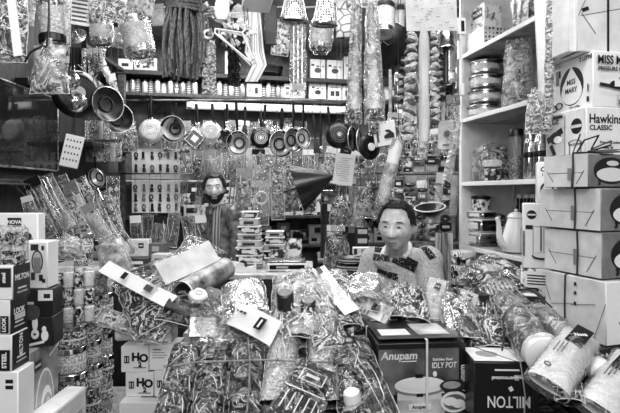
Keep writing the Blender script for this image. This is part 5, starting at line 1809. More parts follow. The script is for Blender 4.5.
mb = MB(); mb.tube([(.105 * math.cos(a), .03 * math.sin(a), -.10) for a in [2 * PI * i / 26 for i in range(26)]], .003, 6, closed=True); link_mesh('peg_ring', mb, WHITE, o)
mb = MB(); mb.tube([(0, 0, -.1), (0, 0, -.02)], .003, 6); link_mesh('ring_stem', mb, WHITE, o)
o = thing('white_bulb_pack', 'rounded white plastic scoop hung in front of the peg cluster', 'scoop', P(222, -8, 2.0))
mb = MB(); mb.lathe([(0, 0), (.016, -.005), (.03, -.05), (.032, -.09), (.022, -.115), (0, -.12)], 20, None, 0, 1, .5); link_mesh('scoop_bowl', mb, paint(230, .35, .08), o)
to_rail(o, 2.0, -.004)
# crinkled tall packet with ring
o = thing('bead_packet', 'long crinkled white packet hanging from a pale ring, below the peg cluster', 'packet', P(209, 40, 2.3))
mb = MB(); mb.pouch(S(14, 2.3), S(54, 2.3), .016, 16, 24, .008, 40, 4); link_mesh('contents', mb, crump(110, 240, 50, 1.0, .25), o)
mb = MB(); mb.tube([(.020 * math.cos(a), -.02, .02 + .018 * math.sin(a)) for a in [2 * PI * i / 18 for i in range(18)]], .007, 7, closed=True); link_mesh('hanging_ring', mb, WHITE, o)
string(o, .04, RAIL[2.3] - o.location.z)
# clothes hangers (white, v-shaped)
for i, (px, py, ry, lab) in enumerate(((238, 38, 38, 'white plastic clothes hanger tilted in front of the peg cluster'), (241, 41, 44, 'second white plastic clothes hanger, just behind the tilted one'))):
    o = thing('clothes_hanger', lab, 'hanger', P(px, py, 2.0 + .03 * i), (0, R(ry), .1), 'white clothes hangers')
    mb = MB(); mb.tube([(-.095, 0, -.03), (0, 0, .028), (.105, 0, -.03), (.1, 0, -.045), (-.085, 0, -.045), (-.095, 0, -.03)], .006, 7, flat=.7); link_mesh('hanger_bar', mb, paint(235, .3, .04), o)
    mb = MB(); mb.tube([(0, 0, .028), (0, 0, .05), (-.012, 0, .062), (-.02, 0, .05)], .0035, 6); link_mesh('hook', mb, paint(235, .3, .04), o)
    mb = MB(); M_ = (o.matrix_basis).inverted(); mb.tube([(-.01, 0, .06), M_ @ Vector((o.location.x, o.location.y, RAIL[2.0] - .004))], .0015, 5); link_mesh('string', mb, CORD, o)
packet(234, 42, 16, 46, 2.6, 'lump', 'dark net bag of scourers hanging behind the clothes hangers', tone=(25, 120), haze=0, header=False, s=70)
# bundle of curved pale strips (spatula handles)
o = thing('strip_bundle', 'bundle of long curved pale plastic strips hanging beside the dark box', 'bundle', P(254, 6, 2.3))
for i in range(8):
    x = -.032 + .0095 * i
    mb = MB(); mb.tube([(x * .6, .004 * (i % 3), .02), (x, .004 * (i % 3), -.12), (x * 1.25, .005, -.22), (x * .9 + .025, .005, -.28), (x * .8 + .005 - .02, .004, -.36)], [.0042, .0042, .005, .0045, .004], 6, flat=.5)
    link_mesh('strip', mb, paint([232, 215, 160, 235][i % 4], .35, .08), o)
mb = MB(); mb.box((0, .006, .01), (.06, .02, .02), b=.004); link_mesh('strip_clamp', mb, PALE, o)
string(o, .02, RAIL[2.3] - o.location.z)
o = carton('dark_box', 'black upright box hanging between the pale strips and the grater', 'box', S(12, 2.3), .04, S(40, 2.3), P(271, 46, 2.3), .1, 26, [('F', 'rect', 0, .0, .03, .08, 50)])
string(o, S(40, 2.3), RAIL[2.3] - o.location.z)
o = board('plastic_tray', 'white plastic tray hung flat at the very top of the view', 'tray', P(257, 2, 2.0) + Vector((0, 0, .0)), (.12, .16, .03), .2, paint(235, .3, .05), .006)
mb = MB(); mb.tube([(0, 0, .015), (0, 0, RAIL[2.0] - o.location.z)], .0016, 5); s_ = link_mesh('string', mb, CORD, o)
o = thing('white_visor', 'long white folded cloth slanting across behind the tray', 'cloth', P(243, 6, 2.6), (0, R(24), 0))
mb = MB(); mb.pouch(.09, .11, .012, 14, 14, .004, 20, 3); link_mesh('folded_cloth', mb, paint(230, .6, .06), o)
to_rail(o, 2.6)


def grater(px, py, wt, wb, h, Yy, label):
    a, b_, hh = S(wt, Yy) / 2, S(wb, Yy) / 2, S(h, Yy)
    o = thing('wire_sieve', label, 'sieve', P(px, py, Yy), (R(8), 0, .15))
    mb = MB(); mb.lathe([(a, 0), (b_, -hh), (b_ * .96, -hh), (a * .96, 0)], 24); link_mesh('mesh_wall', mb, duo(40, 215, 'dots', 95, .55, .25), o)
    mb = MB(); mb.lathe([(b_ * 1.06, -hh - .004), (b_ * 1.08, -hh - .002), (b_ * 1.06, -hh + .008), (b_ * .98, -hh + .006), (b_ * .98, -hh - .004), (b_ * 1.06, -hh - .004)], 24); link_mesh('rim', mb, steel(215, .2), o)
    mb = MB(); mb.lathe([(0, -hh + .012), (b_ * .94, -hh + .012), (b_ * .94, -hh + .010), (0, -hh + .010)], 24); link_mesh('dark_floor', mb, INK, o)
    mb = MB(); mb.tube([(-a, 0, 0), (0, 0, .05), (a, 0, 0)], .003, 6); link_mesh('bail', mb, steel(180), o)
    string(o, .05, RAIL[Yy] - o.location.z)


grater(294, -2, 18, 29, 22, 2.3, 'flaring wire sieve with a dark underside, beside the black upright box')
grater(325, -2, 15, 25, 26, 2.0, 'flaring wire sieve with a pale rim, hung before the printed round bag')
packet(283, 20, 17, 36, 2.3, 'card', 'printed bag with slanted dark letters under the flaring wire sieve', tone=(40, 235), roll=6, haze=.25, header=False, s=50)
o, top = can(280, 48, 16, 14, 2.6, 'small steel bowl-shaped canister under the printed bag', 190, 0, False); string(o, top, RAIL[2.6] - o.location.z)
# skewers
o = thing('skewer_pack', 'long clear pack of straight steel skewers below the flaring sieve', 'packet', P(298, 24, 2.3))
for i in range(7):
    mb = MB(); mb.tube([(-.03 + .01 * i, 0, -.01), (-.03 + .01 * i, 0, -.32)], .0033, 6); link_mesh('skewer', mb, steel(225, .2) if i % 2 else paint(120, .3), o)
mb = MB(); mb.box((0, -.006, -.30), (.074, .002, .03)); link_mesh('paper_band', mb, paint(215, .4), o)
mb = MB(); mb.pouch(.08, .36, .014, 12, 22, .004, 20, 5); link_mesh('film_pouch', mb, film(.25, .9, 26), o)
to_rail(o, 2.3)
o, top = can(321, 37, 22, 24, 2.3, 'printed tin in film hung under the pale-rimmed sieve', 205, 3, True, None, 60); string(o, top * .96, RAIL[2.3] - o.location.z)
o = thing('printed_bag', 'round bag printed with dark swirls, behind the long wrapped poles', 'bag', P(347, 2, 2.3))
mb = MB(); mb.pouch(S(22, 2.3), S(36, 2.3), .035, 20, 22, .005, 14, 8, sq=.4); link_mesh('bag_body', mb, duo(35, 235, 'crackle', 24, .5, .3), o)
to_rail(o, 2.3, -.003)
# long wrapped poles
def pole(label, px, Yy, y1, wt, wb, lean):
    o = thing('wrapped_pole', label, 'pole', P(px, -18, Yy), (0, R(lean), 0))
    h = S(y1 + 18, Yy)
    a, b_ = S(wt, Yy) / 2, S(wb, Yy) / 2
    mb = MB(); mb.tube([(0, 0, 0), (0, 0, -h * .5), (0, 0, -h * .96)], [a * .8, a * .75, b_ * .7], 12); link_mesh('pole_shaft', mb, paint(130, .3, .4, 20), o)
    mb = MB(); mb.tube([(0, 0, -h * .62), (0, 0, -h * .9)], [a * 1.05, b_ * .85], 16, cap=False); link_mesh('paper_sleeve', mb, paint(175, .4, .15, 30), o)
    mb = MB(); mb.tube([(0, 0, -h * .90), (0, 0, -h * .97)], [b_ * .6, b_ * .95], 16); link_mesh('bristle_head', mb, crump(40, 160, 80), o)
    mb = MB()
    def g(u, v):
        q = 2 * PI * u
        n = noise.noise(Vector((math.cos(q) + px, math.sin(q), v * 8)))
        rr = (a + (b_ - a) * v) * 1.15 * (1 + .18 * n)
        return (rr * math.cos(q), rr * .7 * math.sin(q), -h * v)
    mb.grid(g, 20, 30, wrap_u=True); link_mesh('film_sleeve', mb, film(.28, 1.0, 20, 235), o)
    mb = MB(); mb.tube([(0, 0, 0), (0, 0, .03)], a * .6, 10); link_mesh('cap', mb, DARK, o)
    to_rail(o, Yy, .02)
pole('long film-wrapped pole with a white sleeve, toward the skewers', 357, 2.0, 124, 8, 15, 1.5)
pole('long film-wrapped pole with a white sleeve, toward the black lid', 371, 2.0, 124, 9, 20, -1.5)
o, top = can(384, 20, 21, 34, 2.3, 'printed tin with its round base in view, hung over the big black lid', 205, 4, False, None, 150, R(-14)); string(o, top * .9, RAIL[2.3] - o.location.z)
o, top = can(400, 19, 9, 26, 2.6, 'slim printed tin half behind the paper sheet', 200, 2, False, None, 120); string(o, top * .98, RAIL[2.6] - o.location.z)
# big black lid
o = thing('pan_lid', 'big black lid with a small clip on it, behind the printed tin', 'lid', P(388, 46, 2.6), (R(20), 0, -.1))
r = S(23, 2.6)
mb = MB(); mb.lathe([(0, .03), (r * .5, .026), (r * .92, .006), (r, 0), (r, -.004), (r * .9, .0), (0, .02)], 36, RX); link_mesh('lid_disc', mb, paint(26, .3, .2), o)
mb = MB(); mb.box((.0, -.045, .0), (.03, .02, .016), b=.003); link_mesh('clip', mb, BLACK, o)
for sx in (-1, 1):
    mb = MB(); mb.tube([(0, -.045, .008), (sx * .02, -.05, .02), (sx * .03, -.05, .03)], .002, 5); link_mesh('clip_wire', mb, steel(210), o)
string(o, r * .97, RAIL[2.6] - o.location.z)
# paper sheet
o = thing('paper_sheet', 'white handwritten paper sheet hung in front of the garlands', 'paper', P(431, -14, 2.0), (0, R(-1.5), .05))
w, h = S(52, 2.0), S(45, 2.0)
link_mesh('sheet', MB().join(cardmesh(w, h, .004, th=.0006)), paint(165, .6, .04), o)
rnd = random.Random(3)
for i in range(30):
    mb = MB(); x = rnd.uniform(-.4, .4) * w; ll = rnd.uniform(.006, .02)
    mb.box((x, -.0075, -h * (.34 + .06 * (i % 11))), (ll, .0006, .0018)); link_mesh('print', mb, paint(rnd.choice([90, 120, 60]), .5), o)
to_rail(o, 2.0)
# garlands
def garland(label, px, y0, y1, wp, Yy, kind, lean):
    o = thing('garland', label, 'garland', P(px, y0, Yy), (0, R(lean), 0))
    h, r = S(y1 - y0, Yy), S(wp, Yy) / 2
    if kind == 'smooth':
        mb = MB(); mb.tube([(0, 0, -h * i / 12) for i in range(13)], [r * .6] + [r * (.95 + .06 * math.sin(i)) for i in range(11)] + [r * .7], 16); link_mesh('garland_body', mb, duo(120, 200, 'dots', 120, .3, .6), o)
    else:
        n = int(h / (r * .55))
        for i in range(n):
            z = -h * (i + .5) / n
            mb = MB(); mb.lathe([(r * .3, r * .6), (r * .85, r * .35), (r, -r * .1), (r * .6, -r * .3), (r * .3, -r * .5)], 9, xf((.006 * math.sin(i * 2.3), .004 * math.cos(i * 1.7), z), (.5 * math.sin(i * 1.3), .5 * math.cos(i * 2.1), i), (1, 1, 1.1)))
            link_mesh('flower_bead', mb, paint([215, 185, 90][(i + (kind == 'dark')) % 3] if kind != 'dark' else [70, 215, 50][i % 3], .5, .3, 60), o)
    mb = MB(); mb.tube([(0, 0, 0), (0, 0, RAIL[Yy] - o.location.z)], .002, 5); link_mesh('string', mb, CORD, o)
garland('fluffy pale garland, first from the black lid', 412, 34, 138, 12, 2.3, 'bead', 2.2)
garland('smooth thick white garland between the two fluffy ones', 424, 30, 142, 11, 2.3, 'smooth', 0)
garland('fluffy pale garland, nearest the steel funnel', 434, 33, 124, 9, 2.3, 'bead', -1)
garland('dark flecked garland behind the smooth white one', 440, 44, 100, 8, 2.6, 'dark', -1)
garland('dark flecked garland between the black lid and the fluffy garland', 404, 58, 108, 9, 2.6, 'dark', 3)
# funnel torch
o = thing('steel_funnel', 'upturned steel funnel on a black tube, hung under the paper sheet', 'funnel', P(446, 29, 2.3))
mb = MB(); mb.lathe([(0, 0), (.035, 0), (.040, -.03), (.045, -.08), (.054, -.092), (.054, -.098), (.02, -.1), (0, -.1)], 24); link_mesh('funnel_cup', mb, steel(200, .15), o)
mb = MB(); mb.tube([(0, 0, -.1), (0, 0, -.26)], .014, 12); link_mesh('tube', mb, BLACK, o)
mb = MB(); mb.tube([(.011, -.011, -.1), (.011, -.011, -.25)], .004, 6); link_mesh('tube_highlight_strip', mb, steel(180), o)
to_rail(o, 2.3)
packet(449, 84, 9, 36, 2.6, 'lump', 'dark pouch under the black funnel tube', tone=(15, 80), haze=0, header=False)
packet(453, 95, 14, 52, 2.3, 'ring', 'clear packet with a pale coil beside the shelf post', tone=215, haze=.2)
o = thing('bracket_tag', 'white hinged bracket hung by the far shelf post', 'bracket', P(461, 18, 2.3), (0, R(-2), .2))
mb = MB(); mb.box((0, 0, -.04), (.045, .012, .08), b=.003); link_mesh('plate', mb, paint(228, .4, .05), o)
mb = MB(); mb.box((.004, -.007, -.04), (.016, .002, .05)); link_mesh('print', mb, DARK, o)
mb = MB(); mb.tube([(-.006, 0, -.08), (-.008, 0, -.36)], .005, 7); link_mesh('rod', mb, paint(215, .4, .1), o)
mb = MB(); mb.box((-.008, 0, -.34), (.024, .014, .06), b=.003); link_mesh('latch', mb, WHITE, o)
to_rail(o, 2.3)
o = board('ceiling_batten', 'pale batten fixed under the ceiling behind the wrapped poles', 'batten', (P(365, 2, 2.75).x, 2.75, P(365, 2, 2.75).z + .01), (.46, .05, .055), 0, paint(225, .5, .06))
for sx in (-1, 1):
    mb = MB(); mb.tube([(sx * .18, 0, .02), (sx * .18, 0, CEIL - o.location.z)], .008, 8); link_mesh('hanger_rod', mb, GREY, o)
o = thing('price_card', 'small grey card with a round emblem hung below the garlands', 'card', P(446, 121, 2.3), (0, R(1), 0))
link_mesh('card_sheet', MB().join(cardmesh(S(15, 2.3), S(28, 2.3), .003)), paint(165, .5, .12, 20), o)
mb = MB(); mb.lathe([(0, .001), (.014, .001), (.014, 0), (0, 0)], 20, xf((.004, -.008, -.06)) @ RX); link_mesh('print', mb, paint(90, .5), o)
mb = MB(); mb.box((0, -.008, -.115), (.03, .001, .006)); link_mesh('print', mb, paint(80, .5), o)
to_rail(o, 2.3)
# ---------------------------------------------------------------- television and the wall on the left
def to_point(o, z0, target, r=.0015):
    q = o.matrix_basis.inverted() @ Vector(target)
    mb = MB(); mb.tube([(0, 0, z0), q], r, 5)
    return link_mesh('string', mb, CORD, o)


o = thing('television', 'large black flat television on the wall, its screen mirroring the shop', 'television', (-1.9, 3.06, 1.97), R(90))
mb = MB(); mb.box((0, -.035, 0), (.95, .04, .545), b=.006); link_mesh('casing', mb, paint(30, .35, .15), o)
m, nt, out, N = nodes('dark_screen'); pz = princ(nt, N, out, .05, 0, .5); pz.inputs['Base Color'].default_value = (.012, .012, .012, 1); pz.inputs['IOR'].default_value = 1.6
mb = MB(); mb.box((0, -.0555, .004), (.918, .002, .505)); link_mesh('screen', mb, m, o)
mb = MB(); mb.box((0, -.058, -.258), (.94, .006, .014), b=.002); mb.box((0, -.058, .262), (.94, .006, .010), b=.002); mb.box((.466, -.058, 0), (.010, .006, .53), b=.002); mb.box((-.466, -.058, 0), (.010, .006, .53), b=.002)
link_mesh('bezel_trim', mb, steel(170, .3), o)
mb = MB(); mb.box((0, -.008, 0), (.3, .016, .3)); link_mesh('wall_mount', mb, BLACK, o)
o = carton('set_top_box', 'small dark box with white marks lying on the television top', 'box', .20, .09, .045, (-1.845, 3.18, 2.2445), R(90), 35, [('F', 'rect', -.05, .005, .02, .02, 220), ('F', 'rect', .0, .005, .03, .016, 210), ('F', 'rect', .055, .005, .02, .02, 225)])
struct('trim_1', MB().box((-1.885, 2.62, .85), (.03, .025, 1.7)), wood(110))

# boards on the wall on the left
def lboard(label, y0, y1, x1, z, mat):
    return board('wall_shelf', label, 'shelf', ((-1.9 + x1) / 2, (y0 + y1) / 2, z), (x1 + 1.9, y1 - y0, .03), 0, mat)


lboard('dark high shelf along the television wall', 3.5, 4.2, -1.62, 2.62, wood(60))
lboard('dark ledge along the television wall below the black pans', 3.55, 4.3, -1.60, 1.915, wood(45))
lboard('low dark ledge along the television wall over the slanted packets', 2.5, 3.5, -1.74, 1.615, wood(55))
mb = MB(); mb.tube([(-1.68, 2.3, 0), (-1.68, 4.35, 0)], .006, 8)
single('hanging_rail', 'thin rail along the television wall from which slanted packets hang', 'rail', mb, paint(70, .5), (0, 0, 1.60))
mb = MB(); mb.box((-1.79, 0, 0), (.2, .02, .012)); mb2 = mb
for yy in (2.45, 3.4, 4.3):
    mb = MB(); mb.box((0, 0, 0), (.23, .016, .012)); single('rail_bracket', f'{["first", "second", "third"][[2.45, 3.4, 4.3].index(yy)]} bracket of the thin rail, counted from the shop front', 'bracket', mb, GREY, (-1.785, yy, 1.60))
o = thing('shelf_post', 'dark slotted upright post at the pegboard edge with a round pale knob', 'post', P(122, 0, 4.28) * 1)
o.location.z = 0
mb = MB(); mb.box((0, 0, 1.3), (.06, .03, 2.6), b=.003); link_mesh('post_shaft', mb, paint(85, .5, .3), o)
mb = MB(); mb.lathe([(0, .02), (.02, .018), (.03, .006), (.03, 0), (0, 0)], 20, xf((0, -.015, 1.86)) @ RX); link_mesh('round_knob', mb, paint(150, .3, .1), o)

# black pans by the television
pan(78, 94, 24, 3.0, 'broad black griddle pan with a pale round sticker, by the television top corner', 'bottom', .5, 0, None, 24, 40, depth=.18)
for dx, dz, r, lab in ((-.01, -.08, .05, 'upper bright steel ladle bowl in front of the broad black griddle'), (.025, -.2, .055, 'lower bright steel ladle bowl in front of the broad black griddle')):
    o = thing('steel_ladle', lab, 'ladle', P(72, 66, 2.6 + dx))
    mb = MB(); mb.lathe([(0, .03), (r * .6, .02), (r, -.01), (r * .97, -.012), (r * .6, .012), (0, .022)], 24, xf((dx, 0, dz), (R(20), 0, R(30))) @ RX); link_mesh('ladle_bowl', mb, steel(215, .15), o)
    mb = MB(); mb.tube([(dx, 0, dz + r * .9), (dx * .5, 0, .0)], .004, 6); link_mesh('ladle_handle', mb, steel(200), o)
    string(o, 0, RAIL[2.6] - o.location.z, dx * .5)
pan(97, 98, 19, 3.4, 'grey-backed pan turned nearly edge-on beside the broad black griddle', 'bottom', 1.3, 0, None, 80, 100, depth=.2)
pan(108, 104, 17, 3.0, 'black square-looking pan with a pale rim, beside the grey-backed pan', 'inside', .95, 0, None, 26, 70, depth=.25)
pan(118, 118, 15, 3.4, 'black round pan hanging lowest by the slotted post', 'inside', .7, 0, None, 22, 45, depth=.3)
for i, (px, py, w, h, roll, st, tn, lab) in enumerate((
        (84, 40, 6, 42, 0, 'tools', None, 'thin packet of tools behind the broad black griddle'), (93, 52, 7, 46, 6, 'card', (60, 230), 'narrow pale strip packet beside the edge-on pan'),
        (100, 58, 7, 40, -24, 'cloth', (190, 240), 'white rolled packet slanting over the edge-on pan'), (111, 74, 9, 36, -12, 'lump', (60, 220), 'small crumpled packet beside the slotted post'),
        (66, 56, 7, 34, 4, 'spoons', None, 'thin packet of spoons by the cone-shaped bag'), (104, 40, 8, 30, 10, 'lump', (40, 180), 'dark crumpled packet above the edge-on pan'))):
    packet(px, py, w, h, 3.4, st, lab, tone=tn, roll=roll, haze=.2, s=60)
# folded price calendar
o = thing('calendar_pad', 'white slanted calendar pad with dark printed rows, hung below the television corner', 'calendar', P(76, 134, 2.6), (0, R(12), R(22)))
mb = MB(); mb.box((0, 0, -.11), (.105, .012, .2), b=.002); link_mesh('pad_block', mb, paint(226, .5, .05), o)
mb = MB(); mb.box((0, .008, -.11), (.11, .004, .215)); link_mesh('backing_board', mb, DARK, o)
for r_ in range(4):
    for q in range(5):
        mb = MB(); mb.box((-.036 + .018 * q, -.0066, -.045 - .04 * r_), (.008, .0008, .012)); link_mesh('print', mb, paint(70, .5), o)
to_point(o, -.008, (o.location.x, 2.6, 2.70)); o.scale = (.87, .87, .87)
# ladle with whisk
pan(97, 178, 9.5, 2.6, 'round steel ladle bowl with a dark rim, below the white calendar pad', 'inside', -.3, .3, 14, 40, 220, False, 10, 'ladle', 'steel_ladle', depth=.5)
o = [q for q in sc.objects if q.get('label', '').startswith('round steel ladle bowl')][0]; to_point(o, .12, (o.location.x + .02, 2.6, 2.70))
o = thing('whisk', 'wire whisk hanging just under the round steel ladle bowl', 'whisk', P(97, 188, 2.66), (0, R(-8), 0))
for k in range(6):
    a = PI * k / 6
    mb = MB(); mb.tube([(.004 * math.cos(a), .004 * math.sin(a), 0), (.035 * math.cos(a), .035 * math.sin(a), -.07), (.02 * math.cos(a), .02 * math.sin(a), -.12), (-.02 * math.cos(a), -.02 * math.sin(a), -.12), (-.035 * math.cos(a), -.035 * math.sin(a), -.07), (-.004 * math.cos(a), -.004 * math.sin(a), 0)], .0018, 5); link_mesh('whisk_wire', mb, steel(200), o)
mb = MB(); mb.tube([(0, 0, 0), (0, 0, .1)], .008, 8); link_mesh('grip', mb, DARK, o)
to_point(o, .1, (o.location.x, 2.6, 2.70))
o = bagged(125, 116, 26, 36, 3.9, 'clear bag of shiny steel scourers hung by the slotted post', 'lump', (60, 240), t=.34, s=40, haze=.25)

# slanted packets hung from the thin rail
rows = [(30, 178, 17, 52, 2.9, -24, 'spoons', 225), (43, 176, 17, 56, 2.95, -24, 'spoons', 30), (52, 190, 15, 44, 2.8, -28, 'brush', None), (58, 176, 16, 58, 3.15, -22, 'tools', None), (68, 182, 15, 60, 3.15, -24, 'cloth', (180, 240)),
        (78, 178, 14, 62, 3.3, -26, 'card', (30, 225)), (88, 190, 15, 50, 3.3, -24, 'spoons', 30), (66, 200, 16, 46, 2.95, -28, 'card', (40, 235)), (84, 205, 16, 44, 3.1, -30, 'cloth', (120, 235)), (100, 192, 16, 44, 3.5, -18, 'lump', (40, 220)),
        (110, 196, 14, 42, 3.6, -10, 'card', (50, 230)), (113, 176, 12, 30, 3.7, 0, 'clips', None), (36, 212, 17, 36, 2.75, -30, 'tools', None), (54, 218, 16, 34, 2.8, -32, 'brush', None), (100, 222, 18, 40, 3.4, -32, 'spoons', 225), (112, 228, 16, 34, 3.5, -34, 'tools', None), (26, 196, 12, 30, 2.7, -15, 'lump', (60, 235))]
for i, (px, py, w, h, Yy, roll, st, tn) in enumerate(rows):
    desc = {'spoons': 'packet of straight utensils', 'brush': 'packet holding a bristle brush', 'tools': 'packet of dark-handled tools', 'cloth': 'striped folded cloth packet', 'card': 'printed card packet', 'lump': 'crumpled shiny packet', 'clips': 'packet of small clips'}[st]
    where = ['under the television edge', 'third of the slanted row', 'over the appliance box', 'near the calendar pad', 'beside the ladle', 'under the calendar pad', 'next to the whisk', 'above the jar tiers', 'above the crinkled jar bag', 'in front of the dark ledge', 'by the slotted post', 'highest by the slotted post', 'behind the appliance box', 'low behind the bottle tiers', 'low beneath the whisk', 'low beside the slotted post', 'at the wood panel edge'][i]
    p = packet(px, py, w, h, Yy, st, f'slanted {desc} {where}', tone=tn, roll=roll, hang=False, haze=.1, s=40, header=i % 4 == 0, yaw=random.uniform(-.1, .4))
    to_point(p, 0, (-1.68, Yy, 1.60) if p.location.z < 1.6 else (-1.68, Yy, 1.60))
o = bagged(106, 236, 34, 44, 2.9, 'large white crumpled plastic sheet bag draped above the jar columns', 'lump', (150, 238), t=.18, s=8, amp=.03, haze=.2, hang=False, roll=-18)
to_point(o, 0, (-1.68, 2.9, 1.60))
for i in range(12):
    px = 88 + (i % 6) * 6.2
    p = packet(px, 120 + 22 * (i // 6), 6.5, 20, 3.75, FILLS[(i * 3) % 8], f'small packet crowding the dark ledge, {NTH[i % 6]} from the calendar pad, {["upper", "lower"][i // 6]} row', hang=False, haze=.15, header=False, s=90)
    to_point(p, 0, (p.location.x, 3.9, 2.30))

# ---------------------------------------------------------------- back wall shelves: tins, boxes
tins = [126, 132.5, 138, 145, 151, 157.5, 164, 170.5, 177, 183, 189, 195, 214, 219.5, 225.5, 231.5, 237, 242.5, 264, 268.5, 273, 278, 282.5]
rnd = random.Random(4)
for i, px in enumerate(tins):
    Yt = YB(px, .19 + .05 * (i % 2))
    h = 15 if i % 3 else 13.5
    grp = 'by the slotted post' if i < 12 else ('past the long bead packet' if i < 18 else 'beside the white boxes')
    k = i if i < 12 else (i - 12 if i < 18 else i - 18)
    o = tin(px, 95, 5.6 if i % 2 else 6.2, h, Yt, f'small tin, {NTH[k]} from the television side, on the high shelf {grp}', rnd.choice([200, 160, 60]), 'small tins on the long high shelf', rnd.choice([30, 130, 60]), paint(rnd.choice([150, 205]), .25, .2, 20, .5) if i % 2 else duo(rnd.choice([45, 60]), rnd.choice([200, 235]), rnd.choice(['band', 'lines', 'blobs']), 60))
    o.location.z = Z_TIN
def shelfbox(px, wp, hp, d0, z, label, tone=225, pr=(), cat='box', name='product_box'):
    Yq = YB(px, d0)
    return carton(name, label, cat, S(wp, Yq), .08, S(hp, Yq), (P(px, 0, Yq).x, Yq, z), R(10.8), tone, pr)
kb = lambda s: [('F', 'ell', .0, -.01 * s, .07 * s, .05 * s, 40), ('F', 'rect', .0, .03 * s, .03 * s, .012 * s, 30), ('F', 'rect', -.05 * s, .04 * s, .03 * s, .02 * s, 50), ('F', 'ell', .05 * s, .03 * s, .02 * s, .012 * s, 40)]
for px, w, h, lab, t, pr in ((254, 15, 14, 'low pale box with a dark patch beside the dark tins', 215, [('F', 'rect', .02, .0, .03, .06, 35), ('F', 'rect', -.04, 0, .03, .02, 120)]), (294, 21, 15, 'white box with print columns behind the skewer pack', 220, [('F', 'rect', -.07, .03, .04, .02, 50), ('F', 'rect', -.07, -.02, .03, .03, 110), ('F', 'rect', .03, -.01, .08, .06, duo(60, 220, 'cells', 60))]),
                          (317, 17, 17, 'white box printed with a dark kettle, on the long high shelf', 225, kb(.9)), (334, 14, 16, 'white box printed with two dark jars, on the long high shelf', 222, [('F', 'rect', -.025, -.01, .04, .05, 60), ('F', 'rect', .025, -.01, .04, .05, 70), ('F', 'rect', 0, .05, .1, .008, 120)]), (346, 9, 15, 'narrow white box behind the first wrapped pole', 215, [('F', 'rect', 0, 0, .04, .06, 90)]),
                          (389, 13, 18, 'white box with fine print rows at the far end of the long high shelf', 222, [('F', 'rect', .01, .04, .08, .01, 50), ('F', 'rect', 0, .0, .07, .05, duo(120, 222, 'lines', 90))])):
    shelfbox(px, w, h, .2, Z_TIN, lab, t, pr)
for px, w, h, lab, t, pr in ((317, 15, 20, 'kettle box on the uppermost shelf, toward the skewer pack', 190, kb(1.0)), (334, 16, 20, 'kettle box on the uppermost shelf, behind the first wrapped pole', 195, kb(1.0)), (300, 14, 22, 'plain dark box on the uppermost shelf', 70, []), (232, 14, 24, 'pale framed box on the uppermost shelf behind the peg cluster', 200, [('F', 'rect', 0, 0, .08, .12, 50)]), (146, 22, 14, 'printed low box on the uppermost shelf above the tins', 160, [('F', 'rect', 0, 0, .15, .06, duo(40, 220, 'cells', 40))]), (126, 14, 12, 'small white box on the uppermost shelf by the slotted post', 215, [('F', 'rect', 0, .0, .06, .03, 60)]), (350, 14, 24, 'tall pale box on the uppermost shelf between the wrapped poles', 205, kb(.8)), (366, 14, 18, 'dark printed box on the uppermost shelf before the black lid', 90, [])):
    shelfbox(px, w, h, .2, Z_TOP, lab, t, pr)
o = thing('round_pot', 'dark round pot with a pale rim on the uppermost shelf', 'pot', (P(268, 0, YB(268, .17)).x, YB(268, .17), Z_TOP))
mb = MB(); mb.lathe([(0, 0), (.08, 0), (.14, .04), (.15, .10), (.155, .105), (.145, .1), (.13, .045), (0, .01)], 30, None, 0, .95, .8); link_mesh('pot_body', mb, paint(50, .3, .3), o)
mb = MB(); mb.tube([(.145 * math.cos(a), .122 * math.sin(a), .105) for a in [2 * PI * i / 28 for i in range(28)]], .006, 6, closed=True); link_mesh('rim', mb, steel(200), o)
for px, w, h, lab in ((182, 26, 13, 'wide steel basin upside down on the uppermost shelf behind the ropes'), (210, 18, 14, 'small steel basin upside down on the uppermost shelf behind the bead packet')):
    Yq = YB(px, .17); r = S(w, Yq) / 2; hh = S(h, Yq)
    o = thing('steel_basin', lab, 'basin', (P(px, 0, Yq).x, Yq, Z_TOP))
    mb = MB(); mb.lathe([(r * 1.05, 0), (r, .004), (r * .7, hh), (0, hh)], 26, None, 0, 1, min(1, .13 / r)); link_mesh('basin_body', mb, steel(150, .25), o)
    mb = MB(); mb.lathe([(r * 1.06, 0), (r * 1.07, .008), (r * 1.0, .01)], 26, None, 0, 1, min(1, .13 / r)); link_mesh('rim', mb, steel(210), o)

# ---------------------------------------------------------------- pans on the low rail
pan(151, 131, 12.5, 3.9, 'bright steel pan with a white round base, first pan from the slotted post', 'bottom', .1, 0, 22, 190, 235, depth=.35)
pan(173, 129, 13, 3.9, 'deep dark-bottomed bowl pan second from the slotted post', 'inside', -.1, .15, None, 40, 200, depth=.6)
o = thing('square_pan', 'small square pale pan turned on its corner, beside the deep bowl pan', 'pan', P(195, 139, 3.9), (0, R(38), .1))
mb = MB(); mb.box((0, 0, 0), (.14, .05, .14), b=.012); link_mesh('pan_body', mb, steel(190, .2), o)
mb = MB(); mb.box((0, -.026, 0), (.105, .004, .105), b=.002); link_mesh('inner_face', mb, paint(90, .3, .3), o)
mb = MB(); mb.box((0, -.029, 0), (.05, .004, .05), b=.002); link_mesh('center_plate', mb, paint(225, .3, .1), o)
q = o.matrix_basis.inverted() @ Vector((o.location.x, 3.9, 2.30)); mb = MB(); mb.tube([(-.06, 0, .06), q], .0015, 5); link_mesh('string', mb, CORD, o)
pan(211, 131, 10, 3.9, 'small pale lid-like pan with a ring centre, beside the square pan', 'bottom', .2, 0, None, 215, 150, depth=.2)
pan(225, 138, 8.5, 3.9, 'small black pan tucked behind the ringed black pan', 'inside', -.3, 0, 20, 24, 90)
pan(238, 143, 12, 3.9, 'black-rimmed ringed pan with a long upright handle, in the middle of the rail', 'inside', -.25, .1, 28, 24, 190, depth=.4)
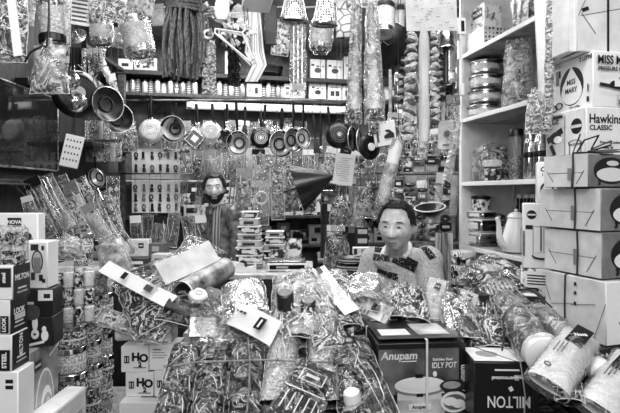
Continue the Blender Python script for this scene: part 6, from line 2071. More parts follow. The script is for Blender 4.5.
pan(261, 138, 10.5, 3.9, 'small black pan with a bright aluminium face, before the tilted pair', 'bottom', .1, 0, 16, 26, 190, depth=.3)
pan(281, 144, 13.5, 3.9, 'heavy black pan tilted to one side, with concentric pale rings', 'inside', .55, .05, 22, 22, 165, depth=.35)
pan(293, 140, 12, 3.9, 'second tilted black pan, overlapped by the heavy one', 'inside', .75, 0, 26, 28, 150, depth=.35)
pan(303, 138, 10, 3.9, 'smaller tilted pan with a pale disc, last of the tilted row', 'inside', .8, 0, 24, 60, 200, depth=.3)
pan(339, 135, 13.5, 3.9, 'round black pan showing its ringed grey base, above the pinned note', 'bottom', .05, -.05, None, 36, 105, depth=.4)
pan(352, 139, 12.5, 3.9, 'black pan seen nearly edge-on behind the ringed base', 'inside', 1.1, 0, None, 26, 120, depth=.3)
pan(359, 141, 11.5, 3.9, 'second black pan seen nearly edge-on, before the black disc', 'inside', 1.2, 0, None, 22, 140, depth=.3)
pan(370, 147, 13, 3.9, 'flat black disc griddle with a bright white centre sticker', 'bottom', .5, 0, 12, 20, 22, depth=.12)
o = [q for q in sc.objects if q.get('label', '').startswith('flat black disc griddle')][0]
mb = MB(); r = S(13, 3.9); mb.lathe([(0, .026), (r * .3, .026), (r * .3, .012), (0, .012)], 22, RX); link_mesh('center_sticker', mb, paint(235, .4, .05), o)
o = [q for q in sc.objects if q.get('label', '').startswith('broad black griddle')][0]
mb = MB(); r = S(24, 3.0); mb.lathe([(0, .052), (r * .27, .052), (r * .27, .03), (0, .03)], 22, RX); link_mesh('center_sticker', mb, paint(215, .4, .1), o)
# dark ladles and spatulas between the pans
for i, (px, py, l, lab) in enumerate(((158, 108, 24, 'black spatula beside the bright steel pan'), (184, 106, 24, 'black spatula beside the deep bowl pan'), (203, 106, 28, 'black slotted turner above the square pan'), (218, 108, 26, 'black spoon handle above the small black pan'), (232, 106, 26, 'black turner just before the ringed pan handle'), (249, 112, 28, 'black narrow spatula after the ringed pan'), (268, 110, 26, 'black slotted turner above the bright-faced pan'), (313, 120, 36, 'long black ladle hanging alone before the umbrella'), (320, 124, 40, 'long black turner hanging before the umbrella'), (327, 112, 30, 'thin grey ladle before the ringed base pan'))):
    o = thing('kitchen_turner', lab, 'turner', P(px, py, 4.15), (0, R(random.uniform(-6, 6)), random.uniform(-.4, .4)))
    h = S(l, 4.15)
    mb = MB(); mb.tube([(0, 0, 0), (0, 0, -h * .62)], [.013, .008], 7); link_mesh('handle', mb, BLACK, o)
    mb = MB(); mb.box((0, 0, -h * .8), (.055, .005, h * .38), b=.002, taper=.6); link_mesh('blade', mb, BLACK if i % 2 else steel(170), o)
    o.location.z = min(o.location.z, 2.27)
    string(o, 0, 2.30 - o.location.z)
    o.location.y = 3.905

# pegboards
for b_, (py0, py1, lab) in enumerate(((149, 179, 'upper white display card of small black-handled peelers and openers'), (181, 213, 'lower white display card of small black hooks and openers'))):
    Yq = 4.25
    o = thing('display_card', lab, 'display card', P(156, py0, Yq), .1)
    w, h = S(47, Yq), S(py1 - py0, Yq)
    mb = MB(); mb.box((0, .004, -h / 2), (w, .006, h), b=.002); link_mesh('card_board', mb, paint(212, .5, .08), o)
    rnd = random.Random(b_ + 2)
    for r_ in range(3 if b_ else 2):
        for c in range(6):
            x = -w * .42 + w * .84 * c / 5 + rnd.uniform(-.005, .005)
            z = -h * ((.2 + .3 * r_) if b_ else (.2 + .42 * r_))
            mb = MB()
            if (c + r_) % 3 == 0:
                mb.tube([(x + .014 * math.cos(a), -.004, z + .02 * math.sin(a)) for a in [2 * PI * i / 10 for i in range(10)]], .006, 5, closed=True)
            elif (c + r_) % 3 == 1:
                mb.box((x, -.006, z), (.022, .012, .058), xf((0, 0, 0)), b=.004)
            else:
                mb.lathe([(0, -.035), (.012, -.03), (.016, -.01), (.007, .0), (.014, .02), (0, .034)], 8, xf((x, -.006, z)), 0, 1, .5)
            link_mesh('carded_tool', mb, paint(rnd.choice([25, 40, 60, 110]), .35, .2), o)
            mb = MB(); mb.box((x, -.003, z - .034), (.03, .004, .014)); link_mesh('print', mb, paint(rnd.choice([40, 90, 150]), .4), o)
    string(o, 0, (2.02 if b_ == 0 else 1.72) - o.location.z if b_ == 0 else .03)
bpy.context.view_layer.update()

# rows of packets in front of the back wall
def row(y, pys, x0, x1, n, hp, rowname, styles, seed, ref, dy=0.0):
    rnd = random.Random(seed)
    for i in range(n):
        px = x0 + (x1 - x0) * i / (n - 1)
        py = pys + rnd.uniform(-2, 3)
        w = (x1 - x0) / n * rnd.uniform(1.0, 1.35)
        st = styles[rnd.randrange(len(styles))]
        tn = {'lump': (rnd.choice([20, 60, 110]), rnd.choice([200, 235])), 'card': (rnd.choice([30, 60]), rnd.choice([215, 235])), 'cloth': (rnd.choice([60, 150]), 235)}.get(st)
        desc = {'spoons': 'utensil', 'brush': 'brush', 'tools': 'dark-handled tool', 'cloth': 'striped cloth', 'card': 'printed card', 'lump': 'crumpled shiny', 'clips': 'clip', 'ring': 'coil'}[st]
        packet(px, py, w, hp * rnd.uniform(.8, 1.15), y, st, f'{desc} packet, {NTH[i]} from {ref} in {rowname}', tone=tn, roll=rnd.uniform(-9, 9), haze=.1, s=36, header=rnd.random() < .5, yaw=rnd.uniform(-.1, .1), group='packets hung before the back wall').location.y += dy + .04 * (i % 2) - .02


row(4.15, 148, 184, 396, 18, 30, 'the upper packet row behind the pans', FILLS, 3, 'the display cards')
row(4.2, 178, 186, 200, 2, 32, 'the pair beside the bearded man', ['lump', 'tools'], 4, 'the display cards')
row(4.2, 178, 236, 312, 9, 34, 'the lower row between the men', FILLS, 5, 'the bearded man')
row(4.2, 176, 342, 400, 7, 34, 'the lower row beyond the pinned note', FILLS, 6, 'the pinned note')
row(3.4, 112, 374, 396, 2, 30, 'the pair by the iron box', ['lump', 'card'], 7, 'the black griddle')
row(3.4, 168, 246, 308, 5, 50, 'the row above the food containers', ['lump', 'cloth', 'lump', 'ring'], 17, 'the bearded man')
row(4.15, 118, 150, 300, 14, 30, 'the top packet row', ['lump', 'cloth', 'spoons', 'card'], 27, 'the slotted post', .055)
row(4.2, 214, 136, 200, 6, 36, 'the row under the display cards', ['tools', 'spoons', 'brush', 'tools'], 37, 'the slotted post')
row(3.0, 196, 360, 378, 2, 30, 'the pair above the older man', ['lump', 'lump'], 47, 'the pinned note')

# boxes packed on the deep shelf and in the gap below it
back_board('lowest board on the back wall, behind the bearded man', 1.04, .02, .26, .025, wood(80))
rnd = random.Random(12)
for r_, (zb, zt_) in enumerate(((1.3335, 1.64), (1.0535, 1.30))):
    px, i = 184, 0
    while px < 398 and i < 20:
        wp = rnd.uniform(13, 22)
        zz, t = zb, 0
        while t < 4:
            Yq = YB(px + wp / 2, .15)
            hp = rnd.uniform(6, 14)
            h = S(hp, Yq)
            if zz + h > zt_:
                break
            tone = rnd.choice([35, 60, 120, 190, 215, 225])
            shelfbox(px + wp / 2, wp * .97, hp, .15, zz, f'low box, {NTH[t]} up in pile {NTH[i]} from the display cards on the {["deep shelf", "lowest board"][r_]}', tone if rnd.random() < .6 else duo(rnd.choice([30, 60]), rnd.choice([200, 230]), 'cells', 30), [('F', 'rect', rnd.uniform(-.03, .03), 0, S(wp * rnd.uniform(.3, .6), Yq), h * rnd.uniform(.3, .6), 40 if tone > 120 else 215)])
            sc.objects[-1]
            zz += h + .001
            t += 1
        px += wp
        i += 1
for q in sc.objects:
    if q.get('label', '').startswith('low box, '):
        q['group'] = 'boxes on the back wall boards'
# ---------------------------------------------------------------- counters and goods at mid depth
counter('small cabinet before the display cards, carrying low boxes', -1.86, -1.02, 3.72, 4.30, 1.05, wood(55), GREY)
counter('tall cabinet behind the scale, carrying the dark boxes and the steel pot', .06, .58, 3.62, 4.10, 1.05, wood(50), GREY)
counter('small cabinet beside the older man, carrying the folded sacks', .10, .56, 2.72, 3.22, 1.00, wood(55), GREY)

zc = 1.051
def on(px, Yq, z):
    p = P(px, 0, Yq); p.z = z
    return p
carton('carton_box', 'white box with a dark brand square on the small cabinet before the display cards', 'box', S(22, 3.85), .12, .13, on(139, 3.85, zc), .1, 215, [('F', 'rect', .03, .02, .04, .04, 40), ('F', 'rect', .03, .02, .028, .01, 220), ('F', 'rect', -.04, -.02, .05, .05, 140)])
carton('carton_box', 'grey box beside the white box before the display cards', 'box', S(15, 3.85), .12, .10, on(159, 3.85, zc), -.15, 120, [('F', 'rect', 0, .01, .06, .04, 180)])
carton('carton_box', 'dark low box at the counter end before the display cards', 'box', S(24, 3.3), .12, .06, on(138, 3.3, zc), .05, 70, [('F', 'rect', 0, 0, .1, .02, 190)])
carton('carton_box', 'pale small box on the rear counter below the grey box', 'box', S(16, 3.3), .1, .085, on(162, 3.3, zc), -.1, 165, [('F', 'rect', 0, 0, .06, .03, 60)])

# stacks of food containers on the rear counter
def fc(label, p, w, d, h, yaw, tone, group):
    o = thing('food_container', label, 'container', p, yaw, group)
    mb = MB(); mb.box((0, 0, h * .4), (w * .94, d * .94, h * .8), b=.008); link_mesh('tub', mb, duo(tone, 225, 'cells', 40, .5, .25) if tone < 100 else paint(tone, .25, .25, 30), o)
    mb = MB(); mb.box((0, 0, h * .9), (w, d, h * .2), b=.004); link_mesh('lid', mb, paint(225, .3, .08), o)
    mb = MB(); mb.box((0, -d * .475, h * .42), (w * .5, .002, h * .4)); link_mesh('print', mb, paint(70 if tone > 100 else 220, .4, .1), o)
z = zc
for i, (w, h, t) in enumerate(((.175, .042, 120), (.18, .05, 60), (.178, .05, 70), (.165, .045, 190), (.16, .042, 150), (.15, .05, 60), (.13, .05, 200), (.115, .045, 90))):
    fc(f'food container, {"lowest" if i == 0 else NTH[i] + " from the bottom"} in the tall stack beside the bearded man', on(250, 3.22, z), w, .13, h, .05 * math.sin(i * 2), t, 'food containers in the tall stack')
    z += h + .0006
z = zc
for i, (w, h, t) in enumerate(((.15, .05, 150), (.155, .045, 60), (.15, .045, 190), (.14, .05, 70), (.13, .04, 200))):
    fc(f'food container, {"lowest" if i == 0 else NTH[i] + " from the bottom"} in the short stack behind the scale', on(275, 3.42, z), w, .12, h, .06 * math.cos(i * 2), t, 'food containers in the short stack')
    z += h + .0006
o = thing('snack_pouch', 'upright printed pouch with a pale oval picture behind the scale', 'pouch', on(293, 3.44, zc + .175), .0)
mb = MB(); mb.pouch(.125, .175, .022, 18, 18, .004, 18, 3); link_mesh('pouch_body', mb, duo(60, 225, 'blobs', 26, .5, .3), o)
mb = MB(); mb.lathe([(0, .001), (.04, .001), (.04, -.001), (0, -.001)], 20, xf((0, -.027, -.10)) @ RX @ Matrix.Diagonal((1, .7, 1, 1))); link_mesh('print', mb, paint(215, .4, .1), o)
carton('small_pack', 'small patterned pack leaning before the short container stack', 'packet', .09, .02, .11, on(277, 3.33, zc), .1, duo(70, 220, 'cells', 50), pitch=(0, 0))
# tape dispenser
o = thing('tape_dispenser', 'white tape dispenser on the rear counter beside the scale', 'dispenser', on(246, 3.06, zc), .1)
mb = MB(); mb.prism([(-.065, 0), (.065, 0), (.065, .045), (.055, .058), (.048, .035), (.0, .028), (-.03, .06), (-.065, .06)], .05); link_mesh('dispenser_body', mb, paint(225, .35, .05), o)
mb = MB(); mb.lathe([(.012, .012), (.028, .012), (.028, -.012), (.012, -.012), (.012, .012)], 22, xf((-.02, 0, .045)) @ RX); link_mesh('tape_roll', mb, paint(70, .3, .2), o)
# weighing scale
o = thing('weighing_scale', 'flat weighing scale with a dark display strip on the rear counter', 'scale', on(287, 3.14, zc), .05)
w = .25
mb = MB(); mb.box((0, 0, .028), (w, .19, .05), b=.006); link_mesh('scale_body', mb, paint(200, .35, .1), o)
mb = MB(); mb.box((0, -.0955, .030), (w * .88, .003, .026)); link_mesh('display_panel', mb, paint(34, .2, .2), o)
mb = MB(); mb.box((-.03, -.098, .030), (w * .3, .001, .014)); link_mesh('print', mb, paint(150, .4), o)
mb = MB(); mb.box((0, .01, .062), (w * .96, .17, .008), b=.003); link_mesh('weighing_plate', mb, steel(190, .25), o)
mb = MB(); mb.box((0, .01, .055), (w * .5, .1, .008)); link_mesh('plate_support', mb, GREY, o)
for sx in (-1, 1):
    for sy in (-1, 1):
        mb = MB(); mb.lathe([(0, 0), (.012, 0), (.012, .005), (0, .005)], 12, xf((sx * w * .42, sy * .075, 0))); link_mesh('foot', mb, BLACK, o)

# dark boxes and steel pot behind the note
z = zc
for i, (h, t, lab) in enumerate(((.12, 60, 'lowest dark-and-pale box on the tall cabinet behind the scale'), (.14, 75, 'middle dark-and-pale box on the tall cabinet'), (.16, 55, 'upper dark-and-pale box on the tall cabinet, under the steel pot'))):
    carton('appliance_box', lab, 'box', .19, .16, h, on(333, 3.78, z), -.08 + .06 * i, t, [('F', 'rect', .02, h * .28, .14, h * .34, 205), ('F', 'rect', -.08, 0, .02, h * .9, 30), ('F', 'rect', .03, -h * .3, .1, h * .12, 150)])
    z += h + .001
z0 = z
o = thing('steel_pot', 'small round steel pot standing on the dark boxes below the pinned note', 'pot', on(329, 3.78, z0))
mb = MB(); mb.lathe([(0, 0), (.05, 0), (.064, .02), (.064, .09), (.068, .095), (.062, .092), (.06, .02), (0, .008)], 26); link_mesh('pot_body', mb, steel(150, .2), o)
mb = MB(); mb.tube([(.066 * math.cos(a), .066 * math.sin(a), .095) for a in [2 * PI * i / 24 for i in range(24)]], .004, 6, closed=True); link_mesh('rim', mb, steel(220, .2), o)
carton('appliance_box', 'tall dark box beside the dark-and-pale box stack', 'box', .08, .12, .36, on(350, 3.8, zc), .1, 40, [('F', 'rect', 0, .06, .05, .1, 120)])
# half-open umbrella and pinned note
o = thing('umbrella', 'half-open dark umbrella lying on its side, its point toward the pinned note', 'umbrella', P(333, 176, 3.2), (0, R(-108), 0))
mb = MB()
def um(u, v):
    a = 2 * PI * u
    rr = .15 * v * (1 + .1 * math.cos(8 * a) * v)
    return (rr * math.cos(a), rr * math.sin(a), -.005 + .26 * v ** 1.25)
mb.grid(um, 48, 10, wrap_u=True); link_mesh('canopy', mb, paint(45, .45, .4, 30), o)
mb = MB(); mb.tube([(0, 0, -.07), (0, 0, .35)], .006, 8); link_mesh('shaft', mb, BLACK, o)
for k in range(8):
    a = 2 * PI * k / 8
    mb = MB(); mb.tube([(0, 0, .0), (.17 * math.cos(a), .17 * math.sin(a), .268)], .003, 5); link_mesh('rib', mb, steel(150), o)
to_point(o, .1, (o.location.x - .08, 3.0, 2.78))
o = thing('pinned_note', 'white handwritten note pinned beside the umbrella point', 'paper', P(346, 154, 3.0), (0, R(7), .05))
w, h = S(20, 3.0), S(31, 3.0)
link_mesh('sheet', MB().join(cardmesh(w, h, .004, th=.0006)), paint(226, .6, .04), o)
rnd = random.Random(6)
for i in range(11):
    mb = MB(); mb.box((rnd.uniform(-.1, .1) * w, -.0075, -h * (.14 + .072 * i)), (w * rnd.uniform(.3, .65), .0006, .0022)); link_mesh('print', mb, paint(110, .5), o)
to_rail(o, 3.0)
o = thing('iron_box', 'white box front with a dark iron picture hung over the flat black griddle', 'box', P(383, 122, 3.4), (0, R(-8), 0))
mb = MB(); mb.box((0, 0, -.085), (.15, .05, .17), b=.003); link_mesh('box_body', mb, paint(222, .45, .06), o)
mb = MB(); mb.prism([(-.02, -.03), (.05, -.03), (.05, .0), (.02, .03), (-.01, .03), (-.0, .015), (.02, .01), (-.02, -.01)], .003, xf((.01, -.0265, -.09))); link_mesh('print', mb, DARK, o)
mb = MB(); mb.box((-.055, -.026, -.08), (.016, .002, .12)); link_mesh('print', mb, paint(90), o)
to_rail(o, 3.4)

# sacks and small boxes by the older man
z = 1.001
for i in range(4):
    o = single('folded_sack', f'folded dull cloth sack, {["lowest", "second", "third", "uppermost"][i]} in the pile beside the older man', 'sack', MB().grid(lambda u, v, i=i: ((.098 + .01 * math.sin(i)) * math.cos(2 * PI * u) * min(1, 1.6 * math.sin(PI * v) ** .5) * (1.35 + .1 * noise.noise(Vector((u * 5, v * 3, i)))), .09 * math.sin(2 * PI * u) * min(1, 1.6 * math.sin(PI * v) ** .5), .036 * v + .006 * noise.noise(Vector((math.cos(2 * PI * u) * 3, math.sin(2 * PI * u) * 3, v * 4 + i)))), 30, 8, wrap_u=True), duo(70, 165, 'wavy', 60, .5, .7), on(360, 2.92, z), .1 * i)
    z += .043
carton('label_box', 'white low box with dark lettering on the folded sacks', 'box', .135, .06, .045, on(364, 2.92, z + .004), .05, 222, [('F', 'text', .014, .0, .028, 'STEEL', INK, {'bold': .03}), ('F', 'rect', -.056, 0, .02, .036, 60)])
o = carton('striped_box', 'dark box with three pale stripes, behind the folded sacks', 'box', .075, .06, .33, on(362, 3.14, 1.001), 0, 45, [('F', 'rect', 0, .135, .06, .03, 205), ('F', 'rect', 0, .075, .06, .03, 190), ('F', 'rect', 0, .015, .06, .03, 205)])
o = bagged(341, 196, 24, 30, 3.4, 'shiny crumpled bag hanging below the pinned note', 'lump', (40, 225), t=.3, s=30, haze=.2)
o = bagged(337, 226, 26, 42, 3.0, 'dark-bodied clear bag before the dark boxes', 'lump', (25, 190), t=.3, s=20, haze=.2, hang=False)
to_point(o, 0, (o.location.x, 3.0, 2.78))
o = bagged(368, 182, 28, 36, 2.6, 'gathered clear bag of folded film above the older man', 'lump', (50, 235), t=.25, s=16, haze=.2, pinch=.8)
o = thing('film_roll', 'slanted film-wrapped paper roll hung close above the older man', 'roll', P(398, 140, 2.3), (0, R(14), 0))
mb = MB(); mb.tube([(0, 0, 0), (0, 0, -S(64, 2.3))], .03, 18); link_mesh('roll_body', mb, duo(150, 235, 'blobs', 14, .5, .3), o)
mb = MB(); mb.tube([(0, 0, .01), (0, 0, -S(33, 2.3)), (0, 0, -S(67, 2.3))], [.012, .036, .034], 18); link_mesh('film_sleeve', mb, film(.2, 1, 22), o)
to_point(o, .01, (o.location.x, 2.3, 2.64))
o = thing('film_roll', 'slim white film-wrapped roll slanting beside the shelf post', 'roll', P(459, 122, 2.6), (0, R(12), 0))
mb = MB(); mb.tube([(0, 0, 0), (0, 0, -S(30, 2.6)), (0, 0, -S(60, 2.6))], [.012, .022, .026], 16); link_mesh('roll_body', mb, crump(130, 240, 40, .8), o)
to_point(o, 0, (o.location.x, 2.6, 2.70))

# rack of small packs by the wall on the right
o = thing('pack_rack', 'open rack crammed with small packs behind the older man', 'rack', (.88, 3.72, 0), R(-11))
for z in (.62, .95, 1.18, 1.44, 1.70, 1.98, 2.28):
    mb = MB(); mb.box((0, 0, z), (.50, .26, .016), b=.002); link_mesh('rack_board', mb, paint(115, .5, .3), o)
for sx in (-1, 1):
    for sy in (-1, 1):
        mb = MB(); mb.box((sx * .255, sy * .12, 1.25), (.02, .02, 2.5)); link_mesh('post', mb, GREY, o)
rnd = random.Random(21)
k = 0
RM = Matrix.Translation((.88, 3.72, 0)) @ Matrix.Rotation(R(-11), 4, 'Z')
for r_, z in enumerate((.95, 1.18, 1.44, 1.70, 1.98, 2.28)):
    x, i = -.225, 0
    top = (.95, 1.18, 1.44, 1.70, 1.98, 2.28, 2.55)[r_ + 1]
    rn = ('lowest', 'second', 'third', 'fourth', 'fifth', 'top')[r_]
    while x < .2:
        w = rnd.uniform(.055, .105)
        zz, t = z + .0085, 0
        while zz < top - .05 and t < 5:
            h = rnd.uniform(.028, .06) if r_ in (1, 2, 3) else rnd.uniform(.06, .13)
            if zz + h > top - .02:
                break
            q = RM @ Vector((x + w / 2, -.06 + rnd.uniform(-.02, .02), zz))
            kind = rnd.randrange(3)
            lab = f'{["flat", "printed", "shiny"][kind]} small pack, {NTH[t]} up in column {["one", "two", "three", "four", "five", "six", "seven", "eight"][i]} on the {rn} rack board'
            if kind < 2:
                mb = MB(); mb.box((0, 0, h / 2), (w * .94, .12, h * .98), b=.004)
                o = thing('rack_pack', lab, 'packet', q, R(-11) + rnd.uniform(-.12, .12), 'packs on the rack')
                link_mesh('pack_body', mb, [paint(rnd.choice([40, 110, 215]), .35, .3, 20), duo(rnd.choice([25, 50]), rnd.choice([210, 235]), rnd.choice(['cells', 'blobs', 'lines']), rnd.choice([30, 45]), .5)][kind], o)
                mb = MB(); mb.box((rnd.uniform(-.1, .1) * w, -.061, h * .5), (w * rnd.uniform(.3, .7), .002, h * rnd.uniform(.25, .5))); link_mesh('print', mb, paint(rnd.choice([30, 225, 235]), .4), o)
            else:
                mb = MB(); mb.sphere((0, 0, h / 2), (w * .48, .06, h * .48), 14, 8)
                o = thing('rack_pack', lab, 'packet', q, R(-11), 'packs on the rack')
                link_mesh('pack_body', mb, crump(rnd.choice([25, 60]), rnd.choice([190, 235]), 40), o)
            zz += h + .001
            t += 1
        x += w + .006
        i += 1
row(3.4, 128, 404, 456, 6, 28, 'the row before the rack top', ['lump', 'card', 'lump', 'ring'], 57, 'the film roll')
row(3.0, 172, 440, 456, 2, 46, 'the pair beside the shelf post', ['cloth', 'lump'], 58, 'the rack')
o = thing('shallow_bowl', 'shallow dark bowl with a pale rim, hung behind the older man\'s shoulder', 'bowl', P(430, 210, 2.9), (R(14), R(-8), 0))
mb = MB(); mb.lathe([(0, -.03), (.05, -.028), (.085, .0), (.092, .018), (.088, .018), (.05, -.02), (0, -.022)], 30); link_mesh('bowl_body', mb, paint(45, .3, .3), o)
mb = MB(); mb.tube([(.09 * math.cos(a), .09 * math.sin(a), .018) for a in [2 * PI * i / 30 for i in range(30)]], .004, 6, closed=True); link_mesh('rim', mb, paint(215, .3, .1), o)
mb = MB()
for k in range(3):
    a = 2 * PI * k / 3; mb.tube([(.09 * math.cos(a), .09 * math.sin(a), .018), (0, 0, .2)], .0014, 5)
q = o.matrix_basis.inverted() @ Vector((o.location.x, 3.0, 2.78)); mb.tube([(0, 0, .2), q], .0014, 5); link_mesh('string', mb, CORD, o)
for i, (px, t, lab) in enumerate(((438, 150, 'first of three upright wooden planks behind the older man\'s shoulder'), (444, 110, 'middle of three upright wooden planks behind the older man\'s shoulder'), (450, 165, 'third upright wooden plank, closest to the shelf post'))):
    board('wooden_plank', lab, 'plank', on(px, 2.85, .66), (.03, .02, 1.31), .05, wood(t, .3))

# ---------------------------------------------------------------- people
def remesh(name, mb, mat, parent, voxel=.006, smooth=5, factor=.5):
    me = bpy.data.meshes.new(name)
    me.from_pydata([tuple(v) for v in mb.v], [], mb.f)
    t = bpy.data.objects.new('t', me)
    COL.objects.link(t)
    m = t.modifiers.new('r', 'REMESH'); m.mode = 'VOXEL'; m.voxel_size = voxel
    if smooth:
        m = t.modifiers.new('s', 'SMOOTH'); m.iterations = smooth; m.factor = factor
    bpy.context.view_layer.update()
    dgx = bpy.context.evaluated_depsgraph_get()
    me2 = bpy.data.meshes.new_from_object(t.evaluated_get(dgx))
    bpy.data.objects.remove(t)
    me2.materials.clear()
    me2.materials.append(mat)
    for p_ in me2.polygons:
        p_.use_smooth = True
    o = bpy.data.objects.new(name, me2)
    COL.objects.link(o)
    o.parent = parent
    return o


def chain(mb, pts, rad, seg=14):
    mb.tube(pts, list(rad), seg)
    for p_, r in zip(pts, rad):
        mb.sphere(p_, r, 12, 8)


def head(mb, M, w=.076, d=.096, h=.118, jaw=.26, nose=1.0, cheek=1.0):
    nu, nv = 56, 44
    vs, fs = [], []
    for j in range(nv + 1):
        t = -PI / 2 + PI * j / nv
        for i in range(nu):
            q = 2 * PI * i / nu
            x, y, z = w * math.cos(t) * math.cos(q), d * math.cos(t) * math.sin(q), h * math.sin(t)
            zn = z / h
            if zn < 0:
                x *= 1 - jaw * (-zn) ** 1.4
                if y > 0:
                    y *= 1 + .35 * zn
            if y < 0:
                g = lambda cx, cz, sx, sz: math.exp(-((x - cx) / sx) ** 2 - ((z - cz) / sz) ** 2)
                f = min(1, -y / (d * .5))
                y -= f * .010 * g(0, -h * .92, .028, .022)                       # chin
                y += f * .011 * (g(.031, .008, .017, .013) + g(-.031, .008, .017, .013))   # sockets
                y -= f * .006 * (g(.03, .030, .024, .009) + g(-.03, .030, .024, .009))     # brows
                y -= f * .007 * cheek * (g(.042, -.028, .022, .024) + g(-.042, -.028, .022, .024))
                nz = max(0, min(1, (.018 - z) / .045)) if z > -.04 else max(0, 1 - (-.04 - z) / .010)
                y -= f * .026 * nose * nz * math.exp(-(x / (.010 + .006 * nz)) ** 2)
                y -= f * .006 * nose * (g(.014, -.034, .008, .008) + g(-.014, -.034, .008, .008))
                y -= f * .006 * (g(0, -.062, .022, .006) + g(0, -.075, .019, .006))
                y += f * .006 * g(0, -.0685, .026, .0030)
                for sg in (-1, 1):                                               # folds beside the mouth
                    tt = max(0, min(1, (-.03 - z) / .045))
                    y += f * .0035 * math.exp(-((sg * x - .021 - .014 * tt) / .004) ** 2) * (1 if -.08 < z < -.028 else 0)
                    y -= f * .003 * g(sg * .032, -.012, .016, .006)
            vs.append((x, y, z))
        
    for j in range(nv):
        for i in range(nu):
            k = (i + 1) % nu
            fs.append((j * nu + i, j * nu + k, (j + 1) * nu + k, (j + 1) * nu + i))
    mb.add(vs, fs, M)
    for sx in (-1, 1):                                                         # ears
        mb.sphere((0, 0, 0), (.008, .018, .031), 12, 8, M @ xf((sx * (w + .002), .014, -.006), (R(-10), 0, sx * R(-18))))
        mb.tube([(.006 * sx, .016 * math.cos(a), .028 * math.sin(a)) for a in [PI * 1.5 * i / 9 - .8 for i in range(10)]], .004, 6, M @ xf((sx * (w + .002), .014, -.006), (R(-10), 0, sx * R(-18))))


def hand(mb, wrist, d, n, s=1.0):
    """wrist point, direction of the fingers, palm normal"""
    d, n = Vector(d).normalized(), Vector(n).normalized()
    b = d.cross(n).normalized()
    M = Matrix((b, d, n)).transposed().to_4x4()
    M.translation = wrist
    mb.sphere((0, .045 * s, 0), (.040 * s, .052 * s, .016 * s), 14, 10, M)
    for i, (x, l) in enumerate(((-.030, .066), (-.010, .078), (.010, .073), (.029, .056))):
        mb.tube([(x * s, .07 * s, 0), (x * 1.1 * s, (.085 + l * .4) * s, .004 * s), (x * 1.12 * s, (.085 + l * .8) * s, .016 * s), (x * 1.1 * s, (.085 + l) * s, .028 * s)], [.0095 * s, .009 * s, .008 * s, .007 * s], 8, M)
    mb.tube([(-.03 * s, .02 * s, 0), (-.055 * s, .05 * s, .008 * s), (-.06 * s, .085 * s, .018 * s)], [.012 * s, .010 * s, .008 * s], 8, M)


def face_parts(o, M, skin, hair_tone, beard=False, w=.076, d=.096, h=.118, thin=False, moust=False, old=False):
    for sx in (-1, 1):
        mb = MB(); mb.sphere((0, 0, 0), (.0125, .0115, .0095), 14, 10, M @ xf((sx * .031, -.0755, .007))); e = link_mesh('eye', mb, paint(205, .2, .05), o)
        mb = MB(); mb.sphere((0, 0, 0), (.0056, .003, .0056), 12, 8, M @ xf((sx * .031 - .001, -.0862, .0065))); link_mesh('iris', mb, paint(20, .15, .1), e)
        mb = MB(); mb.tube([(-.014, 0, 0), (-.006, -.004, .0065), (.006, -.004, .0065), (.014, 0, 0)], .0042, 6, M @ xf((sx * .031, -.0855, .0062))); link_mesh('upper_eyelid', mb, skin, o)
        if old:
            mb = MB(); mb.tube([(-.012, 0, 0), (0, -.003, -.006), (.013, 0, -.001)], .0022, 6, M @ xf((sx * .031, -.0855, -.004))); link_mesh('lower_eyelid', mb, skin, o)
        mb = MB(); mb.tube([(-.019 * 1, .004, -.002), (-.006, -.003, .003), (.010, -.001, .003), (.02, .008, -.002)] if sx > 0 else [(-.02, .008, -.002), (-.010, -.001, .003), (.006, -.003, .003), (.019, .004, -.002)], [.0016, .003, .003, .0014], 7, M @ xf((sx * .031, -.0915, .028))); link_mesh('eyebrow', mb, paint(hair_tone + (45 if old else 0), .8, .3, 300), o)
    mb = MB(); mb.tube([(-.022, .008, .0), (-.01, -.001, .0015), (0, -.002, .0005), (.01, -.001, .0015), (.022, .008, 0)], [.0015, .003, .0028, .003, .0015], 7, M @ xf((0, -.094, -.0685))); link_mesh('lips', mb, paint(95, .4, .1), o)


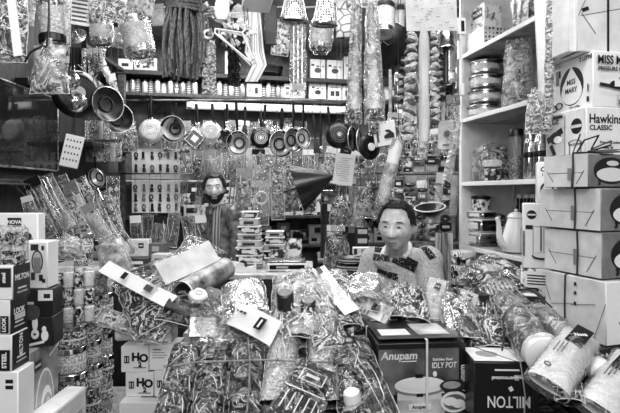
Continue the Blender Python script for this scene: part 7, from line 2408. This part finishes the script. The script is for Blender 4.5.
def shell(M, w, d, h, test, off=.006, amp=.004, fr=70, nu=60, nv=48):
    """a cap of hair: the part of the skull surface where test(x, y, z) holds, thickened"""
    mb = MB()
    idx, vs, fs = {}, [], []
    def pt(i, j, k):
        t = -PI / 2 + PI * j / nv
        q = 2 * PI * (i % nu) / nu
        x, y, z = w * math.cos(t) * math.cos(q), d * math.cos(t) * math.sin(q), h * math.sin(t)
        zn = z / h
        if zn < 0:
            x *= 1 - .26 * (-zn) ** 1.4
            if y > 0:
                y *= 1 + .35 * zn
        n = Vector((x / w ** 2, y / d ** 2, z / h ** 2)).normalized()
        o_ = (off + amp * noise.noise(Vector((x * fr, y * fr, z * fr)))) if k else -.004
        return Vector((x, y, z)) + n * o_
    def ok(i, j):
        t = -PI / 2 + PI * j / nv
        q = 2 * PI * (i % nu) / nu
        return test(math.cos(t) * math.cos(q), math.cos(t) * math.sin(q), math.sin(t))
    def vid(i, j, k):
        key = (i % nu, j, k)
        if key not in idx:
            idx[key] = len(vs)
            vs.append(pt(i, j, k))
        return idx[key]
    cells = {(i, j) for j in range(nv) for i in range(nu) if ok(i + .5, j + .5)}
    for i, j in cells:
        fs.append((vid(i, j, 1), vid(i + 1, j, 1), vid(i + 1, j + 1, 1), vid(i, j + 1, 1)))
        fs.append((vid(i, j, 0), vid(i, j + 1, 0), vid(i + 1, j + 1, 0), vid(i + 1, j, 0)))
        for (a, b, ni, nj) in (((0, 0), (1, 0), 0, -1), ((1, 0), (1, 1), 1, 0), ((1, 1), (0, 1), 0, 1), ((0, 1), (0, 0), -1, 0)):
            if ((i + ni) % nu, j + nj) not in cells:
                fs.append((vid(i + a[0], j + a[1], 0), vid(i + b[0], j + b[1], 0), vid(i + b[0], j + b[1], 1), vid(i + a[0], j + a[1], 1)))
    return mb.add(vs, fs, M)


def project(target, quad, Yq, n=14, off=.003):
    """a cloth patch on the surface of target seen between four sight lines"""
    from mathutils.bvhtree import BVHTree
    me = target.data
    mw = target.parent.matrix_basis if target.parent else Matrix()
    bv = BVHTree.FromPolygons([mw @ v.co for v in me.vertices], [tuple(p_.vertices) for p_ in me.polygons])
    eye = Vector((0, 0, H))
    mb, vs, fs, okv = MB(), [], [], []
    inv = mw.inverted()
    for j in range(n):
        for i in range(n):
            u, v = i / (n - 1), j / (n - 1)
            a = Vector(quad[0]).lerp(Vector(quad[1]), u); b = Vector(quad[3]).lerp(Vector(quad[2]), u)
            p_ = a.lerp(b, v)
            dr = (P(p_.x, p_.y, Yq) - eye).normalized()
            hit = bv.ray_cast(eye, dr)
            okv.append(hit[0] is not None)
            vs.append(inv @ ((hit[0] + hit[1] * off) if hit[0] else P(p_.x, p_.y, Yq)))
    for j in range(n - 1):
        for i in range(n - 1):
            f = (j * n + i, j * n + i + 1, (j + 1) * n + i + 1, (j + 1) * n + i)
            if all(okv[k] for k in f):
                fs.append(f)
    return mb.add(vs, fs)


# older man, seated behind the heap
OY = R(-38)                                   # his trunk is turned toward the scale
o = thing('person', 'older man with short dark receding hair, in a pale sweater with dark patterned bands', 'person', (.455, 2.44, 0), 0)
B = Matrix.Rotation(OY, 4, 'Z')
def bl(x, y, z):
    return B @ Vector((x, y, z))
HM = Matrix.Translation(P(396.5, 226, 2.30) - o.location) @ Euler((R(4), R(2), R(-23))).to_matrix().to_4x4()
hc = HM.translation
skin = paint(172, .42, .12, 30, 0, .12, 90)
neck0 = bl(.0, -.04, 1.255)
arms = {}
for sx in (-1, 1):
    sh = bl(sx * .150, .0, 1.205 + .012 * sx)
    el = bl(sx * .205, -.05, .96)
    wr = bl(sx * .12, -.20, .92)
    arms[sx] = (sh, el, wr)
body = MB()
chain(body, [bl(0, .02, .70), bl(0, .03, .85), bl(0, .03, 1.02), bl(0, .01, 1.16)], [.125, .125, .13, .10])
chain(body, [bl(0, .0, 1.16), neck0, hc + HM.to_3x3() @ Vector((0, .02, -.075))], [.085, .056, .053])
for sx in (-1, 1):
    sh, el, wr = arms[sx]
    chain(body, [bl(0, .01, 1.20), sh, el, wr], [.07, .052, .040, .027])
    hd = (bl(sx * .05, -.35, .90) - wr)
    hand(body, wr, hd, (0, 0, -1), .98)
    hp, kn, an = bl(sx * .09, .02, .70), bl(sx * .11, -.29, .69 - .08), bl(sx * .11, -.20, .12)
    chain(body, [hp, kn, an], [.085, .056, .04])
    chain(body, [an, an + Vector((0, -.04, -.07)), an + bl(0, -.16, -.085)], [.038, .038, .03])
head(body, HM, w=.080, jaw=.15, nose=1.15, cheek=1.3)
remesh('body', body, skin, o, .0038, 3, .4)
sw = MB()
chain(sw, [bl(0, .02, .72), bl(0, .03, .86), bl(0, .035, 1.02), bl(0, .015, 1.15)], [.150, .152, .148, .12], 20)
sw.sphere(bl(0, -.01, 1.20), (.12, .09, .065), 18, 12)
for sx in (-1, 1):
    sh, el, wr = arms[sx]
    sw.sphere(bl(sx * .075, .015, 1.10), (.095, .10, .14), 16, 12)
    chain(sw, [bl(sx * .06, .01, 1.205), sh, sh.lerp(el, .5), el, el.lerp(wr, .88)], [.075, .078, .070, .060, .042])
swo = remesh('sweater', sw, paint(160, .85, .14, 120, 0, .5, 500), o, .007, 8, .5)
pants = MB()
for sx in (-1, 1):
    hp, kn, an = bl(sx * .09, .02, .70), bl(sx * .11, -.29, .61), bl(sx * .11, -.20, .14)
    chain(pants, [hp, kn, an], [.105, .072, .055])
remesh('trousers', pants, paint(60, .8, .2, 60), o, .010, 4)
for sx in (-1, 1):
    an = bl(sx * .11, -.20, .12)
    sm = MB(); chain(sm, [an + Vector((0, .01, -.075)), an + bl(0, -.16, -.075)], [.045, .038]); remesh('shoe', sm, BLACK, o, .008, 3)
bandm = duo(24, 215, 'blobs', 120, .6, .85, (1, 1, 1), 45)
for q in (((375, 247.5), (391, 250), (391, 254.5), (374.5, 252)), ((374, 254), (390, 256.5), (390, 262), (373, 260)), ((398, 252), (419, 262), (415, 273), (391, 262)), ((413, 238), (420, 238.5), (436, 257), (430, 260)), ((378, 268), (398, 274), (398, 281), (377, 275))):
    link_mesh('patterned_band', project(swo, q, 2.35, 12, .004), bandm, o)
# collar and shirt
cm = paint(212, .8, .1, 80, 0, .3, 400)
for sx, q in ((-1, ((386, 243), (393, 249), (399, 261), (391, 252))), (1, ((416, 232), (420, 238), (403, 259), (399, 256)))):
    link_mesh('collar', project(swo, q, 2.35, 8, .010), cm, o)
mb = MB(); nk = neck0 + Vector((0, -.005, -.005)); ax = (hc - neck0).normalized()
mb.tube([nk + bl(.068 * math.cos(a), .064 * math.sin(a), .012 + .045 * math.sin(a)) for a in [-.55 + (PI + 1.1) * i / 22 for i in range(23)]], .012, 8, flat=.9)
link_mesh('collar_band', mb, cm, o)
link_mesh('shirt_opening', project(swo, ((394, 250), (401, 250), (399, 262), (397, 262)), 2.35, 8, .006), paint(60, .7, .2), o)
link_mesh('hair', shell(HM, .080, .096, .118, lambda x, y, z: (z > .68 + .12 * max(0, -y - .1) and y > -.72) or (y > -.12 and z > .02 - .9 * (y - .1)) or (abs(x) > .55 and -.42 < y and z > .12), .013, .005, 90), paint(26, .55, .5, 220), o)
face_parts(o, HM, skin, 40, old=True)
mb = MB(); mb.lathe([(0, 0), (.17, 0), (.17, .03), (0, .03)], 24); s_ = thing('stool', 'round stool under the older man, behind the heap', 'stool', (.44, 2.49, 0))
link_mesh('seat', MB().join(mb, xf((0, 0, .54))), wood(90), s_)
for k in range(4):
    a = PI / 4 + PI / 2 * k
    mb = MB(); mb.tube([(.12 * math.cos(a), .12 * math.sin(a), .54), (.17 * math.cos(a), .17 * math.sin(a), 0)], .014, 8); link_mesh('leg', mb, wood(80), s_)

# bearded young man, standing behind the rear counter
YY = R(-52)
o = thing('person', 'bearded young man in a shiny dark jacket standing behind the rear counter', 'person', (P(224, 0, 3.82).x, 3.82, 0), 0)
B = Matrix.Rotation(YY, 4, 'Z')
HM = Matrix.Translation(P(214.5, 188.5, 3.78) - o.location) @ Euler((R(2), R(-3), R(8))).to_matrix().to_4x4()
hc = HM.translation
skin2 = paint(160, .42, .12, 30, 0, .1, 90)
body = MB()
nk = bl(-.02, -.02, 1.43)
chain(body, [bl(0, .0, .92), bl(0, .01, 1.08), bl(0, .01, 1.25), bl(0, .0, 1.36)], [.125, .115, .125, .09])
chain(body, [bl(0, .0, 1.36), nk, hc + HM.to_3x3() @ Vector((0, .02, -.08))], [.08, .055, .052])
arms = {}
for sx in (-1, 1):
    sh, el, wr = bl(sx * .165, .0, 1.385), bl(sx * .20, .02, 1.11), bl(sx * .19, -.05, .86)
    arms[sx] = (sh, el, wr)
    chain(body, [bl(0, 0, 1.36), sh, el, wr], [.065, .05, .038, .027])
    hand(body, wr, (0, -.05, -1), (-sx, 0, 0))
    hp, kn, an = bl(sx * .09, 0, .90), bl(sx * .10, -.01, .49), bl(sx * .10, .02, .09)
    chain(body, [hp, kn, an], [.09, .058, .04])
    chain(body, [an, an + Vector((0, .01, -.045)), an + bl(0, -.17, -.06)], [.04, .04, .03])
head(body, HM, jaw=.24)
remesh('body', body, skin2, o, .006, 4, .4)
jk = MB()
chain(jk, [bl(0, .0, .90), bl(0, .01, 1.06), bl(0, .01, 1.24), bl(0, .0, 1.36)], [.145, .142, .15, .115], 20)
for sx in (-1, 1):
    sh, el, wr = arms[sx]
    jk.sphere(bl(sx * .08, .0, 1.30), (.09, .095, .10), 14, 10)
    pts = [bl(sx * .05, 0, 1.385)] + [sh.lerp(el, t) for t in (0, .25, .5, .75, 1)] + [el.lerp(wr, t) for t in (.3, .6, .92)]
    chain(jk, pts, [.07, .078, .066, .070, .060, .062, .050, .052, .042])
jko = remesh('jacket', jk, paint(84, .22, .5, 16, 0, 1.0, 34), o, .008, 5, .5)
mb = MB(); mb.tube([nk + bl(.075 * math.cos(a), .07 * math.sin(a), -.005 + .03 * math.sin(a)) for a in [2 * PI * i / 26 for i in range(26)]], .02, 8, closed=True, flat=.8)
link_mesh('jacket_collar', mb, paint(140, .4, .3, 40), o)
link_mesh('shirt_front', project(jko, ((213, 206), (221, 207), (219, 258), (212, 258)), 3.75, 12, .004), duo(90, 140, 'bandx', 40, .5, .7), o)
pants = MB()
for sx in (-1, 1):
    chain(pants, [bl(sx * .09, 0, .90), bl(sx * .10, -.01, .49), bl(sx * .10, .02, .12)], [.11, .075, .055])
remesh('trousers', pants, paint(45, .8, .2, 60), o, .012, 4)
for sx in (-1, 1):
    an = bl(sx * .10, .02, .085)
    sm = MB(); chain(sm, [an + Vector((0, .02, -.04)), an + bl(0, -.17, -.045)], [.045, .036]); remesh('shoe', sm, BLACK, o, .008, 3)
link_mesh('hair', shell(HM, .076, .096, .118, lambda x, y, z: z > .60 + .1 * (y < -.5) or (y > -.1 and z > -.1 - .8 * (y - .1)) or (abs(x) > .6 and y > -.45 and z > .05), .018, .008, 60), paint(18, .6, .4, 160), o)
link_mesh('beard', shell(HM, .076, .096, .118, lambda x, y, z: y < .05 and z < -.30 and not (abs(x) < .30 and -.66 < z < -.50 and y < -.5) and not (abs(x) < .28 and z > -.36 and y < 0) and z < -.22 - .35 * (1 - abs(x)) * (y < -.4), .010, .004, 120), paint(20, .8, .4, 260), o)
face_parts(o, HM, skin2, 18)
# ---------------------------------------------------------------- lettering becomes plain meshes
bpy.context.view_layer.update()
dg = bpy.context.evaluated_depsgraph_get()
todo = [o for o in sc.objects if o.type == 'FONT']
made = [(o, bpy.data.meshes.new_from_object(o.evaluated_get(dg))) for o in todo]
for o, me in made:
    n = bpy.data.objects.new('lettering', me)
    COL.objects.link(n)
    n.parent = o.parent
    n.location, n.rotation_euler, n.scale = o.location, o.rotation_euler, o.scale
    bpy.data.objects.remove(o)
seen = {}
for o in sc.objects:
    if 'label' in o:
        seen.setdefault(o['label'], []).append(o)
for k, v in seen.items():
    if len(v) > 1:
        print('SAME LABEL', k, len(v))
